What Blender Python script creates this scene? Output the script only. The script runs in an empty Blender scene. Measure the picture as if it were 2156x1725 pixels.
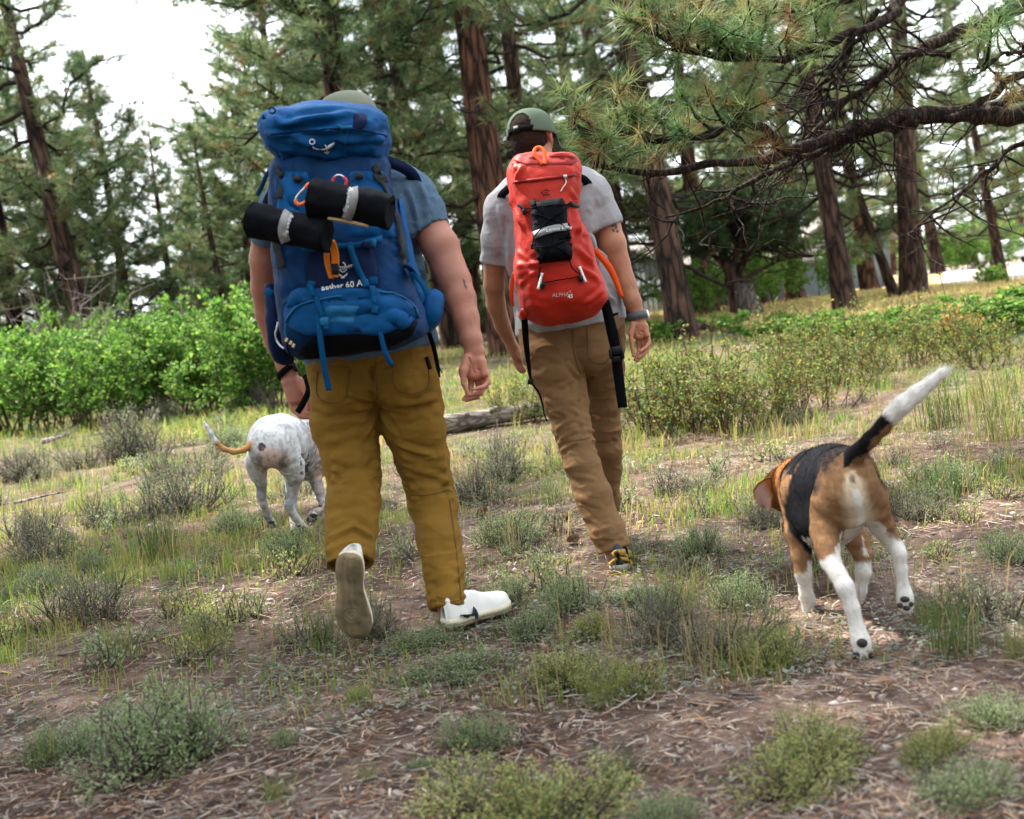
import bpy, math, random
import numpy as np
from mathutils import Vector, Matrix
from mathutils.bvhtree import BVHTree
try:
    import openvdb
except ImportError:
    import pyopenvdb as openvdb

random.seed(7)
RNG = np.random.default_rng(11)
SC = bpy.context.scene
COL = SC.collection

# ------------------------------------------------------------------ camera, sky, sun, exposure
FPX, CU, CV = 2515.0, 1078.0, 862.5            # focal length and centre in 2156 x 1725 picture units
CAM_H = 1.05
PITCH, ROLL = math.radians(4.9), math.radians(6.5)
fwd = np.array([0, math.cos(PITCH), -math.sin(PITCH)])
up0 = np.array([0, math.sin(PITCH), math.cos(PITCH)])
right0 = np.array([1.0, 0, 0])
RIGHT = right0 * math.cos(ROLL) - up0 * math.sin(ROLL)
UP = up0 * math.cos(ROLL) + right0 * math.sin(ROLL)
CAM = np.array([0, 0, CAM_H])
cam_data = bpy.data.cameras.new('camera')
cam = bpy.data.objects.new('camera', cam_data)
COL.objects.link(cam)
m = Matrix(((RIGHT[0], UP[0], -fwd[0], 0), (RIGHT[1], UP[1], -fwd[1], 0), (RIGHT[2], UP[2], -fwd[2], CAM_H), (0, 0, 0, 1)))
cam.matrix_world = m
cam_data.sensor_width = 36
cam_data.lens = 36 * FPX / 2156
cam_data.clip_start = 0.05
cam_data.clip_end = 2000
cam_data.dof.use_dof = True
cam_data.dof.focus_distance = 4.9
cam_data.dof.aperture_fstop = 3.4
SC.camera = cam

SUN_AZ, SUN_EL = math.radians(-56), math.radians(55)      # azimuth from +Y towards +X: ahead and to the left
sun_dir = np.array([math.sin(SUN_AZ) * math.cos(SUN_EL), math.cos(SUN_AZ) * math.cos(SUN_EL), math.sin(SUN_EL)])
world = bpy.data.worlds.new('World')
SC.world = world
world.use_nodes = True
nt = world.node_tree
nt.nodes.clear()
w_out = nt.nodes.new('ShaderNodeOutputWorld')
w_bg = nt.nodes.new('ShaderNodeBackground')
w_sky = nt.nodes.new('ShaderNodeTexSky')
w_sky.sky_type = 'NISHITA'
w_sky.sun_disc = False
w_sky.sun_elevation = SUN_EL
w_sky.sun_rotation = SUN_AZ
w_sky.air_density, w_sky.dust_density, w_sky.ozone_density = 1.0, 2.0, 1.0
w_tc = nt.nodes.new('ShaderNodeTexCoord')
w_noise = nt.nodes.new('ShaderNodeTexNoise')
w_noise.inputs['Scale'].default_value = 2.6
w_noise.inputs['Detail'].default_value = 6
w_ramp = nt.nodes.new('ShaderNodeValToRGB')
w_ramp.color_ramp.elements[0].position = 0.34
w_ramp.color_ramp.elements[0].color = (0.45, 0.45, 0.45, 1)
w_ramp.color_ramp.elements[1].position = 0.52
w_ramp.color_ramp.elements[1].color = (1, 1, 1, 1)
w_mix = nt.nodes.new('ShaderNodeMix')
w_mix.data_type = 'RGBA'
w_mix.inputs[7].default_value = (7.6, 8.0, 8.4, 1)          # bright thin cloud
nt.links.new(w_tc.outputs['Generated'], w_noise.inputs['Vector'])
nt.links.new(w_noise.outputs[0], w_ramp.inputs[0])
nt.links.new(w_ramp.outputs[0], w_mix.inputs[0])
nt.links.new(w_sky.outputs[0], w_mix.inputs[6])
nt.links.new(w_mix.outputs[2], w_bg.inputs['Color'])
w_bg.inputs['Strength'].default_value = 0.10
nt.links.new(w_bg.outputs[0], w_out.inputs['Surface'])

sun_data = bpy.data.lights.new('sun', 'SUN')
sun_data.energy = 4.2
sun_data.angle = math.radians(1.2)
sun_data.color = (1.0, 0.94, 0.84)
sun = bpy.data.objects.new('sun', sun_data)
COL.objects.link(sun)
sun.rotation_euler = Vector(sun_dir).to_track_quat('Z', 'Y').to_euler()
sun.location = (-10, 20, 30)

SC.view_settings.view_transform = 'Standard'
SC.view_settings.look = 'None'
SC.view_settings.exposure = 2.05
SC.view_settings.gamma = 1
SC.view_settings.use_curve_mapping = False
SC.render.engine = 'CYCLES'
SC.cycles.use_denoising = True
SC.cycles.max_bounces = 6
SC.cycles.diffuse_bounces = 3
SC.cycles.transmission_bounces = 4
SC.cycles.transparent_max_bounces = 4
SC.cycles.sample_clamp_indirect = 6

# ------------------------------------------------------------------ helpers
def P(u, v, d):
    """World point seen at picture position u, v at forward distance d (metres)."""
    r = fwd * FPX + RIGHT * (u - CU) + UP * (CV - v)
    return CAM + r * (d / r[1])

def PV(uvd):
    return np.array([P(*q) for q in uvd])

def ground_at(u, v):
    """Forward distance and point where the ray through u, v meets level ground."""
    r = fwd * FPX + RIGHT * (u - CU) + UP * (CV - v)
    t = -CAM_H / r[2]
    return CAM + r * t

def onground(u, d):
    """Ground point (z = 0) at forward distance d under picture column u (column taken near its own base)."""
    v = 645 - math.tan(ROLL) * (u - CU) + CAM_H * FPX / d
    p = P(u, v, d)
    return np.array([p[0], d, 0.0])

def project(p):
    q = np.asarray(p) - CAM
    z = q @ fwd
    return CU + FPX * (q @ RIGHT) / z, CV - FPX * (q @ UP) / z

def nrm(a):
    a = np.asarray(a, float)
    return a / (np.linalg.norm(a, axis=-1, keepdims=True) + 1e-12)

def _hash(i, j, k, s):
    h = (i * 374761393 + j * 668265263 + k * 2147483647 + s * 974634541) & 0xFFFFFFFF
    h = ((h ^ (h >> 13)) * 1274126177) & 0xFFFFFFFF
    h = ((h ^ (h >> 16)) * 2246822519) & 0xFFFFFFFF
    return ((h ^ (h >> 15)) & 0xFFFFFF) / float(0xFFFFFF)

def vnoise(p, seed=0):
    """Value noise in -1..1 at points p (n,3)."""
    p = np.asarray(p, float)
    i = np.floor(p).astype(np.int64)
    f = p - i
    f = f * f * (3 - 2 * f)
    out = 0
    for dx in (0, 1):
        for dy in (0, 1):
            for dz in (0, 1):
                w = (f[:, 0] if dx else 1 - f[:, 0]) * (f[:, 1] if dy else 1 - f[:, 1]) * (f[:, 2] if dz else 1 - f[:, 2])
                out = out + w * _hash(i[:, 0] + dx, i[:, 1] + dy, i[:, 2] + dz, seed)
    return out * 2 - 1

def fbm(p, octaves=4, seed=0):
    p = np.asarray(p, float)
    a, o = 1.0, 0
    for k in range(octaves):
        o = o + a * vnoise(p * 2 ** k, seed + k)
        a *= 0.5
    return o

def props(o, label=None, cat=None, group=None, kind=None):
    if label: o['label'] = label
    if cat: o['category'] = cat
    if group: o['group'] = group
    if kind: o['kind'] = kind
    return o

def empty(name, loc, label=None, cat=None, group=None, kind=None):
    o = bpy.data.objects.new(name, None)
    o.empty_display_size = 0.2
    COL.objects.link(o)
    o.location = Vector([float(c) for c in loc])
    return props(o, label, cat, group, kind)

def make_mesh(name, V, F, mat=None, col=None, smooth=True, parent=None):
    """V (n,3); F a list of integer arrays (k, 3|4|n).  Vertices are in world space; parent's location is subtracted."""
    V = np.asarray(V, np.float32)
    if parent is not None:
        V = V - np.array(world_loc(parent), np.float32)
    if isinstance(F, np.ndarray): F = [F]
    F = [np.asarray(f, np.int32) for f in F if len(f)]
    me = bpy.data.meshes.new(name)
    me.vertices.add(len(V))
    me.vertices.foreach_set('co', V.ravel())
    loops = np.concatenate([f.ravel() for f in F])
    tot = np.concatenate([np.full(len(f), f.shape[1], np.int32) for f in F])
    start = np.concatenate([[0], np.cumsum(tot)[:-1]]).astype(np.int32)
    me.loops.add(len(loops))
    me.loops.foreach_set('vertex_index', loops)
    me.polygons.add(len(tot))
    me.polygons.foreach_set('loop_start', start)
    me.polygons.foreach_set('loop_total', tot)
    if smooth:
        me.polygons.foreach_set('use_smooth', np.ones(len(tot), bool))
    if col is not None:
        a = me.color_attributes.new('Col', 'FLOAT_COLOR', 'POINT')
        c = np.ones((len(V), 4), np.float32)
        c[:, :3] = col
        a.data.foreach_set('color', c.ravel())
    me.update(calc_edges=True)
    if mat is not None: me.materials.append(mat)
    o = bpy.data.objects.new(name, me)
    COL.objects.link(o)
    if parent is not None: o.parent = parent
    return o

def world_loc(o):
    p = np.zeros(3)
    while o is not None:
        p = p + np.array(o.location)
        o = o.parent
    return p

class MB:
    """Collects pieces into one mesh."""
    def __init__(self): self.V, self.F, self.C, self.n = [], {}, [], 0
    def add(self, V, F, col=None):
        V = np.asarray(V, np.float32)
        if isinstance(F, np.ndarray): F = [F]
        for f in F:
            f = np.asarray(f, np.int32)
            if len(f): self.F.setdefault(f.shape[1], []).append(f + self.n)
        self.V.append(V)
        if col is not None:
            c = np.empty((len(V), 3), np.float32); c[:] = col
            self.C.append(c)
        self.n += len(V)
        return self
    def arrays(self):
        return np.concatenate(self.V), [np.concatenate(f) for f in self.F.values()]
    def build(self, name, mat=None, parent=None, smooth=True):
        V, F = self.arrays()
        return make_mesh(name, V, F, mat, np.concatenate(self.C) if self.C else None, smooth, parent)

def frames(pts):
    pts = np.asarray(pts, float)
    t = np.gradient(pts, axis=0) if len(pts) > 2 else np.repeat([pts[1] - pts[0]], 2, 0)
    t = nrm(t)
    ref = np.array([0.31, 0.17, 0.93]) if abs(t[0][2]) < 0.85 else np.array([0.94, 0.3, 0.1])
    n = nrm(np.cross(t, ref)); b = np.cross(t, n)
    return t, n, b

def tube(pts, radii, sides=6, cap=True):
    pts = np.asarray(pts, float); radii = np.broadcast_to(np.asarray(radii, float), (len(pts),))
    t, n, b = frames(pts)
    a = np.linspace(0, 2 * np.pi, sides, endpoint=False)
    V = pts[:, None] + radii[:, None, None] * (np.cos(a)[None, :, None] * n[:, None] + np.sin(a)[None, :, None] * b[:, None])
    k = len(pts); V = V.reshape(-1, 3)
    i = np.arange(k - 1)[:, None] * sides + np.arange(sides)[None]
    j = np.arange(k - 1)[:, None] * sides + (np.arange(sides)[None] + 1) % sides
    F = [np.stack([i, j, j + sides, i + sides], -1).reshape(-1, 4)]
    if cap:
        V = np.vstack([V, pts[:1], pts[-1:]])
        s = np.arange(sides); e = (s + 1) % sides
        F.append(np.vstack([np.stack([e, s, np.full(sides, k * sides)], -1),
                            np.stack([s, e, np.zeros(sides, int)], -1) + np.array([(k - 1) * sides, (k - 1) * sides, k * sides + 1])]))
    return V, F

def smooth_path(pts, n):
    """Catmull-Rom through pts, n samples."""
    p = np.asarray(pts, float)
    if len(p) == 2: return p[0] + (p[1] - p[0]) * np.linspace(0, 1, n)[:, None]
    q = np.vstack([2 * p[0] - p[1], p, 2 * p[-1] - p[-2]])
    ts = np.linspace(0, len(p) - 1 - 1e-6, n); i = ts.astype(int); f = (ts - i)[:, None]
    a, b, c, d = q[i], q[i + 1], q[i + 2], q[i + 3]
    return 0.5 * (2 * b + (c - a) * f + (2 * a - 5 * b + 4 * c - d) * f ** 2 + (3 * b - a - 3 * c + d) * f ** 3)

def lerp_rows(x, xs, ys):
    return np.interp(x, xs, ys)

def box(c, ax, half, bev=0.15):
    """Bevelled box: centre c, axes ax (3,3 rows), half sizes; 8 corners chamfered into 24 vertices."""
    c = np.asarray(c, float); ax = np.asarray(ax, float); h = np.asarray(half, float)
    b = min(h) * bev
    V, idx = [], {}
    for sx in (-1, 1):
        for sy in (-1, 1):
            for sz in (-1, 1):
                s = (sx, sy, sz)
                for k in range(3):
                    o = np.array(s) * (h - b); o[k] = s[k] * h[k]
                    idx[s + (k,)] = len(V); V.append(c + o @ ax)
    T, Q = [], []
    S = (-1, 1)
    for k in range(3):
        i, j = (k + 1) % 3, (k + 2) % 3
        for s in S:
            def key(a, bb):
                q = [0, 0, 0]; q[k] = s; q[i] = a; q[j] = bb
                return tuple(q)
            f = [idx[key(-1, -1) + (k,)], idx[key(1, -1) + (k,)], idx[key(1, 1) + (k,)], idx[key(-1, 1) + (k,)]]
            Q.append(f if s > 0 else f[::-1])
        for a in S:                                     # edges parallel to axis k
            for bb in S:
                def key2(e):
                    q = [0, 0, 0]; q[k] = e; q[i] = a; q[j] = bb
                    return tuple(q)
                f = [idx[key2(-1) + (i,)], idx[key2(1) + (i,)], idx[key2(1) + (j,)], idx[key2(-1) + (j,)]]
                Q.append(f if a * bb < 0 else f[::-1])
    for sx in S:
        for sy in S:
            for sz in S:
                f = [idx[(sx, sy, sz, k)] for k in range(3)]
                T.append(f if sx * sy * sz > 0 else f[::-1])
    return np.array(V), [np.array(Q), np.array(T)]

class SDF:
    """Signed distance grid with smooth unions; meshed with openvdb."""
    def __init__(self, lo, hi, h):
        self.lo = np.asarray(lo, float); self.h = h
        self.n = np.ceil((np.asarray(hi, float) - self.lo) / h).astype(int) + 1
        self.a = np.full(self.n, 0.2, np.float32)
    def _box(self, lo, hi):
        i0 = np.clip(np.floor((lo - self.lo) / self.h).astype(int), 0, self.n)
        i1 = np.clip(np.ceil((hi - self.lo) / self.h).astype(int) + 1, 0, self.n)
        ax = [np.arange(i0[k], i1[k]) * self.h + self.lo[k] for k in range(3)]
        return tuple(slice(i0[k], i1[k]) for k in range(3)), ax
    def cap(self, A, B, ra, rb, k=0.02, e=None, q=1.0, sub=False):
        A = np.asarray(A, float); B = np.asarray(B, float)
        R = max(ra, rb) * max(1, q) + 0.045 + k
        lo = np.minimum(A, B) - R; hi = np.maximum(A, B) + R
        sl, ax = self._box(lo, hi)
        if min(len(x) for x in ax) == 0: return self
        X = np.stack(np.meshgrid(*ax, indexing='ij'), -1).astype(np.float32)
        pa = X - A.astype(np.float32); ba = (B - A).astype(np.float32)
        t = np.clip((pa @ ba) / max(float(ba @ ba), 1e-9), 0, 1)
        w = pa - t[..., None] * ba
        if e is not None:
            e = nrm(e).astype(np.float32)
            c = w @ e
            w = w + e * ((c / q - c)[..., None])
        d = np.sqrt((w * w).sum(-1)) - (ra + (rb - ra) * t)
        if q < 1: d = d * (0.5 + 0.5 * q)
        cur = self.a[sl]
        if sub:
            d = -d
            hh = np.maximum(k - np.abs(cur - d), 0) / max(k, 1e-6)
            self.a[sl] = np.maximum(cur, d) + hh * hh * k * 0.25
        else:
            hh = np.maximum(k - np.abs(cur - d), 0) / max(k, 1e-6)
            self.a[sl] = np.minimum(cur, d) - hh * hh * k * 0.25
        return self
    def chain(self, pts, k=0.02, e=None, q=1.0):
        """pts: rows (x, y, z, r)."""
        for a, b in zip(pts[:-1], pts[1:]):
            self.cap(a[:3], b[:3], a[3], b[3], k, e, q)
        return self
    def half(self, c, n, k=0.004, lim=None):
        """Cut away the side the normal n points to (within radius lim of c)."""
        c = np.asarray(c, float); n = nrm(n)
        R = lim or 10
        sl, ax = self._box(c - R, c + R)
        X = np.stack(np.meshgrid(*ax, indexing='ij'), -1)
        d = ((X - c) @ n).astype(np.float32)
        if lim: d = np.where(((X - c) ** 2).sum(-1) < lim * lim, d, -1)
        self.a[sl] = np.maximum(self.a[sl], d)
        return self
    def mesh(self, smooth=1):
        a = self.a
        for ax in range(3):                      # close the grid
            s = [slice(None)] * 3
            for e in (0, -1):
                s[ax] = e; a[tuple(s)] = np.maximum(a[tuple(s)], self.h)
        g = openvdb.FloatGrid(0.2)
        g.copyFromArray(np.ascontiguousarray(a))
        V, F = g.convertToQuads(0.0)
        V = V.astype(float) * self.h + self.lo
        F = F.astype(np.int32)
        v = V[F]
        vol = np.einsum('ij,ij->i', v[:, 0], np.cross(v[:, 1], v[:, 2])).sum() + np.einsum('ij,ij->i', v[:, 0], np.cross(v[:, 2], v[:, 3])).sum()
        if vol < 0: F = F[:, ::-1]
        for _ in range(smooth):
            V = laplace(V, F, 0.5)
        return V, F

def laplace(V, F, lam=0.5):
    S = np.zeros_like(V); c = np.zeros(len(V))
    n = F.shape[1]
    for k in range(n):
        a, b = F[:, k], F[:, (k + 1) % n]
        for d in range(3):
            S[:, d] += np.bincount(a, V[b, d], len(V))
        c += np.bincount(a, minlength=len(V))
    return V + lam * (S / np.maximum(c, 1)[:, None] - V)

def vnormals(V, F):
    if isinstance(F, np.ndarray): F = [F]
    N = np.zeros_like(np.asarray(V, float))
    for f in F:
        v = V[f]
        fn = np.cross(v[:, 2] - v[:, 0], (v[:, 3] if f.shape[1] > 3 else v[:, 1]) - v[:, 1]) if f.shape[1] > 3 else np.cross(v[:, 1] - v[:, 0], v[:, 2] - v[:, 0])
        for k in range(f.shape[1]):
            for d in range(3):
                N[:, d] += np.bincount(f[:, k], fn[:, d], len(V))
    return nrm(N)

def bvh(V, F):
    if isinstance(F, np.ndarray): F = [F]
    polys = []
    for f in F: polys += f.tolist()
    return BVHTree.FromPolygons([tuple(v) for v in np.asarray(V, float).tolist()], polys)

class Trees:
    """Several surfaces searched together: the nearest hit counts."""
    def __init__(self, *t): self.t = t
    def ray_cast(self, o, d):
        best = (None, None, None, None)
        for t in self.t:
            r = t.ray_cast(o, d)
            if r[0] is not None and (best[0] is None or r[3] < best[3]): best = r
        return best

def hit(tree, u, v, off=0.0, default=None):
    """Point of a built surface along the line of sight through u, v, lifted off the surface by off."""
    r = fwd * FPX + RIGHT * (u - CU) + UP * (CV - v)
    r = nrm(r)
    p, n, i, d = tree.ray_cast(Vector(CAM), Vector(r))
    if p is None:
        if default is None: return None
        return P(u, v, default) - r * off
    n = np.array(n)
    if n @ r > 0: n = -n
    return np.array(p) + n * off

def folds(V, F, tree, segs, chunk=None):
    """Raise cloth folds: segs of (u0, v0, u1, v1, amplitude m, width m) found on the surface itself."""
    N = vnormals(V, F)
    D = np.zeros(len(V))
    for u0, v0, u1, v1, amp, wd in segs:
        a = hit(tree, u0, v0); b = hit(tree, u1, v1)
        if a is None or b is None: continue
        ab = b - a; L = ab @ ab + 1e-9
        t = np.clip(((V - a) @ ab) / L, 0, 1)
        dd = np.linalg.norm(V - a - t[:, None] * ab, axis=1)
        tp = np.sin(np.pi * np.clip(t, 0.04, 0.96)) ** 0.6
        D += amp * tp * (np.exp(-(np.sqrt(dd * dd + 4e-6) - 0.002) / wd * 1.25) - 0.40 * np.exp(-((dd - 2.1 * wd) / wd) ** 2))
    return V + N * D[:, None]

def ribbon(tree, uv, wpx, off=0.004, thick=0.003, samples=None, default=None, depths=None):
    """A flat strap lying on a surface along picture points uv (or at given depths), wpx picture units wide: returns V, F."""
    n = samples or max(8, 5 * len(uv))
    path = smooth_path(np.array([(a, b, 0) for a, b in uv], float), n)[:, :2]
    if depths is not None:
        dd = np.interp(np.linspace(0, 1, n), np.linspace(0, 1, len(depths)), depths)
    tan = nrm(np.gradient(path, axis=0)); nor = np.stack([-tan[:, 1], tan[:, 0]], 1)
    w = np.broadcast_to(np.interp(np.linspace(0, 1, n), np.linspace(0, 1, len(np.atleast_1d(wpx))), np.atleast_1d(wpx)), (n,))
    rows = []
    for i in range(n):
        row = []
        for s in (-0.5, 0.5):
            q = path[i] + nor[i] * s * w[i]
            if depths is not None: p = P(q[0], q[1], dd[i])
            else: p = hit(tree, q[0], q[1], off, default)
            row.append(p)
        rows.append(row)
    rows = [r for r in rows if r[0] is not None and r[1] is not None]
    R = np.array(rows)                                   # n,2,3
    c = R.mean(1)
    tg = nrm(np.gradient(c, axis=0)); ac = nrm(R[:, 1] - R[:, 0]); nn = nrm(np.cross(ac, tg))
    view = nrm(CAM - c)
    nn = np.where((nn * view).sum(1, keepdims=True) < 0, -nn, nn)
    V = np.concatenate([np.stack([R[:, 0] + nn * thick / 2, R[:, 1] + nn * thick / 2, R[:, 1] - nn * thick / 2, R[:, 0] - nn * thick / 2], 1)]).reshape(-1, 3)
    k = len(R)
    i = np.arange(k - 1)[:, None] * 4 + np.arange(4)[None]
    j = np.arange(k - 1)[:, None] * 4 + (np.arange(4)[None] + 1) % 4
    F = np.stack([i, j, j + 4, i + 4], -1).reshape(-1, 4)
    F = np.vstack([F, [[3, 2, 1, 0]], [[4 * k - 4, 4 * k - 3, 4 * k - 2, 4 * k - 1]]])
    return V, F

def panel(tree, rows, off=0.01, nu=24, nv=24, edge=0.25, wr=0.0, seed=3, default=None, bulge=None):
    """A padded panel that lies on a surface between picture edges rows = (v, left, right [, v_right])."""
    rows = np.array([r if len(r) == 4 else (*r, r[0]) for r in rows], float)
    tt = np.linspace(0, 1, nv); k = np.linspace(0, 1, len(rows))
    vL = np.interp(tt, k, rows[:, 0]); uL = np.interp(tt, k, rows[:, 1]); uR = np.interp(tt, k, rows[:, 2]); vR = np.interp(tt, k, rows[:, 3])
    G = np.zeros((nv, nu, 3)); B = np.zeros((nv, nu, 3)); last = None
    for i in range(nv):
        for j in range(nu):
            s = j / (nu - 1); t = i / (nv - 1)
            u = uL[i] + (uR[i] - uL[i]) * s; v = vL[i] + (vR[i] - vL[i]) * s
            e = min(s, 1 - s) / edge, min(t, 1 - t) / edge
            f = min(1, e[0]) * min(1, e[1]); f = math.sqrt(max(0, 1 - (1 - min(1, e[0])) ** 2)) * math.sqrt(max(0, 1 - (1 - min(1, e[1])) ** 2))
            o = -0.004 + (off + 0.004) * f
            p = hit(tree, u, v, o, default)
            if p is None: p = last if last is not None else P(u, v, 4)
            G[i, j] = p; last = p
            b = hit(tree, u, v, -0.012, default); B[i, j] = p if b is None else b
    if wr:
        q = G.reshape(-1, 3)
        G = (q + nrm(CAM - q) * (wr * fbm(q * np.array([14, 14, 30]), 3, seed))[:, None]).reshape(nv, nu, 3)
    V = np.vstack([G.reshape(-1, 3), B.reshape(-1, 3)])
    a = (np.arange(nv - 1)[:, None] * nu + np.arange(nu - 1)[None]).ravel()
    F1 = np.stack([a, a + nu, a + nu + 1, a + 1], -1)
    n0 = nv * nu
    ring = np.concatenate([np.arange(nu), np.arange(1, nv) * nu + nu - 1, (nv - 1) * nu + np.arange(nu - 2, -1, -1), np.arange(nv - 2, 0, -1) * nu])
    r2 = np.roll(ring, -1)
    F2 = np.stack([ring, r2, r2 + n0, ring + n0], -1)
    return V, [np.vstack([F1, (F1 + n0)[:, ::-1], F2])]

def text_on(tree, text, anchor, right_px, size_px, mat, name, parent, off=0.003, slant=0.0, default=None, bold=0.0):
    """Lettering printed on a surface: anchor (u, v) of the baseline start, right_px unit direction in the picture."""
    cu = bpy.data.curves.new(name, 'FONT')
    cu.body = text; cu.size = 1.0; cu.resolution_u = 2; cu.offset = bold
    o = bpy.data.objects.new(name, cu)
    COL.objects.link(o)
    me = bpy.data.meshes.new_from_object(o)
    bpy.data.objects.remove(o); bpy.data.curves.remove(cu)
    V = np.zeros(len(me.vertices) * 3); me.vertices.foreach_get('co', V); V = V.reshape(-1, 3)
    F = [list(p.vertices) for p in me.polygons]
    bpy.data.meshes.remove(me)
    rx, ry = nrm(np.array(right_px, float)); ux, uy = ry, -rx
    out = []
    for x, y, z in V:
        x2 = x + slant * y
        u = anchor[0] + size_px * (x2 * rx + y * ux); v = anchor[1] + size_px * (x2 * ry + y * uy)
        p = hit(tree, u, v, off, default)
        out.append(p if p is not None else (out[-1] if out else P(u, v, 4)))
    V = np.array(out)
    me = bpy.data.meshes.new(name)
    me.from_pydata((V - world_loc(parent)).tolist(), [], F)
    me.materials.append(mat)
    ob = bpy.data.objects.new(name, me)
    COL.objects.link(ob); ob.parent = parent
    return ob

def poly_on(tree, uv, mat, name, parent, off=0.003, default=None, sub=3):
    """A flat printed mark: polygon fan in the picture laid on a surface with a little thickness."""
    uv = np.array(uv, float)
    c = uv.mean(0)
    rings = [c + (uv - c) * s for s in np.linspace(1, 0, sub + 1)[:-1]]
    pts = np.vstack(rings + [c[None]])
    out = []
    for q in pts:
        p = hit(tree, q[0], q[1], off, default)
        out.append(p if p is not None else (out[-1] if out else P(q[0], q[1], 4)))
    V = np.array(out); n = len(uv)
    F4, F3 = [], []
    for r in range(sub):
        for i in range(n):
            j = (i + 1) % n
            if r < sub - 1: F4.append([r * n + i, r * n + j, (r + 1) * n + j, (r + 1) * n + i])
            else: F3.append([r * n + i, r * n + j, sub * n])
    fs = [np.array(F3)] + ([np.array(F4)] if F4 else [])
    return make_mesh(name, V, fs, mat, None, False, parent)

def cord(tree, uv, rpx, off=0.005, d=4.0, default=None, depths=None, samples=None, sides=6):
    n = samples or max(8, 6 * len(uv))
    path = smooth_path(np.array([(a, b, 0) for a, b in uv], float), n)[:, :2]
    if depths is not None:
        dd = np.interp(np.linspace(0, 1, n), np.linspace(0, 1, len(depths)), depths)
        pts = np.array([P(q[0], q[1], z) for q, z in zip(path, dd)])
    else:
        pts = np.array([p for p in (hit(tree, q[0], q[1], off, default) for q in path) if p is not None])
    return tube(pts, rpx * d / FPX, sides)

# ------------------------------------------------------------------ materials
MATS = {}
def mat(name, base=(0.5, 0.5, 0.5), rough=0.8, attr=False, noise=None, bump=None, sheen=0.0, trans=0.0, spec=0.3, metal=0.0, weave=None, sss=0.0):
    """noise = (scale, amount, detail) brightness variation; bump = (scale, strength, distance); trans = share of light let through (leaves)."""
    m = bpy.data.materials.new(name); m.use_nodes = True
    t = m.node_tree; n = t.nodes; L = t.links
    b = n['Principled BSDF']
    b.inputs['Roughness'].default_value = rough
    b.inputs['Specular IOR Level'].default_value = spec
    b.inputs['Metallic'].default_value = metal
    if sheen: b.inputs['Sheen Weight'].default_value = sheen
    if sss:
        b.inputs['Subsurface Weight'].default_value = sss
        b.inputs['Subsurface Radius'].default_value = (0.012, 0.005, 0.003)
    tc = n.new('ShaderNodeTexCoord')
    if attr:
        a = n.new('ShaderNodeAttribute'); a.attribute_name = 'Col'; colour = a.outputs['Color']
    else:
        rgb = n.new('ShaderNodeRGB'); rgb.outputs[0].default_value = (*base, 1); colour = rgb.outputs[0]
    if noise:
        nz = n.new('ShaderNodeTexNoise'); nz.inputs['Scale'].default_value = noise[0]; nz.inputs['Detail'].default_value = noise[2]
        L.new(tc.outputs['Object'], nz.inputs['Vector'])
        mr = n.new('ShaderNodeMapRange'); mr.inputs[1].default_value = 0.25; mr.inputs[2].default_value = 0.75
        mr.inputs[3].default_value = 1 - noise[1]; mr.inputs[4].default_value = 1 + noise[1]
        L.new(nz.outputs[0], mr.inputs[0])
        mx = n.new('ShaderNodeVectorMath'); mx.operation = 'SCALE'
        L.new(colour, mx.inputs[0]); L.new(mr.outputs[0], mx.inputs['Scale'])
        colour = mx.outputs[0]
    L.new(colour, b.inputs['Base Color'])
    last = None
    if bump:
        bs = bump if isinstance(bump, list) else [bump]
        for sc_, st, di in bs:
            nz = n.new('ShaderNodeTexNoise'); nz.inputs['Scale'].default_value = sc_; nz.inputs['Detail'].default_value = 5
            L.new(tc.outputs['Object'], nz.inputs['Vector'])
            bp = n.new('ShaderNodeBump'); bp.inputs['Strength'].default_value = st; bp.inputs['Distance'].default_value = di
            L.new(nz.outputs[0], bp.inputs['Height'])
            if last: L.new(last, bp.inputs['Normal'])
            last = bp.outputs[0]
    if weave:
        wv = n.new('ShaderNodeTexWave'); wv.inputs['Scale'].default_value = weave; wv.bands_direction = 'Z'
        wv.inputs['Distortion'].default_value = 1.0
        L.new(tc.outputs['Object'], wv.inputs['Vector'])
        bp = n.new('ShaderNodeBump'); bp.inputs['Strength'].default_value = 0.25; bp.inputs['Distance'].default_value = 0.001
        L.new(wv.outputs[0], bp.inputs['Height'])
        if last: L.new(last, bp.inputs['Normal'])
        last = bp.outputs[0]
    if last: L.new(last, b.inputs['Normal'])
    if trans:
        tr = n.new('ShaderNodeBsdfTranslucent'); L.new(colour, tr.inputs['Color'])
        ms = n.new('ShaderNodeMixShader'); ms.inputs[0].default_value = trans
        out = n['Material Output']
        L.new(b.outputs[0], ms.inputs[1]); L.new(tr.outputs[0], ms.inputs[2]); L.new(ms.outputs[0], out.inputs['Surface'])
    MATS[name] = m
    return m

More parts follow.
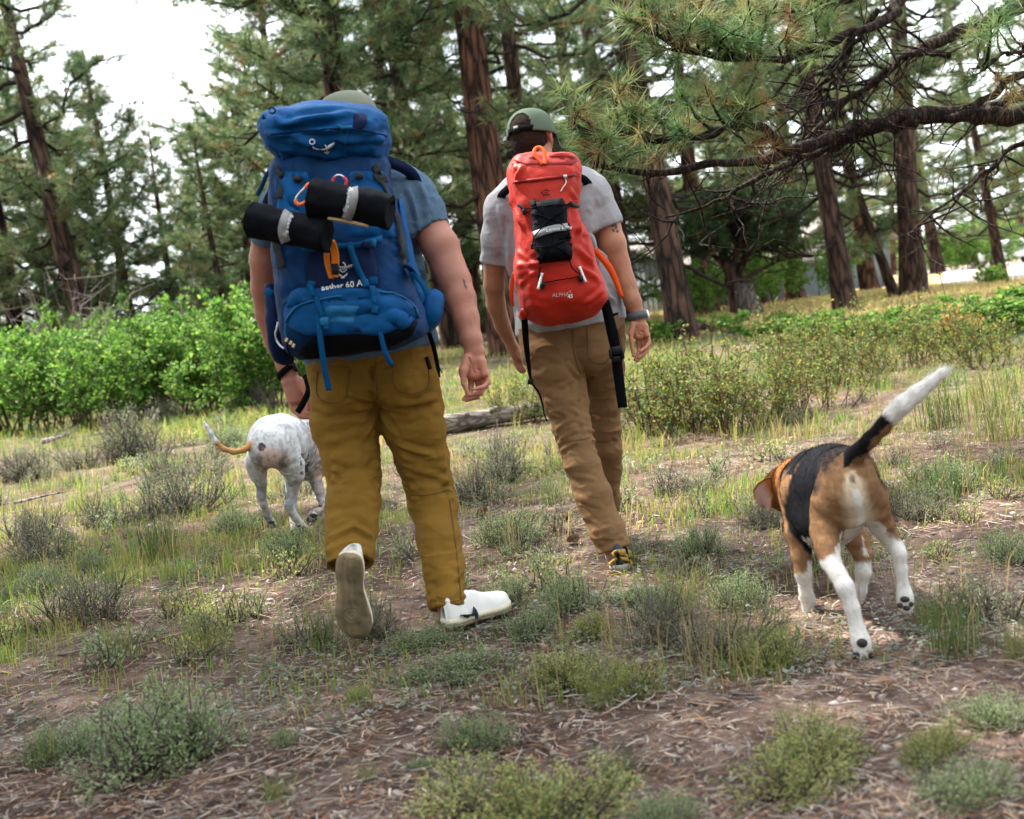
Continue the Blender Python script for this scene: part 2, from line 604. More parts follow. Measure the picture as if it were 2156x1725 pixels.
def bark_mat(name, light, dark, scale=1.0):
    m = bpy.data.materials.new(name); m.use_nodes = True
    t = m.node_tree; n = t.nodes; L = t.links
    b = n['Principled BSDF']; b.inputs['Roughness'].default_value = 0.95; b.inputs['Specular IOR Level'].default_value = 0.1
    tc = n.new('ShaderNodeTexCoord')
    mp = n.new('ShaderNodeMapping'); mp.inputs['Scale'].default_value = (10 * scale, 10 * scale, 1.5 * scale)
    L.new(tc.outputs['Object'], mp.inputs['Vector'])
    nz = n.new('ShaderNodeTexNoise'); nz.inputs['Scale'].default_value = 2.2; nz.inputs['Detail'].default_value = 6
    L.new(mp.outputs[0], nz.inputs['Vector'])
    mixv = n.new('ShaderNodeMix'); mixv.data_type = 'RGBA'; mixv.inputs[0].default_value = 0.42
    L.new(mp.outputs[0], mixv.inputs[6]); L.new(nz.outputs[1], mixv.inputs[7])
    vo = n.new('ShaderNodeTexVoronoi'); vo.feature = 'DISTANCE_TO_EDGE'; vo.inputs['Scale'].default_value = 1.3
    L.new(mixv.outputs[2], vo.inputs['Vector'])
    rp = n.new('ShaderNodeValToRGB')
    rp.color_ramp.elements[0].position = 0.02; rp.color_ramp.elements[0].color = (*dark, 1)
    rp.color_ramp.elements[1].position = 0.22; rp.color_ramp.elements[1].color = (*light, 1)
    L.new(vo.outputs['Distance'], rp.inputs[0])
    n2 = n.new('ShaderNodeTexNoise'); n2.inputs['Scale'].default_value = 1.1; n2.inputs['Detail'].default_value = 6
    L.new(tc.outputs['Object'], n2.inputs['Vector'])
    mr = n.new('ShaderNodeMapRange'); mr.inputs[1].default_value = 0.3; mr.inputs[2].default_value = 0.7; mr.inputs[3].default_value = 0.5; mr.inputs[4].default_value = 1.35
    L.new(n2.outputs[0], mr.inputs[0])
    mx = n.new('ShaderNodeVectorMath'); mx.operation = 'SCALE'
    L.new(rp.outputs[0], mx.inputs[0]); L.new(mr.outputs[0], mx.inputs['Scale'])
    L.new(mx.outputs[0], b.inputs['Base Color'])
    bp = n.new('ShaderNodeBump'); bp.inputs['Strength'].default_value = 0.9; bp.inputs['Distance'].default_value = 0.03
    L.new(vo.outputs['Distance'], bp.inputs['Height']); L.new(bp.outputs[0], b.inputs['Normal'])
    MATS[name] = m
    return m

mat('leafy', attr=True, rough=0.6, trans=0.48, spec=0.25)
mat('needle', attr=True, rough=0.5, trans=0.40, spec=0.35)
mat('twig', attr=True, rough=0.95, spec=0.1, noise=(60, 0.3, 3))
mat('litter', attr=True, rough=0.85, spec=0.15)
mat('stone', attr=True, rough=0.9, spec=0.2, noise=(40, 0.25, 4), bump=(60, 0.4, 0.004))
bark_mat('bark_red', (0.130, 0.062, 0.040), (0.018, 0.012, 0.010))
bark_mat('bark_dark', (0.085, 0.050, 0.036), (0.014, 0.011, 0.010))
bark_mat('bark_limb', (0.055, 0.038, 0.030), (0.012, 0.010, 0.009), 4.0)
bark_mat('stump_wood', (0.15, 0.125, 0.105), (0.03, 0.026, 0.022), 1.6)
bark_mat('wood_grey', (0.36, 0.32, 0.28), (0.12, 0.10, 0.09), 3.0)

def grain_mat(name, light, dark):
    m = bark_mat(name, light, dark, 1.0)
    n = m.node_tree.nodes
    for x in n:
        if x.type == 'MAPPING': x.inputs['Scale'].default_value = (1.2, 34, 34)
        if x.type == 'BUMP': x.inputs['Distance'].default_value = 0.012; x.inputs['Strength'].default_value = 0.7
    return m
grain_mat('log_grey', (0.31, 0.275, 0.24), (0.09, 0.075, 0.065))

# ------------------------------------------------------------------ ground
def gz(x, y):
    """Height of the ground."""
    x = np.asarray(x, float); y = np.asarray(y, float)
    q = np.stack([x.ravel(), y.ravel(), np.zeros(x.size)], 1)
    near = np.clip(1.2 - np.abs(y.ravel() - 6) / 30, 0.2, 1)
    z = (0.018 * vnoise(q * 1.7, 5) + 0.012 * vnoise(q * 5.1, 6)) * near
    far = np.clip((np.hypot(x.ravel(), y.ravel()) - 12) / 40, 0, 1)
    z = z + far * 0.25 * vnoise(q * 0.09, 8)
    return z.reshape(x.shape)

def axis(spans):
    out = []
    for a, b, s in spans: out.append(np.arange(a, b, s))
    return np.concatenate(out + [[spans[-1][1]]])

gx = axis([(-400, -100, 50), (-100, -30, 7), (-30, -9, 1.0), (-9, -4.5, 0.12), (-4.5, 4.5, 0.06), (4.5, 9, 0.12), (9, 30, 1.0), (30, 100, 7), (100, 400, 50)])
gy = axis([(-60, -5, 5), (-5, 1.5, 0.5), (1.5, 9, 0.06), (9, 16, 0.12), (16, 50, 0.8), (50, 120, 6), (120, 600, 60)])
GX, GY = np.meshgrid(gx, gy)
GZ = gz(GX, GY)
q = np.stack([GX.ravel(), GY.ravel(), 0 * GX.ravel()], 1)
n1 = fbm(q * 0.8, 4, 21)[:, None]; n2 = fbm(q * 5.0, 4, 23)[:, None]; n3 = fbm(q * 0.15, 3, 25)[:, None]; n4 = fbm(q * 16, 3, 29)[:, None]
dirt = np.array([0.082, 0.050, 0.037]); dust = np.array([0.160, 0.112, 0.092]); duff = np.array([0.030, 0.019, 0.015]); green = np.array([0.085, 0.092, 0.040]); straw = np.array([0.40, 0.31, 0.14])
c = dirt + (dust - dirt) * np.clip(0.5 + 0.9 * n2, 0, 1)
c = c + (duff - c) * np.clip(0.35 + 0.8 * n4 + 0.4 * n1, 0, 0.8)
far = np.clip((q[:, 1:2] - 6.5) / 7, 0, 1)
gmix = np.clip(0.35 + 0.5 * n1 + 0.3 * n2, 0, 1) * far * 0.85
c = c + (green - c) * gmix
meadow = np.clip((q[:, 1:2] - 27) / 6, 0, 1) * np.clip((q[:, 0:1] - 3) / 4, 0, 1)
c = c + (straw * (1 + 0.35 * n2) - c) * np.clip(meadow * (0.8 + 0.4 * n3), 0, 1)
mat('soil', attr=True, rough=0.95, spec=0.1, noise=(90, 0.35, 6), bump=[(30, 0.6, 0.02), (140, 0.5, 0.006)])
ny, nx = GX.shape
a = (np.arange(ny - 1)[:, None] * nx + np.arange(nx - 1)[None]).ravel()
g = make_mesh('ground', np.stack([GX, GY, GZ], -1).reshape(-1, 3), np.stack([a, a + 1, a + nx + 1, a + nx], -1), MATS['soil'], np.clip(c, 0.01, 1))
props(g, kind='structure')

# pale gravel drive far to the right
mat('gravel', base=(0.36, 0.29, 0.26), rough=0.95, noise=(14, 0.18, 6), bump=(60, 0.4, 0.02))
def strip(name, left, right, m, z=0.02, n=60):
    L_ = smooth_path(np.array([(*q, 0) for q in left], float), n); R_ = smooth_path(np.array([(*q, 0) for q in right], float), n)
    G = np.stack([L_ + (R_ - L_) * s for s in np.linspace(0, 1, 9)], 1)
    G[..., 2] = gz(G[..., 0], G[..., 1]) + z
    G[:, [0, -1], 2] -= 0.05
    k = 9
    a = (np.arange(n - 1)[:, None] * k + np.arange(k - 1)[None]).ravel()
    return make_mesh(name, G.reshape(-1, 3), np.stack([a, a + 1, a + k + 1, a + k], -1), m)
o = strip('gravel_road', [(33, 100), (25, 68), (17.5, 47), (19, 38), (40, 33)], [(75, 100), (70, 75), (65, 55), (62, 44), (62, 33)], MATS['gravel'], 0.10)
props(o, kind='structure')

# places where the plants are trodden down or must not hide what stands there: x, y, radius
CLEAR = [(*P(u, v, d)[:2], r) for u, v, d, r in ((572, 1105, 6.15, .22), (632, 1105, 6.1, .22), (622, 1130, 6.0, .3), (620, 1160, 5.7, .25), (1815, 1385, 3.15, .16), (1905, 1290, 3.35, .18), (1700, 1310, 3.7, .14), (1300, 1210, 4.45, .10), (745, 1362, 3.7, .12), (1000, 1330, 3.95, .12))]
CLEAR += [(*P(u, v, d)[:2], 0.5) for u, v, d in ((920, 905, 10.2), (960, 895, 10.2), (1000, 888, 10.2), (1040, 882, 10.2), (1080, 876, 10.3), (1120, 870, 10.3))]
def clear_of(x, y, k=1.0):
    keep = np.ones(len(x), bool)
    for a, b, r in CLEAR: keep &= (x - a) ** 2 + (y - b) ** 2 > (r * k) ** 2
    return keep

# ------------------------------------------------------------------ ground cover (nobody could count it)
def scatter(n, d0, d1, power=1.0, side=0.06):
    """n ground points seen between distances d0..d1, denser near the camera."""
    u = RNG.random(n)
    y = (d0 ** (1 - power) + u * (d1 ** (1 - power) - d0 ** (1 - power))) ** (1 / (1 - power)) if power != 1 else d0 * (d1 / d0) ** u
    half = 0.43 * y * (1 + side) + 0.9
    x = (RNG.random(n) * 2 - 1) * half
    return x, y

PAL_LITTER = np.array([[0.26, 0.145, 0.075], [0.20, 0.095, 0.055], [0.28, 0.20, 0.135], [0.23, 0.195, 0.17], [0.11, 0.072, 0.058], [0.15, 0.12, 0.105], [0.34, 0.29, 0.235], [0.065, 0.042, 0.034]])
def litter(name, n, d0, d1, lmin, lmax, w, power=1.3, lift=0.012, pal=PAL_LITTER, tilt=0.18):
    x, y = scatter(n, d0, d1, power)
    z = gz(x, y) + 0.004 + RNG.random(n) * lift
    az = RNG.random(n) * 2 * np.pi
    clump = fbm(np.stack([x * 2, y * 2, 0 * x], 1), 2, 77)
    L = (lmin + (lmax - lmin) * RNG.random(n) ** 2) * 0.5
    t = (RNG.random(n) - 0.5) * 2 * tilt
    dx = np.stack([np.cos(az) * np.cos(t), np.sin(az) * np.cos(t), np.sin(t)], 1)
    bend = nrm(np.stack([-np.sin(az), np.cos(az), 0.35 * (RNG.random(n) - 0.3)], 1))
    W = w * (0.5 + RNG.random(n))
    C = np.stack([x, y, z], 1)
    b = (RNG.random(n) - 0.5) * 0.5
    mid = C + bend * (L * b)[:, None]
    A, B = C - dx * L[:, None], C + dx * L[:, None]
    s = bend * W[:, None]; upv = np.array([0, 0, 1.0]) * W[:, None] * 0.9
    V = np.stack([A - s, A + s, mid - s, mid + s + upv * 0, mid + upv, B], 1).reshape(-1, 3)
    i = np.arange(n)[:, None] * 6
    F = np.concatenate([i + np.array([[0, 2, 4]]), i + np.array([[0, 4, 1]]), i + np.array([[1, 4, 3]]), i + np.array([[2, 5, 4]]), i + np.array([[4, 5, 3]])])
    k = RNG.integers(0, len(pal), n)
    col = pal[k] * (0.7 + 0.6 * RNG.random((n, 1)))
    keep = np.repeat(np.ones(n, bool), 6)
    o = make_mesh(name, V, F, MATS['litter'], np.repeat(col, 6, 0), False)
    return props(o, kind='stuff')

litter('pine_needle_litter', 34000, 2.1, 10, 0.02, 0.10, 0.0012, 1.4)
litter('grey_litter', 19000, 2.1, 10, 0.015, 0.07, 0.0018, 1.4, 0.01, PAL_LITTER[[3, 4, 5, 6, 7, 7]])
litter('twig_litter', 2600, 2.1, 14, 0.03, 0.20, 0.0022, 1.0, 0.015, PAL_LITTER[[2, 3, 4, 5, 7, 3]], 0.12)

def chips(name, n, d0, d1, r0, r1, pal, flat=0.5, mt='stone', power=1.6):
    """Small uneven stones / bark flakes."""
    x, y = scatter(n, d0, d1, power)
    r = r0 + (r1 - r0) * RNG.random(n) ** 3
    z = gz(x, y) + r * 0.15 * flat
    base = np.array([[1, 0, 0], [-1, 0, 0], [0, 1, 0], [0, -1, 0], [0, 0, 1], [0, 0, -1]], float)
    F0 = np.array([[0, 2, 4], [2, 1, 4], [1, 3, 4], [3, 0, 4], [2, 0, 5], [1, 2, 5], [3, 1, 5], [0, 3, 5]])
    V = base[None] * (r[:, None, None] * np.array([1, 0.75, flat])) * (0.7 + 0.6 * RNG.random((n, 6, 1)))
    az = RNG.random(n) * 6.283; t = (RNG.random(n) - 0.5) * 0.7
    ca, sa, ct, st = np.cos(az), np.sin(az), np.cos(t), np.sin(t)
    X = V[..., 0] * ct[:, None] + V[..., 2] * st[:, None]; Z = -V[..., 0] * st[:, None] + V[..., 2] * ct[:, None]
    V = np.stack([X * ca[:, None] - V[..., 1] * sa[:, None] + x[:, None], X * sa[:, None] + V[..., 1] * ca[:, None] + y[:, None], Z + z[:, None]], -1).reshape(-1, 3)
    F = (np.arange(n)[:, None, None] * 6 + F0[None]).reshape(-1, 3)
    col = pal[RNG.integers(0, len(pal), n)] * (0.75 + 0.5 * RNG.random((n, 1)))
    return props(make_mesh(name, V, F, MATS[mt], np.repeat(col, 6, 0), False), kind='stuff')

chips('gravel_stones', 8500, 2.1, 12, 0.004, 0.022, np.array([[0.27, 0.21, 0.185], [0.20, 0.155, 0.14], [0.33, 0.28, 0.255], [0.24, 0.16, 0.13], [0.14, 0.11, 0.10]]), 0.55)
chips('bark_chip_litter', 9000, 2.1, 12, 0.005, 0.020, np.array([[0.15, 0.085, 0.055], [0.10, 0.065, 0.05], [0.21, 0.165, 0.135], [0.27, 0.225, 0.19], [0.06, 0.042, 0.034]]), 0.2, 'litter')

def blades(n_tuft, per, pts, lmin, lmax, w, cols, spread=0.05, lean=0.55, seg=2):
    """Grass tufts at pts: bent tapering blades."""
    n = n_tuft * per
    T = np.repeat(np.arange(n_tuft), per)
    base = pts[T] + np.c_[(RNG.normal(size=(n, 2)) * spread), np.zeros(n)]
    sc_ = np.repeat(0.55 + 0.75 * RNG.random(n_tuft), per)
    L = (lmin + (lmax - lmin) * RNG.random(n)) * sc_
    az = RNG.random(n) * 6.283; le = lean * (0.25 + RNG.random(n))
    d = np.stack([np.cos(az), np.sin(az), 0 * az], 1)
    side = np.stack([-np.sin(az), np.cos(az), 0 * az], 1) * (w * (0.6 + 0.8 * RNG.random(n)))[:, None]
    p1 = base + d * (L * le * 0.25)[:, None] + np.array([0, 0, 1.0]) * (L * 0.55)[:, None]
    p2 = base + d * (L * le)[:, None] + np.array([0, 0, 1.0]) * (L * (1 - 0.35 * le))[:, None]
    V = np.stack([base - side, base + side, p1 - side * 0.75, p1 + side * 0.75, p2], 1).reshape(-1, 3)
    i = np.arange(n)[:, None] * 5
    F = [np.hstack([i, i + 1, i + 3, i + 2]), np.hstack([i + 2, i + 3, i + 4])]
    ct = cols[RNG.integers(0, len(cols), n_tuft)][T] * (0.75 + 0.5 * RNG.random((n, 1)))
    dead = RNG.random(n) < 0.13
    ct[dead] = np.array([0.34, 0.26, 0.12]) * (0.7 + 0.6 * RNG.random((dead.sum(), 1)))
    C = np.repeat(ct, 5, 0)
    return V, F, C

GRASS = np.array([[0.150, 0.270, 0.040], [0.200, 0.290, 0.045], [0.260, 0.290, 0.060], [0.105, 0.210, 0.055], [0.300, 0.290, 0.075], [0.380, 0.300, 0.110]])
def grass_field(name, n, per, d0, d1, lmin, lmax, w, thr, power=1.2, spread=0.04, seed=3, cols=GRASS, xr=None):
    x, y = scatter(n * 3, d0, d1, power)
    keep = fbm(np.stack([x * 0.9, y * 0.9, 0 * x], 1), 3, seed) > thr
    keep &= clear_of(x, y) | (lmax < 0.12)
    if xr: keep &= (x / y > xr[0]) & (x / y < xr[1])
    x, y = x[keep][:n], y[keep][:n]
    pts = np.stack([x, y, gz(x, y)], 1)
    V, F, C = blades(len(x), per, pts, lmin, lmax, w, cols, spread)
    return props(make_mesh(name, V, F, MATS['leafy'], C, False), kind='stuff')

grass_field('short_grass', 1300, 13, 3.0, 7.5, 0.03, 0.11, 0.0015, 0.10, 0.9, 0.04)
grass_field('short_grass', 1500, 9, 3.1, 9, 0.02, 0.08, 0.0018, -0.3, 0.8, 0.07, 9)
grass_field('meadow_grass', 2600, 12, 5.2, 17, 0.03, 0.12, 0.0026, -0.05, 0.7, 0.09, 5)
grass_field('meadow_grass', 420, 15, 7.5, 17, 0.10, 0.24, 0.0026, 0.15, 0.6, 0.05, 15)
grass_field('far_grass', 2000, 10, 13, 40, 0.06, 0.20, 0.007, -0.3, 0.8, 0.2, 6, GRASS, (-0.6, 0.16))
grass_field('far_grass', 700, 10, 13, 27, 0.06, 0.18, 0.006, -0.3, 0.8, 0.2, 6, GRASS, (0.16, 0.6))
grass_field('dry_grass', 1900, 10, 24, 48, 0.06, 0.20, 0.012, -0.6, 0.8, 0.25, 8, np.array([[0.42, 0.33, 0.13], [0.50, 0.40, 0.17], [0.32, 0.29, 0.10]]), (0.12, 0.6))
grass_field('straw_grass', 300, 8, 3.0, 12, 0.08, 0.26, 0.0014, 0.1, 0.9, 0.02, 12, np.array([[0.38, 0.30, 0.15], [0.33, 0.25, 0.12]]))

# low silvery forbs that creep between the grass tufts
x, y = scatter(2600, 3.0, 11, 0.9)
keep = fbm(np.stack([x * 1.3, y * 1.3, 0 * x], 1), 3, 41) > 0.12
x, y = x[keep], y[keep]; n = len(x)
pts = np.stack([x, y, gz(x, y) + 0.006], 1)
per = 16; N = n * per
b = np.repeat(pts, per, 0) + np.c_[RNG.normal(size=(N, 2)) * 0.045, RNG.random(N) * 0.03]
az = RNG.random(N) * 6.283; s = 0.006 + 0.009 * RNG.random(N)
d = np.stack([np.cos(az), np.sin(az), 0.5 * RNG.random(N)], 1) * s[:, None] * 1.4; e = np.stack([-np.sin(az), np.cos(az), 0 * az], 1) * s[:, None] * 0.5
V = np.stack([b, b + d * 0.5 + e, b + d, b + d * 0.5 - e], 1).reshape(-1, 3)
C = np.repeat(np.repeat(np.array([[0.19, 0.22, 0.17], [0.25, 0.28, 0.23], [0.12, 0.16, 0.09]])[RNG.integers(0, 3, n)], per, 0) * (0.8 + 0.4 * RNG.random((N, 1))), 4, 0)
props(make_mesh('creeping_forbs', V, (np.arange(N)[:, None] * 4 + np.arange(4)[None]), MATS['leafy'], C, False), kind='stuff')

# ------------------------------------------------------------------ pines
TRI_COUNT = 0
NEEDLE_COLS = np.array([[0.095, 0.160, 0.060], [0.120, 0.180, 0.068], [0.150, 0.195, 0.075], [0.070, 0.130, 0.055], [0.190, 0.215, 0.090]])
def needle_tufts(pos, dirs, n_per, length, width, rng, cols=NEEDLE_COLS, brown=0.05):
    """Bundles of long needles that spray from twig ends."""
    n = len(pos); N = n * n_per
    T = np.repeat(np.arange(n), n_per)
    D = nrm(nrm(dirs)[T] * 0.55 + nrm(rng.normal(size=(N, 3))) + np.array([0, 0, 0.12]))
    back = rng.random(N)[:, None] * length * 0.5
    base = pos[T] - nrm(dirs)[T] * back
    L = length * (0.65 + 0.5 * rng.random(N))
    side = nrm(np.cross(D, rng.normal(size=(N, 3)))) * (width * 0.5)
    tip = base + D * L[:, None] + np.array([0, 0, -1.0]) * (L * 0.10)[:, None]
    V = np.stack([base - side, base + side, tip], 1).reshape(-1, 3)
    F = (np.arange(N)[:, None] * 3 + np.arange(3)[None])
    c = cols[rng.integers(0, len(cols), n)] * (0.75 + 0.5 * rng.random((n, 1)))
    br = rng.random(n) < brown
    c[br] = np.array([0.22, 0.12, 0.04]) * (0.7 + 0.6 * rng.random((br.sum(), 1)))
    C = np.repeat(c[T] * (0.8 + 0.4 * rng.random((N, 1))), 3, 0)
    return V, F, C

def pine_parts(seed, H, r0, crown0=0.3, spread=3.0, limbs=46, needles=15, nl=0.24, nw=0.016, dead=10, bend=0.25, tmul=1.0, top=0.25, side_bias=None, droop=0.0, profile=None, low=True):
    rng = np.random.default_rng(seed)
    nseg = 16
    z = np.linspace(0, H, nseg)
    ph = rng.random(4) * 6.28
    off = np.stack([bend * np.sin(z / H * 2.6 + ph[0]) - bend * math.sin(ph[0]), bend * np.sin(z / H * 2.1 + ph[1]) - bend * math.sin(ph[1])], 1)
    axis_ = np.c_[off, z]
    rad = r0 * (1 - 0.93 * z / H) ** 0.75
    rad[0] *= 1.3; rad[1] *= 1.03
    trunk = MB()
    tz = np.concatenate([[-0.3, 0, 0.15, 0.5], np.linspace(1.2, H, 26)])
    tp = np.c_[np.interp(tz, z, off[:, 0]), np.interp(tz, z, off[:, 1]), tz]
    tr = np.interp(tz, z, rad); tr[:3] = r0 * np.array([1.45, 1.32, 1.16])
    V, F = tube(tp, tr, 16)
    dirv = V.copy(); dirv[:, 2] = 0
    V[:, :2] += (nrm(V[:, :2] - np.c_[np.interp(V[:, 2], z, off[:, 0]), np.interp(V[:, 2], z, off[:, 1])]) * (0.05 * r0 * fbm(V * np.array([7, 7, 2.5]), 2, seed))[:, None])
    trunk.add(V, F)
    wood = MB(); tpos, tdir = [], []
    for i in range(limbs + dead):
        isdead = i >= limbs
        f = (crown0 + (0.985 - crown0) * ((i + rng.random()) / limbs)) if not isdead else rng.uniform(0.10, min(0.6, crown0 + 0.15))
        h = f * H
        g = (f - crown0) / (1 - crown0)
        az = i * 2.39996 + rng.normal() * 0.5
        if profile: pl = profile(g)
        else: pl = (0.55 + 0.45 * min(1, max(0, g) / 0.25)) * (1 - max(0, g)) ** 0.7 + top * 0.25
        L = spread * pl * rng.uniform(0.7, 1.15)
        if side_bias is not None:
            L *= 1 + side_bias[1] * math.cos(az - side_bias[0])
        if isdead: L = spread * rng.uniform(0.15, 0.6)
        L = max(L, 0.25)
        el = (-0.12 + 0.75 * max(0, g) ** 1.3) + rng.normal() * 0.16 - droop
        p0 = np.array([np.interp(h, z, off[:, 0]), np.interp(h, z, off[:, 1]), h])
        k = 7
        t = np.linspace(0, 1, k)
        d = np.array([math.cos(az), math.sin(az), 0])
        sidev = np.array([-math.sin(az), math.cos(az), 0])
        wob = np.cumsum(rng.normal(size=(k, 2)) * 0.07 * L, 0); wob -= wob[0]
        pts = p0 + d * (L * t)[:, None] * math.cos(el) + np.array([0, 0, 1.0]) * (L * (math.sin(el) * t - 0.10 * np.sin(t * 3.14) + 0.16 * t ** 3))[:, None] + sidev * wob[:, :1] + np.array([0, 0, 1.0]) * wob[:, 1:] * 0.7
        rl = max(0.012, min(0.055 + 0.0 * L, 0.022 * L + 0.006)) * (r0 / 0.25) ** 0.3
        wood.add(*tube(pts, np.linspace(rl, rl * 0.22, k), 5, False))
        nsub = int((6 + 3.6 * L) * (0.5 if isdead else tmul))
        for s in range(nsub):
            ts = rng.uniform(0.22, 1.0) if isdead else 0.28 + 0.72 * (s + rng.random()) / nsub
            b = np.array([np.interp(ts, t, pts[:, q]) for q in range(3)])
            sg = 1 if s % 2 else -1
            sd = nrm(d * rng.uniform(0.3, 1.0) + sidev * sg * rng.uniform(0.4, 1.0) + np.array([0, 0, rng.uniform(-0.25, 0.6)]))
            sl = L * rng.uniform(0.14, 0.36) * (1.15 - 0.5 * ts) + 0.12
            e1 = b + sd * sl * 0.55 + np.array([0, 0, rng.normal() * 0.05 * sl]); e2 = b + sd * sl + np.array([0, 0, 0.12 * sl + rng.normal() * 0.08 * sl])
            sp = np.array([b, e1, e2])
            wood.add(*tube(sp, [rl * 0.38, rl * 0.25, 0.004], 3, False))
            if not isdead:
                m_ = max(2, int(sl / 0.105))
                for w_ in np.linspace(0.25, 1, m_):
                    pp = b + (e1 - b) * min(1, w_ * 2) if w_ < 0.5 else e1 + (e2 - e1) * (w_ * 2 - 1)
                    tpos.append(pp + rng.normal(size=3) * 0.06 * min(1, sl)); tdir.append(sd + np.array([0, 0, 0.45]) + rng.normal(size=3) * 0.35)
        if not isdead:
            tpos.append(pts[-1]); tdir.append(pts[-1] - pts[-2])
    tpos.append(axis_[-1]); tdir.append(np.array([0, 0, 1.0]))
    V, F, C = needle_tufts(np.array(tpos), np.array(tdir), needles, nl, nw, rng)
    return trunk, wood, (V, F, C)

def mesh_only(name, V, F, m, col=None, smooth=True):
    o = make_mesh(name, V, F, m, col, smooth)
    me = o.data
    bpy.data.objects.remove(o)
    return me

PINE = {}
def pine_kind(key, bark='bark_dark', **kw):
    trunk, wood, (V, F, C) = pine_parts(**kw)
    a, b = trunk.arrays(); t_me = mesh_only('trunk', a, b, MATS[bark])
    a, b = wood.arrays(); w_me = mesh_only('limbs', a, b, MATS['bark_limb'])
    n_me = mesh_only('needles', V, F, MATS['needle'], C, False)
    PINE[key] = (t_me, w_me, n_me, kw['H'])
    return PINE[key]

def child(name, me, parent, kind=None):
    o = bpy.data.objects.new(name, me)
    COL.objects.link(o); o.parent = parent
    if kind: o['kind'] = kind
    return o

def plant_pine(key, u, d, label, group=None, rot=0.0, scale=1.0, lean=(0, 0), height=None, name='pine_tree', zs=None):
    t_me, w_me, n_me, H = PINE[key]
    b = onground(u, d)
    b[2] = float(gz(b[0], b[1]))
    r = empty(name, b, label, 'pine tree', group)
    s = scale if height is None else height / H
    r.scale = (s, s, s) if zs is None else (zs, zs, s)
    r.rotation_euler = (lean[1], lean[0], rot)
    r.rotation_mode = 'XYZ'
    # lean is applied in world axes: rotate about Y for a sideways lean, about X for a lean along the view
    R = Matrix.Rotation(lean[0], 3, 'Y') @ Matrix.Rotation(lean[1], 3, 'X') @ Matrix.Rotation(rot, 3, 'Z')
    r.rotation_euler = R.to_euler()
    child('trunk', t_me, r)
    l = child('limbs', w_me, r)
    l['kind'] = 'stuff'
    n = child('crown', n_me, r); n['kind'] = 'stuff'
    return r

D2R = math.radians
# kinds: tall red trunk, dark bare-stemmed trunks, full bushy young pines, thin far pines
pine_kind('big_red', 'bark_red', seed=3, H=17, r0=0.42, crown0=0.47, spread=4.6, limbs=30, dead=14, needles=15, nl=0.26, nw=0.018)
pine_kind('big_dark', 'bark_dark', seed=37, H=17, r0=0.40, crown0=0.36, spread=4.8, limbs=34, dead=18, needles=14, nl=0.26, nw=0.018)
pine_kind('dark_a', 'bark_dark', seed=5, H=14, r0=0.27, crown0=0.27, spread=3.7, limbs=38, dead=20, needles=15, nl=0.25, nw=0.017)
pine_kind('dark_b', 'bark_dark', seed=8, H=13, r0=0.24, crown0=0.25, spread=3.9, limbs=40, dead=16, needles=15, nl=0.25, nw=0.017, droop=0.1)
pine_kind('bushy_a', 'bark_dark', seed=13, H=9, r0=0.17, crown0=0.06, spread=2.5, limbs=62, dead=4, needles=21, nl=0.23, nw=0.017, bend=0.12)
pine_kind('bushy_b', 'bark_dark', seed=17, H=9, r0=0.16, crown0=0.10, spread=2.2, limbs=56, dead=6, needles=21, nl=0.23, nw=0.017, bend=0.18)
pine_kind('open_a', 'bark_dark', seed=23, H=12, r0=0.27, crown0=0.30, spread=3.4, limbs=34, dead=16, needles=15, nl=0.26, nw=0.017, bend=0.5)
pine_kind('far_a', 'bark_red', seed=29, H=13, r0=0.24, crown0=0.20, spread=3.2, limbs=42, dead=4, needles=10, nl=0.36, nw=0.032, tmul=0.7)
pine_kind('far_b', 'bark_dark', seed=31, H=12, r0=0.22, crown0=0.14, spread=3.4, limbs=42, dead=4, needles=10, nl=0.36, nw=0.032, tmul=0.7)

# left side: the leaning red pine and the stepped line of younger pines that ends at the open sky
plant_pine('open_a', 228, 25, 'red barked pine leaning left behind the bright oak thicket, tallest at the left edge', rot=0.8, height=11.5, lean=(D2R(-9), 0))
plant_pine('bushy_a', 300, 30, 'bushy pine with pointed top just right of the leaning red pine', rot=1.1, height=8.6, lean=(D2R(-2), 0))
plant_pine('bushy_b', 395, 33, 'slender green pine stepping down towards the open sky gap', rot=2.7, height=7.0)
plant_pine('bushy_b', 455, 38, 'small pine whose thin top stands alone in the sky gap', rot=0.3, height=7.6)
plant_pine('bushy_a', 60, 31, 'dense pine filling the corner behind the leaning red pine', rot=4.0, height=12.5)
plant_pine('dark_b', -60, 27, 'broad dark pine half cut by the left edge above the thicket', rot=2.0, height=11)
plant_pine('bushy_a', 545, 34, 'pine with its top behind the lid of the blue backpack', rot=5.1, height=7.8)
plant_pine('bushy_b', 500, 26, 'low bushy pine beside the left shoulder of the blue backpack hiker', rot=3.6, height=5.6)
plant_pine('bushy_b', 245, 27, 'short shaded pine standing low behind the oak thicket', rot=1.9, height=5.0)
plant_pine('bushy_a', 130, 38, 'hazy pine between the two largest pines on the left', rot=2.2, height=10)
plant_pine('dark_a', -230, 30, 'dark pine beyond the left edge behind the thicket', rot=1.0, height=12)
plant_pine('bushy_a', -380, 34, 'bushy pine well beyond the left edge', rot=2.0, height=12)
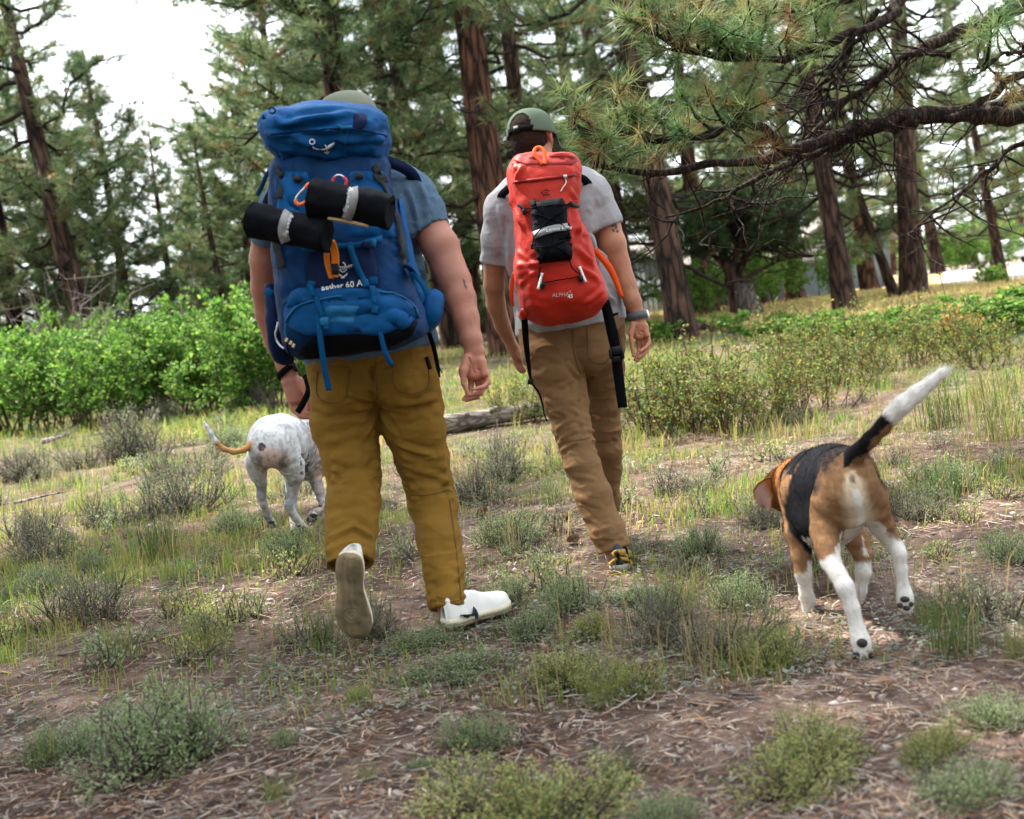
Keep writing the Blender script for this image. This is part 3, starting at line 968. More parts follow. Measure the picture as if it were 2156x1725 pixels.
# middle: the twin stems above the cap, the big red trunk
plant_pine('dark_a', 775, 26, 'dark pine stem rising straight above the cap of the blue backpack hiker', rot=0.4, height=15, lean=(D2R(-1.5), 0))
plant_pine('dark_b', 812, 28, 'second dark stem of the pair above the blue backpack', rot=2.6, height=15, lean=(D2R(-2.5), 0))
plant_pine('big_red', 1080, 25.5, 'big red barked pine behind the green cap, thickest trunk in the wood', rot=2.2, height=17, lean=(D2R(-1.0), 0))
plant_pine('dark_a', 1145, 33, 'dark pine half hidden by the big red trunk', rot=3.9, height=16)
plant_pine('dark_b', 955, 34, 'pine with a dark base seen under the elbow of the blue backpack hiker', rot=0.9, height=15, lean=(D2R(-2), 0))
plant_pine('bushy_a', 640, 42, 'tall bushy pine behind the hiker with the blue backpack', rot=0.9, height=15)
plant_pine('bushy_b', 880, 40, 'bushy pine filling the space between both hikers', rot=4.4, height=16)
plant_pine('bushy_a', 1010, 46, 'far bushy pine whose crown backs the big red trunk', rot=1.6, height=17)
# right side
plant_pine('dark_a', 1440, 22.8, 'dark straight pine trunk just right of the wrist watch of the red backpack hiker', rot=1.5, height=14, lean=(D2R(-3), 0))
plant_pine('dark_b', 1782, 28, 'leaning dark pine trunk above the left flank of the beagle', rot=5.2, height=14, lean=(D2R(-4.5), 0))
plant_pine('big_dark', 1925, 33, 'stout dark brown pine with long side limbs by the sunny meadow', rot=0.2, height=16, lean=(D2R(1), 0), zs=0.85)
plant_pine('far_b', 1885, 34, 'thin leaning stem that shares its foot with the stout pine', rot=1.0, height=10, lean=(D2R(-14), 0), zs=0.65)
plant_pine('dark_b', 2112, 38, 'small crooked pine at the edge of the pale gravel drive', rot=4.8, height=9.5, lean=(D2R(-7), 0))
plant_pine('far_a', 1490, 39, 'short red trunk standing before the cabin roof', rot=2.1, height=13, lean=(D2R(-2), 0), zs=1.45)
plant_pine('far_a', 1672, 46, 'red trunk between the juniper and the grey cabin wall', rot=0.7, height=14, lean=(D2R(-2), 0), zs=1.4)
plant_pine('far_a', 1832, 50, 'orange red trunk glowing in the dry meadow', rot=3.3, height=14, lean=(D2R(-1), 0), zs=1.5)
plant_pine('far_b', 1975, 75, 'dark trunk beyond the gravel drive under a drooping crown', rot=2.9, height=13, zs=1.9)
plant_pine('dark_a', 1330, 38, 'shaded pine behind the red backpack hiker', rot=2.4, height=16)
plant_pine('bushy_a', 1265, 41, 'dark green pine filling the space above the green cap', rot=3.0, height=17)
plant_pine('bushy_b', 1600, 44, 'deep green pine above the juniper', rot=1.3, height=16)
plant_pine('far_a', 2060, 92, 'slim pine beyond the gravel drive on the right', rot=5.0, height=15)
plant_pine('far_a', 2230, 45, 'pine cut by the right edge behind the long boughs', rot=0.6, height=15)
# two unseen pines added outside the left edge so their crowns shade the hikers
for key, x_, y_, rot_, lab in (('open_a', -5.2, 6.6, 0.7, 'unseen tall pine added outside the left edge, its crown shading the hikers'), ('open_a', -5.9, 3.4, 2.1, 'unseen tall pine added beside the camera on the left, shading the foreground')):
    o_ = plant_pine(key, 0, 10, lab, rot=rot_, height=14.5); o_.location = (x_, y_, float(gz(x_, y_)))
# the wood behind
rng = np.random.default_rng(99)
spots = [(20, 50), (590, 56), (850, 66), (1170, 62), (1390, 60), (1530, 64), (1880, 98), (2160, 108), (430, 70), (-40, 64), (1010, 80), (150, 68), (740, 74)]
for i, (u, d) in enumerate(spots):
    h = rng.uniform(9, 15)
    if 230 < u < 560: h = 7.5
    plant_pine('far_a' if u > 1500 else ('far_a', 'far_b')[i % 2], u, d, 'distant pine in the hazy back rows of the wood', 'distant pines', rot=rng.uniform(0, 6.28), height=h, lean=(rng.normal() * 0.02, 0), zs=1.2)

# far wooded hillside that reads as one mass
rng = np.random.default_rng(5)
n = 5200
ang = rng.uniform(-0.75, 0.75, n); dist = rng.uniform(120, 190, n)
xx, yy = np.sin(ang) * dist, np.cos(ang) * dist
hh = (4.2 + 2.0 * vnoise(np.stack([ang * 9, 0 * ang, 0 * ang], 1), 3)) * rng.random(n) ** 0.7
pos = np.stack([xx, yy, hh], 1)
V, F, C = needle_tufts(pos, np.tile([0, 0, 1.0], (n, 1)), 9, 1.7, 0.55, rng, NEEDLE_COLS * 1.1, 0.0)
props(make_mesh('distant_forest', V, F, MATS['needle'], C, False), kind='stuff')

# the wood goes on behind and beside the camera: its crowns shade the clearing from the back
rng = np.random.default_rng(6)
pos, dr = [], []
for k in range(64):
    a = math.radians(rng.uniform(72, 288)); r = rng.uniform(9, 24)
    if abs(math.degrees(a) - 180) > 80: r = rng.uniform(13, 26)
    b = np.array([math.sin(a) * r, math.cos(a) * r, 0]); h = rng.uniform(9, 14)
    n = 150; t = rng.random(n) ** 0.8
    az = rng.random(n) * 6.283; rad = 2.6 * (1 - t) ** 0.7 * np.sqrt(rng.random(n))
    pos.append(b + np.stack([np.cos(az) * rad, np.sin(az) * rad, 1.2 + t * (h - 1.2)], 1)); dr.append(np.stack([np.cos(az), np.sin(az), 0.4 + 0 * az], 1))
V, F, C = needle_tufts(np.concatenate(pos), np.concatenate(dr), 9, 0.75, 0.16, rng, NEEDLE_COLS, 0.0)
props(make_mesh('surrounding_forest', V, F, MATS['needle'], C, False), kind='stuff')

# ------------------------------------------------------------------ the near pine whose boughs hang in from the right
def near_pine():
    rng = np.random.default_rng(77)
    base = onground(2540, 7.6)
    r = empty('pine_tree', base, 'near pine outside the right edge whose long dark boughs hang across the upper right', 'pine tree')
    tp = np.array([[0, 0, -0.2], [0, 0, 0.1], [-0.05, 0, 1.5], [-0.10, 0.05, 3.2], [-0.1, 0.1, 5.5], [-0.05, 0.1, 8.5]]) + base
    V, F = tube(smooth_path(tp, 22), np.linspace(0.24, 0.07, 22), 16)
    make_mesh('trunk', V, F, MATS['bark_dark'], None, True, r)
    def at_trunk(z): return base + np.array([-0.07, 0.05, z])
    wood, dead = MB(), MB()
    tpos, tdir = [], []
    def limb(px, r0, r1, start=None, n=26, sides=8, gnarl=0.009):
        pts = PV(px)
        if start is not None: pts = np.vstack([at_trunk(start)[None], pts])
        p = smooth_path(pts, n)
        p[1:-1] += rng.normal(size=(n - 2, 3)) * gnarl * np.linspace(1, 0.6, n - 2)[:, None]
        p = smooth_path(p, n * 2)
        rad = np.linspace(r0, r1, len(p)) * (1 + 0.10 * rng.normal(size=len(p)))
        wood.add(*tube(p, rad, sides))
        return p
    def twigs(p, n, lmin, lmax, needles=False, t0=0.1, t1=1.0, down=0.3, gen=2):
        for i in range(n):
            k = int(rng.uniform(t0, t1) * (len(p) - 2))
            b = p[k]; ax = nrm(p[k + 1] - p[k])
            d = nrm(ax * rng.uniform(0.2, 1.0) + nrm(rng.normal(size=3)) * 0.9 + np.array([0, 0, -down if not needles else 0.55]))
            L = rng.uniform(lmin, lmax)
            c = [b]; dd = d.copy()
            for s in range(5):
                dd = nrm(dd + rng.normal(size=3) * 0.30 + np.array([0, 0, 0.10])); c.append(c[-1] + dd * L / 5)
            c = np.array(c)
            (wood if needles else dead).add(*tube(c, np.linspace(0.0085, 0.002, 6) * (1.25 if needles else 1.0) * (0.7 + 0.6 * rng.random()), 4, False))
            for g in range(gen):
                kk = rng.integers(1, 5); b2 = c[kk]; d2 = nrm(dd + rng.normal(size=3) * 0.8)
                e2 = b2 + d2 * L * rng.uniform(0.2, 0.5)
                mid2 = (b2 + e2) / 2 + rng.normal(size=3) * 0.02
                (wood if needles else dead).add(*tube([b2, mid2, e2], [0.004, 0.003, 0.0015], 3, False))
                if needles: tpos.append(e2); tdir.append(d2 + np.array([0, 0, 0.3]))
            if needles: tpos.append(c[-1]); tdir.append(dd); tpos.append(c[-2]); tdir.append(dd)
    A = limb([(2156, 236, 7.3), (2080, 240, 7.2), (1990, 235, 7.1), (1900, 246, 7.0), (1830, 264, 6.9), (1760, 287, 6.8), (1680, 312, 6.6), (1600, 338, 6.5), (1500, 346, 6.3), (1400, 364, 6.2), (1300, 360, 6.1), (1238, 338, 6.0)], 0.062, 0.010, 2.05, 30)
    A2 = limb([(1655, 318, 6.55), (1628, 290, 6.5), (1600, 266, 6.45), (1555, 264, 6.4), (1500, 284, 6.3), (1420, 292, 6.2), (1330, 286, 6.1), (1262, 272, 6.0), (1212, 240, 5.95)], 0.028, 0.006)
    B = limb([(2156, 12, 7.4), (2060, 52, 7.3), (1960, 92, 7.2), (1880, 142, 7.1), (1800, 200, 7.0), (1735, 255, 6.95), (1690, 300, 6.9)], 0.050, 0.012, 2.85, 24)
    Cc = limb([(1930, -30, 7.2), (1880, 30, 7.0), (1800, 66, 6.8), (1720, 104, 6.7), (1620, 122, 6.5), (1530, 122, 6.4), (1440, 104, 6.3), (1370, 72, 6.2), (1345, 50, 6.2)], 0.034, 0.007, 3.5, 24)
    D = limb([(1930, 262, 7.0), (1840, 272, 7.0), (1750, 312, 6.9), (1660, 346, 6.8), (1570, 388, 6.7), (1490, 434, 6.6), (1400, 458, 6.5)], 0.030, 0.005)
    E_ = limb([(2156, 160, 7.2), (2080, 205, 7.1), (2030, 240, 7.05), (1990, 250, 7.0)], 0.022, 0.020, 2.3, 14)
    G_ = limb([(2156, 200, 7.6), (2100, 222, 7.5), (2040, 236, 7.3)], 0.034, 0.034, 2.15, 12)
    H_ = limb([(2156, 305, 7.8), (2090, 352, 7.7), (2030, 400, 7.6), (1960, 452, 7.5), (1900, 500, 7.4)], 0.020, 0.004, 1.75, 16)
    I_ = limb([(2000, 118, 7.2), (1930, 110, 7.1), (1860, 150, 7.0), (1810, 210, 6.9), (1790, 300, 6.8)], 0.020, 0.006)
    J_ = limb([(1800, 68, 6.8), (1745, 160, 6.8), (1700, 240, 6.8), (1680, 330, 6.8), (1640, 420, 6.8)], 0.016, 0.004)
    K_ = limb([(1850, 20, 7.0), (1790, 110, 7.0), (1740, 200, 7.0), (1705, 300, 7.0)], 0.018, 0.006)
    for p, n in ((A, 20), (B, 24), (D, 26), (I_, 14), (J_, 16), (K_, 16), (H_, 18), (E_, 8)):
        twigs(p, n, 0.18, 0.75, False, 0.05, 1.0, 0.35)
    twigs(A2, 30, 0.16, 0.36, True, 0.30, 1.0)
    twigs(Cc, 34, 0.16, 0.38, True, 0.42, 1.0)
    twigs(A, 5, 0.14, 0.26, True, 0.92, 1.0)
    top = limb([(2000, -60, 7.4), (1900, -40, 7.2), (1790, 0, 7.1), (1700, 22, 7.0), (1600, 30, 6.9)], 0.024, 0.006, 3.7)
    twigs(top, 14, 0.2, 0.4, True, 0.4, 1.0)
    RR = limb([(2200, 120, 7.0), (2130, 110, 6.9), (2080, 130, 6.8), (2040, 150, 6.8)], 0.014, 0.004)
    twigs(RR, 10, 0.2, 0.4, True)
    for z in np.linspace(5.2, 8.3, 12):                       # the rest of its crown, mostly out of the picture
        az = rng.uniform(-1.5, 1.5); L = 2.6 * (1 - (z - 3) / 8) + 0.5
        pts = at_trunk(z) + np.array([math.cos(az), math.sin(az), 0.18]) * (L * np.linspace(0, 1, 8))[:, None] + rng.normal(size=(8, 3)) * 0.05
        wood.add(*tube(pts, np.linspace(0.04, 0.008, 8), 6)); twigs(smooth_path(pts, 30), 26, 0.2, 0.5, True, 0.3, 1.0)
    wood.build('limbs', MATS['bark_limb'], r)['kind'] = 'stuff'
    dead.build('dead_twigs', MATS['bark_limb'], r)['kind'] = 'stuff'
    cols = np.array([[0.100, 0.190, 0.062], [0.130, 0.215, 0.070], [0.080, 0.160, 0.062], [0.180, 0.225, 0.080], [0.24, 0.19, 0.075]])
    V, F, C = needle_tufts(np.array(tpos), np.array(tdir), 30, 0.155, 0.0052, rng, cols, 0.08)
    make_mesh('crown', V, F, MATS['needle'], C, False, r)['kind'] = 'stuff'
near_pine()

# juniper with a dark flat crown, its split stump, cabin, second roof, log, sticks, truck
def juniper():
    rng = np.random.default_rng(15)
    base = onground(1558, 33)
    r = empty('juniper_tree', base, 'dark juniper with a flat wide crown and a twisted grey stem beside a stump', 'juniper')
    tk = MB()
    def up_(pts, r0, r1):
        p = smooth_path(np.array(pts) + base, 10); tk.add(*tube(p, np.linspace(r0, r1, 10), 10)); return p
    main = up_([[0, 0, -0.1], [-0.05, 0, 0.6], [-0.12, 0, 1.2], [-0.3, 0, 1.8], [-0.4, 0.1, 2.8]], 0.27, 0.08)
    br = [up_([[-0.1, 0, 0.9], [0.3, 0.1, 1.6], [0.7, 0.3, 2.0], [1.4, 0.3, 2.4]], 0.13, 0.04), up_([[-0.15, 0, 1.2], [0.1, -0.2, 1.9], [0.4, -0.5, 2.8]], 0.12, 0.05),
          up_([[-0.25, 0, 1.5], [-0.8, 0.2, 2.1], [-1.4, 0.3, 2.6]], 0.09, 0.03), up_([[0.0, 0, 1.0], [0.7, -0.2, 1.3], [1.4, -0.3, 1.5], [2.1, -0.2, 1.45]], 0.06, 0.012), up_([[-0.35, 0, 1.9], [-0.7, -0.4, 2.6], [-0.9, -0.6, 3.4]], 0.08, 0.03)]
    a, b = tk.arrays(); make_mesh('trunk', a, b, MATS['bark_dark'], None, True, r)
    n = 3000
    p = rng.normal(size=(n, 3)); p = nrm(p) * rng.random((n, 1)) ** 0.4
    p = p * np.array([2.1, 1.8, 1.15]) + np.array([0.15, 0, 2.85]); p[:, 2] += 0.10 * np.abs(p[:, 0]) * -0.35
    p += 0.25 * np.stack([vnoise(p * 1.3, 1), vnoise(p * 1.3, 2), vnoise(p * 1.3, 3)], 1)
    keep = vnoise(p * 1.4, 7) > -0.36
    p = p[keep] + base
    tw = MB()
    for i in rng.integers(0, len(p), 240):
        b0 = [main, *br][rng.integers(0, 6)]; q = b0[rng.integers(4, 10)]
        tw.add(*tube([q, (q + p[i]) / 2 + rng.normal(size=3) * 0.12, p[i]], [0.025, 0.016, 0.005], 3, False))
    tw.build('limbs', MATS['bark_limb'], r)['kind'] = 'stuff'
    V, F, C = needle_tufts(p, nrm(p - base - np.array([0, 0, 1.9])), 12, 0.20, 0.026, rng, np.array([[0.030, 0.068, 0.026], [0.040, 0.085, 0.030], [0.055, 0.100, 0.034]]), 0.02)
    make_mesh('crown', V, F, MATS['needle'], C, False, r)['kind'] = 'stuff'
    # stump
    b2 = onground(1583, 31)
    rows = []
    k = 18
    for i, z in enumerate((-0.1, 0.05, 0.35, 0.7, 0.86)):
        for j in range(k):
            a_ = j / k * 6.283
            rr = (0.36 - 0.16 * z) * (1 + 0.16 * math.sin(3 * a_ + 1) + 0.08 * math.sin(7 * a_))
            zz = z + (0.16 * math.sin(2 * a_) + 0.10 * math.sin(5 * a_ + 1) if i == 4 else 0)
            rows.append(b2 + np.array([rr * math.cos(a_) - 0.16 * z, rr * math.sin(a_), zz]))
    V = np.vstack([rows, [b2 + np.array([-0.12, 0, 0.55])]])
    i = np.arange(4)[:, None] * k + np.arange(k)[None]; j = np.arange(4)[:, None] * k + (np.arange(k)[None] + 1) % k
    F = [np.stack([i, j, j + k, i + k], -1).reshape(-1, 4), np.stack([4 * k + np.arange(k), 4 * k + (np.arange(k) + 1) % k, np.full(k, 5 * k)], -1)]
    props(make_mesh('tree_stump', V, F, MATS['stump_wood'], None, False), 'split grey stump leaning against the foot of the juniper', 'stump')
juniper()

def log_like(name, px, r0, r1, label, cat, knots=5, m='log_grey', seed=1, n=44, stubs=3):
    rng = np.random.default_rng(seed)
    p = smooth_path(PV(px), n)
    V, F = tube(p, np.linspace(r0, r1, n), 16)
    mid = p[np.clip(np.arange(len(V)) // 16, 0, n - 1)]
    V = V + nrm(V - mid) * (0.16 * r0 * fbm(V * np.array([2.2, 16, 16]), 3, seed))[:, None]
    root = empty(name, p[n // 2], label, cat)
    make_mesh('wood', V, F, MATS[m], None, True, root)
    for s in range(stubs):
        k = rng.integers(3, n - 3); d = nrm(np.array([rng.normal() * 0.5, -0.6, 0.6 + rng.random() * 0.4]))
        V, F = tube(np.array([p[k], p[k] + d * r0 * 0.95, p[k] + d * r0 * (1.15 + 0.4 * rng.random())]), [r0 * 0.5, r0 * 0.36, r0 * 0.22], 8)
        make_mesh('knot', V, F, MATS[m], None, True, root)
    return root
log_like('fallen_log', [(905, 900, 10.4), (980, 886, 10.5), (1060, 874, 10.6), (1140, 862, 10.7), (1240, 846, 10.9), (1330, 832, 11.1), (1400, 818, 11.3)], 0.080, 0.062, 'grey weathered log lying on the ground between the two hikers', 'log', stubs=6)
log_like('dead_branch', [(1440, 690, 24), (1475, 688, 24.2), (1500, 694, 24.3), (1535, 700, 24.5)], 0.09, 0.04, 'dark fallen branch lying right of the dark straight pine', 'branch', m='bark_dark', seed=4)
log_like('dead_branch', [(1700, 692, 20), (1740, 688, 20.4), (1790, 672, 20.6)], 0.06, 0.03, 'dark dead branch lying before the leaning trunk', 'branch', m='bark_dark', seed=5)
log_like('upright_stick', [(318, 903, 14.6), (322, 890, 14.6), (330, 872, 14.6), (334, 860, 14.6)], 0.045, 0.012, 'grey broken stick standing upright before the oak thicket', 'stick', seed=6, stubs=0)
log_like('dead_branch', [(90, 930, 12.6), (120, 922, 12.8), (145, 915, 13.0)], 0.03, 0.012, 'pale dead branch on the ground at the foot of the left thicket', 'branch', seed=9, stubs=2)
log_like('dead_branch', [(1480, 1100, 5.35), (1530, 1096, 5.4), (1590, 1092, 5.45), (1650, 1080, 5.5)], 0.016, 0.006, 'pale splintered branch on the ground left of the beagle', 'branch', seed=10, stubs=3)
log_like('dead_branch', [(1750, 1492, 2.95), (1800, 1480, 2.97), (1850, 1462, 3.0)], 0.006, 0.003, 'tan stick in the foreground below the hind paw of the beagle', 'branch', seed=12, stubs=0)
log_like('dead_branch', [(30, 1060, 7.2), (90, 1045, 7.4), (140, 1035, 7.5)], 0.010, 0.004, 'thin grey branch lying in the left meadow', 'branch', seed=13, stubs=2)

# dry twigs rising out of the thicket under the leaning pine
rg = np.random.default_rng(31)
dt = MB(); b0 = onground(175, 19)
for i in range(34):
    d = np.array([rg.normal() * 0.5, rg.normal() * 0.3, 1.0]); tip = b0 + np.array([rg.normal() * 0.5, rg.normal() * 0.3, 0]) + d * rg.uniform(1.7, 2.45)
    pts = smooth_path([b0, (b0 + tip) / 2 + rg.normal(size=3) * 0.15, tip], 7); dt.add(*tube(pts, np.linspace(0.014, 0.003, 7), 3, False), np.array([0.20, 0.16, 0.15]))
    for k in range(4):
        q = pts[rg.integers(3, 7)]; dt.add(*tube([q, q + rg.normal(size=3) * 0.22], [0.006, 0.002], 3, False), np.array([0.20, 0.16, 0.15]))
props(dt.build('dead_shrub', MATS['twig']), 'leafless grey shrub poking out above the oak thicket', 'shrub')

# cabin
mat('siding', base=(0.16, 0.19, 0.20), rough=0.8, noise=(3, 0.15, 3))
mat('roofing', base=(0.24, 0.215, 0.20), rough=0.9, noise=(5, 0.2, 4))
mat('fascia', base=(0.055, 0.055, 0.06), rough=0.8)
def cabin(u, d, w, h, depth, rise, yaw, label):
    b = onground(u, d)
    r = empty('cabin', b, label, 'cabin')
    ca, sa = math.cos(yaw), math.sin(yaw)
    ax = np.array([[ca, sa, 0], [-sa, ca, 0], [0, 0, 1.0]])
    V, F = box(b + ax[2] * h / 2, ax, (w / 2, depth / 2, h / 2), 0.01); make_mesh('wall', V, F, MATS['siding'], None, False, r)
    gable = np.array([[-w / 2, -depth / 2, h], [w / 2, -depth / 2, h], [0, -depth / 2, h + rise], [-w / 2, depth / 2, h], [w / 2, depth / 2, h], [0, depth / 2, h + rise]]) @ ax + b
    make_mesh('gable', gable, [np.array([[0, 1, 2], [5, 4, 3]]), np.array([[0, 3, 4, 1], [1, 4, 5, 2], [2, 5, 3, 0]])], MATS['siding'], None, False, r)
    n = int(w / 0.35)
    vs = None
    for i in range(n + 1):
        xx = -w / 2 + w * i / n
        hh = h + rise * (1 - abs(xx) / (w / 2)) * 0.96
        V, F = box(b + np.array([xx, -depth / 2 - 0.015, hh / 2]) @ ax, ax, (0.035, 0.02, hh / 2), 0.1)
        make_mesh('siding_batten', V, F, MATS['siding'], None, False, r)
    for s in (-1, 1):
        sl = math.hypot(w / 2 + 0.5, rise * (w / 2 + 0.5) / (w / 2)); ang = math.atan2(rise, w / 2) * s
        a2 = np.array([[math.cos(ang), 0, -math.sin(ang)], [0, 1, 0], [math.sin(ang), 0, math.cos(ang)]]) @ ax
        c = b + np.array([s * (w / 4 + 0.25), 0, h + rise / 2 + 0.02 - 0.25 * rise / w]) @ ax
        V, F = box(c + a2[2] * 0.08, a2, (sl / 2, depth / 2 + 0.4, 0.07), 0.2); make_mesh('roof', V, F, MATS['roofing'], None, False, r)
    return r
cabin(1712, 60, 4.6, 2.3, 8, 1.1, D2R(6), 'grey cabin with vertical siding behind the red trunk')
cabin(1500, 52, 9.0, 1.5, 8, 1.4, D2R(-62), 'low cabin with a pale shingled roof behind the juniper')

# white pickup truck far right
mat('car_white', base=(0.62, 0.64, 0.66), rough=0.3, spec=0.5); mat('car_glass', base=(0.02, 0.025, 0.03), rough=0.1, spec=0.6); mat('tyre', base=(0.015, 0.015, 0.016), rough=0.9)
mat('rim', base=(0.4, 0.4, 0.42), rough=0.4, metal=0.8)
def truck():
    b = onground(2128, 84)
    r = empty('parked_truck', b, 'pale pickup truck parked beyond the gravel drive, half hidden by branches', 'truck')
    yaw = D2R(8); ca, sa = math.cos(yaw), math.sin(yaw); ax = np.array([[ca, sa, 0], [-sa, ca, 0], [0, 0, 1.0]])
    def prof(name, pts, y0, y1, m):
        n = len(pts); V = np.array([[x, y, z] for y in (y0, y1) for x, z in pts]) @ ax + b
        q = np.arange(n); F = [np.stack([q, (q + 1) % n, (q + 1) % n + n, q + n], -1)]
        make_mesh(name, V, [F[0], np.array([q[::-1]]), np.array([q + n])], MATS[m], None, False, r)
    prof('body', [(-2.6, 0.5), (-2.6, 1.05), (-0.9, 1.05), (1.2, 1.1), (2.5, 1.0), (2.65, 0.8), (2.65, 0.5)], -0.9, 0.9, 'car_white')
    prof('cab', [(-0.9, 1.06), (-0.75, 1.75), (0.5, 1.78), (1.25, 1.11)], -0.8, 0.8, 'car_white')
    prof('window', [(-0.72, 1.15), (-0.62, 1.64), (-0.1, 1.66), (-0.1, 1.15)], -0.83, -0.79, 'car_glass'); prof('window', [(0.0, 1.15), (0.0, 1.66), (0.42, 1.66), (0.98, 1.16)], -0.83, -0.79, 'car_glass')
    for x in (-1.7, 1.7):
        for y in (-0.86, 0.86):
            c = b + np.array([x, y, 0.36]) @ ax; w = make_mesh('wheel', *tube(np.array([c - ax[1] * 0.11, c + ax[1] * 0.11]), [0.36, 0.36], 20), MATS['tyre'], None, False, r)
            make_mesh('rim', *tube(np.array([c - ax[1] * 0.12, c + ax[1] * 0.12]), [0.2, 0.2], 16), MATS['rim'], None, False, w)
truck()

# ------------------------------------------------------------------ shrubs
def leaf_quads(pos, out, size, rng, cols, jit=0.25, aspect=0.6, simple=False):
    """Leaves: folded diamond of four triangles' worth (two quads) at pos facing roughly out."""
    n = len(pos)
    d = nrm(out + rng.normal(size=(n, 3)) * 0.8)
    s = nrm(np.cross(d, rng.normal(size=(n, 3))))
    up_ = nrm(np.cross(s, d))
    L = (size * (0.6 + 0.7 * rng.random(n)))[:, None]
    W = L * aspect * 0.5
    fold = up_ * W * 0.35
    if simple:
        V = np.stack([pos, pos + d * L * 0.55 + s * W * 1.2, pos + d * L, pos + d * L * 0.55 - s * W * 1.2], 1).reshape(-1, 3)
        c = cols[rng.integers(0, len(cols), n)] * (1 - jit + 2 * jit * rng.random((n, 1)))
        return V, [np.arange(n)[:, None] * 4 + np.arange(4)[None]], np.repeat(c, 4, 0)
    m0, m1 = pos + d * L * 0.35, pos + d * L * 0.72
    V = np.stack([pos, m0 + s * W + fold, m1 + s * W * 0.75 + fold, pos + d * L, m1 - s * W * 0.75 + fold, m0 - s * W + fold], 1).reshape(-1, 3)
    i = np.arange(n)[:, None] * 6
    F = [np.vstack([np.hstack([i, i + 1, i + 2, i + 3]), np.hstack([i, i + 3, i + 4, i + 5])])]
    c = cols[rng.integers(0, len(cols), n)] * (1 - jit + 2 * jit * rng.random((n, 1)))
    return V, F, np.repeat(c, 6, 0)

OAK = np.array([[0.075, 0.180, 0.026], [0.105, 0.230, 0.034], [0.150, 0.275, 0.044], [0.055, 0.135, 0.026], [0.200, 0.300, 0.062]])
def oak_meshes(seed, h, w, n_stem=15, leaves=5200, size=0.075):
    rng = np.random.default_rng(seed)
    wood = MB(); pos, out = [], []
    for i in range(n_stem):
        az = rng.random() * 6.283; r = w * 0.5 * math.sqrt(rng.random())
        base = np.array([math.cos(az) * r * 0.55, math.sin(az) * r * 0.55, -0.05])
        hh = h * rng.uniform(0.65, 1.0) * (1 - 0.25 * (r / (w * 0.5)) ** 2)
        top = np.array([math.cos(az) * r * 1.05 + rng.normal() * 0.12, math.sin(az) * r * 1.05 + rng.normal() * 0.12, hh])
        mid = (base + top) / 2 + rng.normal(size=3) * 0.08
        pts = smooth_path([base, mid, top], 6)
        wood.add(*tube(pts, np.linspace(0.016, 0.004, 6), 4, False), np.array([0.07, 0.05, 0.04]))
        for s in range(13):
            t = rng.uniform(0.22, 1)
            b = pts[0] + (pts[-1] - pts[0]) * t + (mid - (base + top) / 2) * math.sin(t * 3.14)
            d = nrm(np.array([rng.normal(), rng.normal(), 0.55 + 0.4 * rng.normal()]))
            L = rng.uniform(0.16, 0.42) * h / 2
            e = b + d * L
            wood.add(*tube([b, (b + e) / 2 + rng.normal(size=3) * 0.02, e], [0.005, 0.004, 0.002], 3, False), np.array([0.08, 0.055, 0.04]))
            m = leaves // (n_stem * 13)
            tt = rng.random(m)[:, None] ** 0.7
            pos.append(b + (e - b) * tt + rng.normal(size=(m, 3)) * 0.045 * h / 2); out.append(np.tile(d, (m, 1)) + np.array([0, 0, 0.3]))
    V, F, C = leaf_quads(np.concatenate(pos), np.concatenate(out), size, rng, OAK, 0.3, 0.62)
    a, b = wood.arrays()
    return mesh_only('stems', a, b, MATS['twig'], np.concatenate(wood.C)), mesh_only('leaves', V, F, MATS['leafy'], C, False)

ROSE = np.array([[0.105, 0.175, 0.040], [0.130, 0.200, 0.045], [0.075, 0.135, 0.038], [0.130, 0.195, 0.050], [0.300, 0.250, 0.045], [0.180, 0.195, 0.050]])
def rose_meshes(seed, h, w, n_stem=34, leaves=2300, size=0.024):
    rng = np.random.default_rng(seed)
    wood = MB(); pos, out = [], []
    for i in range(n_stem):
        az = rng.random() * 6.283; r = w * 0.5 * math.sqrt(rng.random())
        base = np.array([math.cos(az) * r * 0.6, math.sin(az) * r * 0.6, -0.03])
        lean = rng.normal(size=2) * 0.16 * h
        top = np.array([math.cos(az) * r + lean[0], math.sin(az) * r + lean[1], h * rng.uniform(0.45, 1.3)])
        pts = smooth_path([base, (base + top) / 2 + rng.normal(size=3) * 0.05, top], 5)
        wood.add(*tube(pts, np.linspace(0.0055, 0.0015, 5), 3, False), np.array([0.10, 0.05, 0.035]) * rng.uniform(0.5, 1.4))
        for s in range(9):
            t = rng.uniform(0.25, 1); b = np.array([np.interp(t, np.linspace(0, 1, 5), pts[:, k]) for k in range(3)])
            d = nrm(rng.normal(size=3) + np.array([0, 0, 0.4])); e = b + d * rng.uniform(0.06, 0.2)
            wood.add(*tube([b, (b + e) / 2 + rng.normal(size=3) * 0.008, e], [0.0028, 0.002, 0.001], 3, False), np.array([0.09, 0.05, 0.035]) * rng.uniform(0.6, 1.4))
            m = max(1, leaves // (n_stem * 9)); tt = rng.random(m)[:, None]
            pos.append(b + (e - b) * tt + rng.normal(size=(m, 3)) * 0.012); out.append(np.tile(d, (m, 1)))
    V, F, C = leaf_quads(np.concatenate(pos), np.concatenate(out), size, rng, ROSE, 0.3, 0.75, True)
    a, b = wood.arrays()
    return mesh_only('stems', a, b, MATS['twig'], np.concatenate(wood.C)), mesh_only('leaves', V, F, MATS['leafy'], C, False)

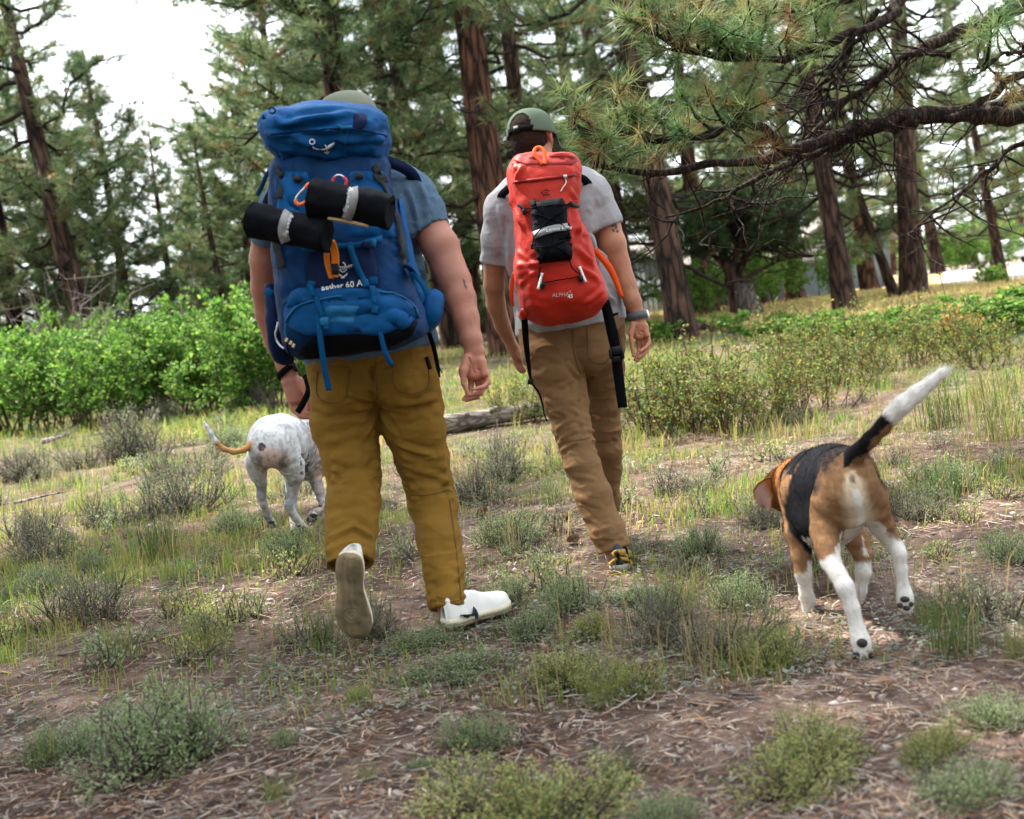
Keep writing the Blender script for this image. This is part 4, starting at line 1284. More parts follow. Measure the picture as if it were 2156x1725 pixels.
SAGE_G = np.array([[0.220, 0.290, 0.125], [0.260, 0.320, 0.165], [0.165, 0.240, 0.090], [0.300, 0.345, 0.205]])
SAGE_Y = np.array([[0.340, 0.350, 0.110], [0.260, 0.310, 0.100], [0.420, 0.380, 0.150], [0.190, 0.260, 0.085]])
SAGE_D = np.array([[0.175, 0.205, 0.120], [0.210, 0.230, 0.145], [0.145, 0.185, 0.090], [0.240, 0.225, 0.155]])
def sage_meshes(seed, h, w, cols, twigs=110, per=38, size=0.010, bare=0.0):
    rng = np.random.default_rng(seed)
    wood = MB(); pos, out = [], []
    hubs = [np.array([rng.normal() * w * 0.20, rng.normal() * w * 0.20, 0]) for _ in range(5)]
    for i in range(twigs):
        hub = hubs[rng.integers(0, 5)]
        az = rng.random() * 6.283; el = math.acos(rng.uniform(0.05, 1)); R = rng.uniform(0.6, 1.0)
        d = np.array([math.cos(az) * math.sin(el) * w * 0.36, math.sin(az) * math.sin(el) * w * 0.36, math.cos(el) * h])
        tip = hub + d * R + np.array([0, 0, 0.015])
        base = hub * 0.8 + np.array([0, 0, -0.01])
        mid = base + (tip - base) * 0.5 + rng.normal(size=3) * 0.12 * h - np.array([0, 0, 0.06 * h])
        pts = smooth_path([base, mid, tip], 4)
        wood.add(*tube(pts, [0.0042, 0.003, 0.002, 0.001], 3, False), np.array([0.105, 0.085, 0.075]) * rng.uniform(0.5, 1.5))
        if rng.random() < bare: 
            for k in range(3):
                b = pts[2]; e = tip + rng.normal(size=3) * 0.05
                wood.add(*tube([b, e], [0.0018, 0.0008], 3, False), np.array([0.13, 0.11, 0.10]))
            continue
        tt = 1 - 0.62 * rng.random(per)[:, None] ** 1.5
        pos.append(mid + (tip - mid) * (tt * 2 - 1) + rng.normal(size=(per, 3)) * 0.010); out.append(np.tile(nrm(tip - mid), (per, 1)) + np.array([0, 0, 0.3]))
    V, F, C = leaf_quads(np.concatenate(pos), np.concatenate(out), size, rng, cols, 0.3, 0.42, True)
    a, b = wood.arrays()
    return mesh_only('stems', a, b, MATS['twig'], np.concatenate(wood.C)), mesh_only('leaves', V, F, MATS['leafy'], C, False)

def tuft_mesh(seed, n, lmin, lmax, cols, spread):
    global RNG
    keep = RNG; RNG = np.random.default_rng(seed)
    V, F, C = blades(1, n, np.zeros((1, 3)), lmin, lmax, 0.0016, cols, spread, 0.7)
    RNG = keep
    return mesh_only('grass_tuft', V, F, MATS['leafy'], C, False)

def plant(name, meshes, loc, rot, s, label, cat, group=None, sz=None):
    r = empty(name, loc, label, cat, group)
    r.scale = (s, s, sz or s); r.rotation_euler = (0, 0, rot)
    child('stems', meshes[0], r)['kind'] = 'stuff'
    child('leaves', meshes[1], r)['kind'] = 'stuff'
    return r

def gpt(u, v):
    p = ground_at(u, v)
    return np.array([p[0], p[1], float(gz(p[0], p[1]))])

# --- the bright oak thicket on the left
oakA = [oak_meshes(s, 2.0, 2.3) for s in (41, 42, 43)]
oak_l = [(-40, 17.0, 1.05, 'oak shrub cut by the left edge of the thicket'), (70, 18.0, 1.0, 'light green oak shrub near the left end of the thicket'),
         (170, 16.6, 0.92, 'sunlit oak shrub in front of the leaning red pine'), (255, 18.4, 1.05, 'oak shrub with grey dead twigs above it, under the leaning pine'),
         (325, 16.8, 0.86, 'oak shrub behind the upright grey stick'), (400, 17.6, 0.95, 'oak shrub with a dark shaded foot in the middle of the thicket'),
         (470, 16.2, 0.88, 'oak shrub left of the white dog and its curled tail'), (540, 17.2, 1.05, 'oak shrub with tall loose shoots beside the left arm of the blue pack hiker'),
         (610, 16.4, 0.9, 'oak shrub partly hidden by the hand that holds the leash'), (20, 21, 1.0, 'oak shrub in the second row at the far left'),
         (225, 21.5, 1.05, 'oak shrub in the second row below the pointed pine'), (430, 21, 1.0, 'oak shrub in the second row below the sky gap'), (620, 21, 0.95, 'oak shrub in the second row behind the hiker'), (-170, 17.5, 1.0, 'oak shrub of the thicket just outside the left edge'), (-300, 18.5, 1.05, 'oak shrub at the hidden left end of the thicket')]
rng = np.random.default_rng(3)
for i, (u, d, s, lab) in enumerate(oak_l):
    b = onground(u, d); b[2] = float(gz(b[0], b[1]))
    plant('oak_shrub', oakA[i % 3], b, rng.random() * 6.28, s, lab, 'shrub', 'oak shrubs of the left thicket', s * rng.uniform(0.80, 0.98))
# --- low oak growth on the right and brighter shrubs beyond
oakB = [oak_meshes(s, 0.85, 1.9, 13, 3400, 0.07) for s in (51, 52)]
oak_r = [(1700, 17.5, 'low oak patch under the leaning dark trunk'), (1800, 16.5, 'low oak patch right of the leaning dark trunk'), (1890, 15.8, 'low oak patch below the stout pine'),
         (1985, 15.0, 'low oak patch in front of the sunny meadow'), (2075, 14.4, 'glossy oak shrub beside the orange autumn sprig'), (2160, 13.6, 'tallest low oak at the right edge of the picture'),
         (2230, 15.0, 'oak patch running out of the right edge'), (1620, 21, 'low oak patch right of the split stump'), (1390, 23, 'leafy patch between the watch and the dark pine'), (1500, 26, 'leafy patch around the foot of the short red trunk')]
for i, (u, d, lab) in enumerate(oak_r):
    b = onground(u, d); b[2] = float(gz(b[0], b[1]))
    plant('low_oak', oakB[i % 2], b, rng.random() * 6.28, rng.uniform(0.85, 1.1) * (1.15 if u > 2050 else 1), lab, 'shrub', 'low oak shrubs on the right', rng.uniform(0.45, 0.6) * (1.35 if u > 2050 else 1))
oak_far = [(1460, 36, 1.0, 'pale sunlit shrub in front of the cabin eave'), (1560, 40, 1.15, 'round pale green shrub behind the juniper stem'), (1625, 43, 1.25, 'rounded shrub glowing behind the low juniper branches'), (1740, 46, 1.4, 'tall pale shrub against the grey cabin wall'), (2040, 78, 1.8, 'dark shrub bank beyond the gravel drive'), (2090, 80, 1.9, 'dark shrub beside the parked truck'), (1995, 80, 1.5, 'yellow green shrub past the far trunk')]
for i, (u, d, s, lab) in enumerate(oak_far):
    b = onground(u, d); b[2] = float(gz(b[0], b[1]))
    plant('far_shrub', oakA[i % 3], b, rng.random() * 6.28, s, lab, 'shrub', 'shrubs beyond the trees')
b = onground(2090, 37); plant('juniper_seedling', oakB[0], b, 1.0, 0.8, 'small dark bush at the foot of the crooked pine', 'shrub')
# --- wild rose bushes, right middle
roseA = [rose_meshes(s, 0.62, 1.0) for s in (61, 62, 63)]
rose = [(1375, 8.9, 'rose bush touching the wrist of the red pack hiker'), (1450, 8.5, 'rose bush with reddish stems right of the black strap end'), (1540, 8.3, 'widest rose bush, in the middle of the row'), (1630, 8.7, 'rose bush with a yellow sprig at its foot'), (1720, 9.2, 'rose bush in line with the upright tail tip'), (1700, 11.2, 'rose bush in the second row below the leaning trunk'), (1800, 10.6, 'yellowing rose bush left of the tall grass'), (1890, 11.6, 'yellow green rose bush under the orange sprig'), (1980, 12.0, 'rose bush half hidden by the white tail tip'), (2080, 10.8, 'thin yellow rose bush at the right'), (1090, 10.6, 'small leafy bush behind the fallen log')]
for i, (u, d, lab) in enumerate(rose):
    b = onground(u, d); b[2] = float(gz(b[0], b[1]))
    plant('rose_bush', roseA[i % 3], b, rng.random() * 6.28, rng.uniform(0.85, 1.15) * (0.7 if u == 1090 else 1), lab, 'bush', 'wild rose bushes', rng.uniform(0.7, 1.1))
# --- sagebrush clumps: (u, v of the foot, width in picture units, kind, label)
sageA = {'g': [sage_meshes(71, 0.20, 0.42, SAGE_G, 170), sage_meshes(72, 0.17, 0.40, SAGE_G, 150)],
         'y': [sage_meshes(73, 0.15, 0.42, SAGE_Y, 180), sage_meshes(74, 0.18, 0.40, SAGE_Y, 160)],
         'd': [sage_meshes(75, 0.24, 0.44, SAGE_D, 140, 30, 0.010, 0.3), sage_meshes(76, 0.20, 0.42, SAGE_D, 140, 30, 0.010, 0.2)]}
sage = [(330, 1620, 400, 'g', 'largest sage clump with dry grass in it, lower left'), (160, 1600, 190, 'g', 'sage clump joined to the left of the largest one'),
        (160, 1310, 190, 'd', 'dark sage clump at the left below the spiky twigs'), (90, 1250, 120, 'g', 'grey sage clump at the left edge'),
        (890, 1355, 190, 'g', 'sage clump between the two white shoes'), (965, 1418, 200, 'g', 'blue green sage clump in front of the planted white shoe'), (800, 1330, 140, 'd', 'shaded sage clump right beside the lifted sole'),
        (1180, 1430, 190, 'y', 'yellow green sage clump below the olive shoe'), (1300, 1455, 170, 'y', 'sage clump with dead stalks, right of the yellow green one'), (1500, 1360, 260, 'd', 'tall tangled sage clump left of the paw of the beagle'), (1400, 1300, 130, 'g', 'small grey sage clump behind the tangled one'),
        (1620, 1400, 190, 'y', 'olive sage clump under the beagle'), (1720, 1640, 320, 'y', 'pale yellow sage clump in the lower right'), (2030, 1690, 230, 'g', 'blue grey sage clump in the lower right corner'), (1960, 1600, 150, 'y', 'yellow sage clump between the pale and the blue grey one'),
        (1000, 1565, 150, 'g', 'small blue grey sage clump in the bare middle ground'), (1090, 1725, 400, 'y', 'bright yellow sage clump cut by the bottom edge'), (1390, 1745, 160, 'g', 'silver sage clump cut by the bottom edge'), (890, 1610, 80, 'g', 'tiny sage sprig in the bare gravel'), (600, 1580, 70, 'g', 'tiny grey sprig right of the largest sage clump'),
        (750, 1480, 70, 'y', 'single small sprig below the lifted sole'), (2100, 1530, 190, 'g', 'sage clump at the right edge, low'), (2050, 1300, 200, 'd', 'dark sage clump behind the green tussock'), (2130, 1180, 150, 'g', 'grey sage clump at the right edge behind the beagle'),
        (1990, 1040, 150, 'g', 'grey sage clump to the right of the beagle'), (1930, 1090, 120, 'd', 'low sage clump by the flank of the beagle'),
        (370, 1090, 190, 'd', 'tangled dark sage clump left of the white dog'), (250, 1110, 110, 'd', 'thin sage tangle beside the dark clump'), (60, 1145, 130, 'd', 'bare twigged sage clump at the left edge'), (110, 1180, 150, 'd', 'spiky grey sage skeleton at the left'), (200, 1210, 90, 'g', 'round grey sage ball in the left meadow'),
        (500, 1120, 120, 'g', 'grey sage clump before the hind paw of the white dog'), (610, 1180, 130, 'g', 'grey sage clump below the white dog'), (440, 1190, 60, 'd', 'small dark sage sprig in the left meadow'),
        (300, 965, 150, 'd', 'dark sage mound near the oak thicket'), (190, 985, 110, 'd', 'low sage mound in the left meadow, far'), (480, 945, 100, 'g', 'green sage behind the curled tail'), (400, 1010, 130, 'd', 'sage mound left of the white dog, farther'), (560, 870, 100, 'd', 'sage mound in front of the oak thicket'), (360, 890, 90, 'd', 'sage mound beside the upright grey stick'), (60, 1010, 120, 'd', 'sage mound at the far left edge'),
        (1080, 1010, 140, 'd', 'sage patch between the two hikers'), (1010, 1050, 120, 'd', 'sage patch near the knee of the brown trousers'), (1080, 1140, 150, 'g', 'grey sage ball between the legs of both hikers'), (1075, 1275, 120, 'g', 'grey sage clump behind the planted white shoe'), (1120, 1335, 120, 'g', 'sage clump right of the planted white shoe'), (1200, 1290, 140, 'g', 'sage mound left of the olive shoe'), (1340, 1160, 110, 'd', 'dark sage just right of the trouser cuff'), (1340, 1272, 150, 'g', 'sage clump in front of the olive shoe'), (1250, 1340, 120, 'y', 'yellow sage tuft below the olive shoe'),
        (1480, 1170, 120, 'g', 'sage clump in the open ground right of the cuff'), (1560, 1270, 150, 'g', 'grey sage clump before the fore paw of the beagle'), (1600, 1110, 90, 'd', 'low dark sage under the ear of the beagle'), (1450, 1040, 110, 'd', 'dark low sage right of the brown trousers')]
for i, (u, v, w, k, lab) in enumerate(sage):
    b = gpt(u, v)
    wd = w * b[1] / FPX * 1.18
    plant('sage_clump', sageA[k][i % 2], b, rng.random() * 6.28, wd / 0.42, lab, 'sagebrush', 'sagebrush clumps', wd / 0.42 * (rng.uniform(0.75, 1.0) if w > 180 else rng.uniform(0.9, 1.25)) * (0.55 if u in (965, 1340, 890) else 1))
# the many smaller clumps that merge into ground cover
mb_s, mb_l = MB(), MB()
def mesh_arrays(me):
    n = len(me.vertices); V = np.zeros(n * 3, np.float32); me.vertices.foreach_get('co', V)
    Cc = np.zeros(n * 4, np.float32); me.color_attributes['Col'].data.foreach_get('color', Cc)
    lt = np.zeros(len(me.polygons), np.int32); me.polygons.foreach_get('loop_total', lt)
    lv = np.zeros(len(me.loops), np.int32); me.loops.foreach_get('vertex_index', lv)
    st = np.concatenate([[0], np.cumsum(lt)[:-1]])
    return V.reshape(-1, 3), [lv[st[lt == k][:, None] + np.arange(k)] for k in np.unique(lt)], Cc.reshape(-1, 4)[:, :3]
small = [sage_meshes(80 + i, 0.13, 0.30, c, 26, 14, 0.015) for i, c in enumerate((SAGE_G, SAGE_Y, SAGE_D, SAGE_D))]
arr = [(mesh_arrays(a), mesh_arrays(b)) for a, b in small]
x, y = scatter(220, 3.8, 15, 0.5); k_ = clear_of(x, y, 1.3); x, y = x[k_], y[k_]
for px_, py_ in zip(x, y):
    k = rng.integers(0, 4); s = rng.uniform(0.5, 1.25) * (1 + max(0, py_ - 7) * 0.04); a = rng.random() * 6.28
    R = np.array([[math.cos(a), math.sin(a), 0], [-math.sin(a), math.cos(a), 0], [0, 0, 1]]) * s
    for mbx, (V, F, C) in zip((mb_s, mb_l), arr[k]):
        mbx.add(V @ R + np.array([px_, py_, float(gz(px_, py_))]), F, C * rng.uniform(0.8, 1.2))
props(mb_s.build('low_brush_stems', MATS['twig']), kind='stuff')
props(mb_l.build('low_brush', MATS['leafy'], None, False), kind='stuff')

# --- individual grass tussocks
TG = np.array([[0.105, 0.165, 0.035], [0.140, 0.185, 0.045], [0.085, 0.135, 0.035]]); TY = np.array([[0.33, 0.27, 0.11], [0.25, 0.24, 0.08], [0.16, 0.19, 0.05]])
tufts = [tuft_mesh(91, 130, 0.14, 0.34, TG, 0.05), tuft_mesh(92, 110, 0.12, 0.30, TG, 0.06), tuft_mesh(93, 120, 0.14, 0.36, TY, 0.06)]
tus = [(1930, 1400, 190, 0, 'thick green tussock right of the hind paw of the beagle'), (1880, 1330, 110, 2, 'straw coloured tussock behind the hind paw'), (90, 1620, 120, 0, 'green tussock at the left of the largest sage clump'), (200, 1570, 110, 1, 'green tussock rising from the back of the largest sage'),
       (590, 1690, 120, 1, 'short green tussock near the bottom, left of centre'), (770, 1640, 100, 1, 'small tussock right of the short green one'), (1300, 1660, 130, 0, 'green tussock near the bottom, right of centre'), (1270, 1480, 100, 2, 'dry tussock growing in the sage with dead stalks'),
       (680, 1350, 120, 0, 'green tussock left of the lifted sole'), (250, 1390, 110, 2, 'yellow tussock in the left foreground'), (440, 1380, 130, 2, 'yellow green tussock below the left meadow'), (330, 1180, 140, 0, 'lush tussock in the left meadow'), (580, 1110, 80, 0, 'bright tussock at the hind paw of the white dog'),
       (1440, 1290, 150, 2, 'long straw grass leaning over the tangled sage'), (1990, 1060, 110, 0, 'spiky green tussock right of the beagle'), (2150, 1400, 130, 2, 'yellow tussock at the right edge'), (1330, 1200, 70, 0, 'grass tuft before the olive shoe'), (1160, 1060, 80, 0, 'fresh tuft left of the brown trousers'), (2100, 930, 170, 2, 'tall dry grass stand at the right'), (1990, 900, 160, 0, 'tall green grass stand right of the upright tail'), (2080, 870, 180, 2, 'tall straw grass behind the dry stand')]
for i, (u, v, w, k, lab) in enumerate(tus):
    b = gpt(u, v); s = w * b[1] / FPX / 0.30
    if i in (0, 1): b[0] += 0.10
    o = bpy.data.objects.new('grass_tussock', tufts[k]); COL.objects.link(o)
    o.location = Vector(b); o.scale = (s, s, s * rng.uniform(0.8, 1.1)); o.rotation_euler = (0, 0, rng.random() * 6.28)
    props(o, lab, 'grass tussock', 'grass tussocks')

# --- orange autumn sprig, right
b = onground(2010, 13.2)
sp = MB(); pos = []
rg = np.random.default_rng(4)
for i in range(7):
    tip = np.array([rg.normal() * 0.12, rg.normal() * 0.08, 0.28 + rg.random() * 0.16])
    sp.add(*tube([np.zeros(3), tip * 0.5 + rg.normal(size=3) * 0.03, tip], [0.006, 0.004, 0.002], 3, False), np.array([0.1, 0.06, 0.04])); pos.append(tip + rg.normal(size=(12, 3)) * 0.05)
V, F, C = leaf_quads(np.concatenate(pos), np.tile([0, 0, 1.0], (84, 1)), 0.065, rg, np.array([[0.48, 0.22, 0.06], [0.42, 0.26, 0.09]]), 0.25)
a_, b_ = sp.arrays()
plant('autumn_sprig', (mesh_only('stems', a_, b_, MATS['twig'], np.concatenate(sp.C)), mesh_only('leaves', V, F, MATS['leafy'], C, False)), b, 0, 1.0, 'orange leaved oak sprig standing out among the green shrubs', 'sprig')

# ------------------------------------------------------------------ people
mat('skin', attr=True, rough=0.55, spec=0.35, sss=0.12, noise=(14, 0.10, 4), bump=(220, 0.15, 0.002))
mat('skin_tan', attr=True, rough=0.55, spec=0.35, sss=0.12, noise=(14, 0.10, 4), bump=(220, 0.15, 0.002))
mat('trousers_ochre', base=(0.200, 0.108, 0.019), rough=0.9, spec=0.12, noise=(9, 0.12, 5), bump=[(26, 0.35, 0.010), (420, 0.25, 0.002)], weave=900)
mat('trousers_brown', base=(0.190, 0.108, 0.051), rough=0.9, spec=0.12, noise=(9, 0.10, 5), bump=[(26, 0.3, 0.008), (420, 0.2, 0.002)], weave=900)
mat('shirt_blue', base=(0.075, 0.125, 0.185), rough=0.95, spec=0.08, noise=(160, 0.18, 3), bump=[(18, 0.35, 0.012), (500, 0.2, 0.001)])
mat('shirt_grey', base=(0.29, 0.29, 0.305), rough=0.95, spec=0.08, noise=(160, 0.12, 3), bump=[(18, 0.35, 0.012), (500, 0.2, 0.001)])
mat('cap_green', base=(0.080, 0.115, 0.078), rough=0.85, noise=(30, 0.08, 3), bump=(300, 0.2, 0.001))
mat('cap_olive', base=(0.145, 0.160, 0.115), rough=0.85, noise=(30, 0.08, 3), bump=(300, 0.2, 0.001))
mat('black_web', base=(0.0035, 0.004, 0.006), rough=0.9, spec=0.07, bump=(500, 0.3, 0.001))
mat('black_plastic', base=(0.004, 0.004, 0.005), rough=0.5, spec=0.2)
mat('hair_dark', base=(0.020, 0.012, 0.009), rough=0.85, spec=0.1, noise=(300, 0.5, 2), bump=(350, 0.6, 0.003))
mat('shoe_white', base=(0.68, 0.67, 0.64), rough=0.55, noise=(25, 0.08, 5), bump=(90, 0.2, 0.002))
mat('shoe_sole', base=(0.215, 0.165, 0.098), rough=0.9, noise=(16, 0.7, 7), bump=(120, 0.5, 0.003))
mat('shoe_rubber', base=(0.62, 0.56, 0.43), rough=0.7, noise=(30, 0.2, 5))
mat('shoe_navy', base=(0.020, 0.030, 0.055), rough=0.6)
mat('shoe_ochre', base=(0.33, 0.19, 0.03), rough=0.8, noise=(60, 0.2, 4))
mat('shoe_grey', base=(0.30, 0.29, 0.26), rough=0.8, noise=(40, 0.2, 4))
mat('watch_grey', base=(0.07, 0.08, 0.09), rough=0.6)
mat('steel', base=(0.55, 0.56, 0.58), rough=0.3, metal=0.9)
mat('stitch', base=(0.11, 0.062, 0.018), rough=0.9)
mat('tattoo_ink', base=(0.075, 0.055, 0.06), rough=0.6)

mat('fur', attr=True, rough=0.9, spec=0.08, noise=(70, 0.10, 4), bump=[(60, 0.25, 0.004), (260, 0.35, 0.002)])
mat('hair_strand', attr=True, rough=0.8, spec=0.1)
mat('paw_pad', base=(0.035, 0.026, 0.026), rough=0.75, noise=(80, 0.3, 3), bump=(150, 0.4, 0.002))

def hairs(V, F, C, n, length, seed, flow=None, lift=0.35, width=0.0006):
    """Short coat hairs lying along the body."""
    rng = np.random.default_rng(seed)
    v = V[F]
    area = np.linalg.norm(np.cross(v[:, 1] - v[:, 0], v[:, 2] - v[:, 0]), axis=1); k = rng.choice(len(F), n, p=area / area.sum())
    w = rng.random((n, 2)); a, b, c, d = (v[k, i] for i in range(4))
    p = (a * (1 - w[:, :1]) + b * w[:, :1]) * (1 - w[:, 1:]) + (d * (1 - w[:, :1]) + c * w[:, :1]) * w[:, 1:]
    N = vnormals(V, F)[F[k, 0]]; col = C[F[k, 0]]
    fl = flow(p) if callable(flow) else np.tile(flow, (n, 1))
    fl = fl - N * (fl * N).sum(1, keepdims=True)
    D = nrm(nrm(fl) + N * lift + rng.normal(size=(n, 3)) * 0.18)
    L = np.broadcast_to(length(p) if callable(length) else length, (n,)) * (0.6 + 0.7 * rng.random(n))
    s = nrm(np.cross(D, N)) * width
    tri = np.stack([p - s, p + s, p + D * L[:, None]], 1).reshape(-1, 3)
    cc = np.repeat(col * (0.75 + 0.5 * rng.random((n, 1))), 3, 0)
    return tri, np.arange(3 * n).reshape(-1, 3), np.clip(cc, 0, 1)


def J(u, v, d, hw):
    return np.array([*P(u, v, d), hw * d / FPX])
def JJ(rows): return [J(*r) for r in rows]

def join(*ms):
    n, Vs, Fs = 0, [], []
    for V, F in ms: Vs.append(V); Fs.append(F + n); n += len(V)
    return np.vstack(Vs), np.vstack(Fs)

def head_sdf(S, c, f, up_, sc=1.0):
    f, up_ = nrm(f), nrm(up_); r = nrm(np.cross(f, up_)); up_ = np.cross(r, f)
    def q(a, b, z): return c + sc * (f * a + r * b + up_ * z)
    S.cap(q(-0.022, 0, 0.025), q(0.028, 0, 0.030), 0.088 * sc, 0.086 * sc, 0.01, r, 0.86)
    S.cap(q(0.045, 0, -0.01), q(0.048, 0, -0.085), 0.060 * sc, 0.040 * sc, 0.03, r, 0.95)
    S.cap(q(0.020, 0.035, -0.06), q(0.055, 0.012, -0.098), 0.030 * sc, 0.022 * sc, 0.03); S.cap(q(0.020, -0.035, -0.06), q(0.055, -0.012, -0.098), 0.030 * sc, 0.022 * sc, 0.03)
    S.cap(q(0.103, 0, 0.000), q(0.121, 0, -0.036), 0.008 * sc, 0.012 * sc, 0.012)
    S.cap(q(0.094, 0.022, 0.022), q(0.098, 0.045, 0.020), 0.009, 0.008, 0.015); S.cap(q(0.094, -0.022, 0.022), q(0.098, -0.045, 0.020), 0.009, 0.008, 0.015)
    for s in (-1, 1):
        S.cap(q(0.106, 0.032 * s, 0.003), q(0.106, 0.036 * s, 0.003), 0.012, 0.012, 0.008, sub=True)
        S.cap(q(0.094, 0.032 * s, 0.003), q(0.094, 0.034 * s, 0.003), 0.012, 0.012, 0.004)
        S.cap(q(-0.005, 0.080 * s, 0.010), q(0.000, 0.082 * s, -0.020), 0.017 * sc, 0.012 * sc, 0.006, r, 0.55)
        S.cap(q(-0.010, 0.088 * s, 0.012), q(-0.006, 0.088 * s, -0.008), 0.012 * sc, 0.008 * sc, 0.004, r, 0.5)
    S.cap(q(0.104, 0.018, -0.062), q(0.104, -0.018, -0.062), 0.007, 0.007, 0.008); S.cap(q(0.111, 0.02, -0.0655), q(0.111, -0.02, -0.0655), 0.003, 0.003, 0.002, sub=True)

def skin_colour(V, base, reds, seed):
    """Natural variation of skin: redder knuckles, elbows and outer forearm."""
    base = np.array(base)
    c = np.tile(base, (len(V), 1)) * (1 + 0.10 * fbm(V * 18, 3, seed))[:, None]
    for p, rad, k in reds:
        w = np.exp(-((np.linalg.norm(V - np.array(p), axis=1) / rad) ** 2))[:, None] * k
        c = c * (1 - w) + c * np.array([1.05, 0.66, 0.62]) * w
    return np.clip(c, 0, 1)

def cloth(name, S, parent, m, segs=(), noise=(0.004, (10, 10, 22)), seed=1, sm=2, crease=0.0042):
    V, F = S.mesh(sm)
    N = vnormals(V, F)
    q = V * np.array([5.5, 5.5, 13.0]) + 0.35 * np.stack([fbm(V * 7, 2, seed + 3), fbm(V * 7, 2, seed + 4), fbm(V * 7, 2, seed + 5)], 1)
    ridge = (1 - np.abs(vnoise(q, seed + 9))) ** 5 + 0.6 * (1 - np.abs(vnoise(q * 1.9 + 3, seed + 11))) ** 6
    V = V + N * (noise[0] * fbm(V * np.array(noise[1]), 3, seed) + crease * (ridge - 0.35))[:, None]
    tr = bvh(V, F)
    if len(segs): V = folds(V, F, tr, [(a, b, c, d, e * 2.9, w * 0.8) for a, b, c, d, e, w in segs])
    o = make_mesh(name, V, F, m, None, True, parent)
    return o, bvh(V, F)

def cap_hat(c, f, up_, m, parent, a=0.105, b=0.118, h=0.105, arch=None, brim=True, lab=None):
    f, up_ = nrm(f), nrm(up_); r = nrm(np.cross(f, up_)); up_ = np.cross(r, f)
    na, ne = 120, 26
    V, idx = [], -np.ones((ne, na), int)
    for layer, k in ((0, 1.0), (1, 0.965)):
        for i in range(ne):
            el = math.pi / 2 * i / (ne - 1) * 0.999
            for j in range(na):
                az = 2 * math.pi * j / na                              # 0 = front
                seam = 1 - 0.012 * math.exp(-((((az * 6 / (2 * math.pi)) + 0.5) % 1 - 0.5) / 0.05) ** 2) * math.cos(el)
                ce, se = math.cos(el) ** 0.80, math.sin(el) ** 0.92
                wob = 1 + 0.012 * math.sin(3 * az + 2.0 * el) * math.cos(el)
                V.append(c + k * seam * wob * (f * b * math.cos(az) * ce + r * a * math.sin(az) * ce) + up_ * (h * se * k))
    V = np.array(V)
    n0 = ne * na
    keep = np.ones((ne - 1, na), bool)
    if arch:
        for i in range(ne - 1):
            for j in range(na):
                daz = abs(((2 * math.pi * (j + 0.5) / na - math.pi + arch[2]) + math.pi) % (2 * math.pi) - math.pi)
                if daz < arch[0] and (i + 0.5) / (ne - 1) < arch[1] * math.sqrt(max(0, 1 - (daz / arch[0]) ** 2)): keep[i, j] = False
    F = []
    for i in range(ne - 1):
        for j in range(na):
            if keep[i, j]:
                p, q = i * na + j, i * na + (j + 1) % na
                F += [[p, q, q + na, p + na], [p + n0 + na, q + n0 + na, q + n0, p + n0]]
                for (di, dj, e0, e1) in ((-1, 0, p, q), (0, -1, p + na, p), (0, 1, q, q + na), (1, 0, q + na, p + na)):
                    ii, jj = i + di, (j + dj) % na
                    if ii < 0 or (ii < ne - 1 and not keep[ii, jj]): F.append([e1, e0, e0 + n0, e1 + n0])
    o = make_mesh('cap', V, np.array(F), m, None, True, parent)
    if lab: o['label'] = lab
    if brim:
        nb, nl = 26, 7
        B = []
        for layer in (0.004, -0.001):
            for j in range(nb):
                az = math.radians(-62 + 124 * j / (nb - 1)); s = math.cos(az * 1.35)
                e = f * b * math.cos(az) + r * a * math.sin(az)
                for k in range(nl):
                    t = k / (nl - 1) - 0.08
                    B.append(c + e * 0.985 + f * (0.074 * t * max(0, s) ** 0.55) + up_ * (layer - 0.024 * t - 0.016 * (math.sin(az) ** 2) * t * 1.6 + 0.004))
        B = np.array(B); q = (np.arange(nb - 1)[:, None] * nl + np.arange(nl - 1)[None]).ravel(); m0 = nb * nl
        top = np.stack([q, q + nl, q + nl + 1, q + 1], -1)
        ring = np.concatenate([np.arange(nl), np.arange(1, nb) * nl + nl - 1, (nb - 1) * nl + np.arange(nl - 2, -1, -1), np.arange(nb - 2, 0, -1) * nl]); r2 = np.roll(ring, -1)
        make_mesh('brim', B, np.vstack([top, (top + m0)[:, ::-1], np.stack([r2, ring, ring + m0, r2 + m0], -1)]), m, None, True, o)
    return o

def strap_ring(c, f, up_, a, b, az0, az1, h, thick=0.004, n=24, z0=0.0):
    f, up_ = nrm(f), nrm(up_); r = nrm(np.cross(f, up_)); up_ = np.cross(r, f)
    V = []
    for az in np.linspace(az0, az1, n):
        e = f * b * math.cos(az) + r * a * math.sin(az); o = nrm(e) * thick
        V += [c + e + up_ * z0, c + e + up_ * (z0 + h), c + e + o + up_ * (z0 + h), c + e + o + up_ * z0]
    i = np.arange(n - 1)[:, None] * 4 + np.arange(4)[None]; j = np.arange(n - 1)[:, None] * 4 + (np.arange(4)[None] + 1) % 4
    F = np.vstack([np.stack([i, j, j + 4, i + 4], -1).reshape(-1, 4), [[3, 2, 1, 0]], [[4 * n - 4, 4 * n - 3, 4 * n - 2, 4 * n - 1]]])
    return np.array(V), F

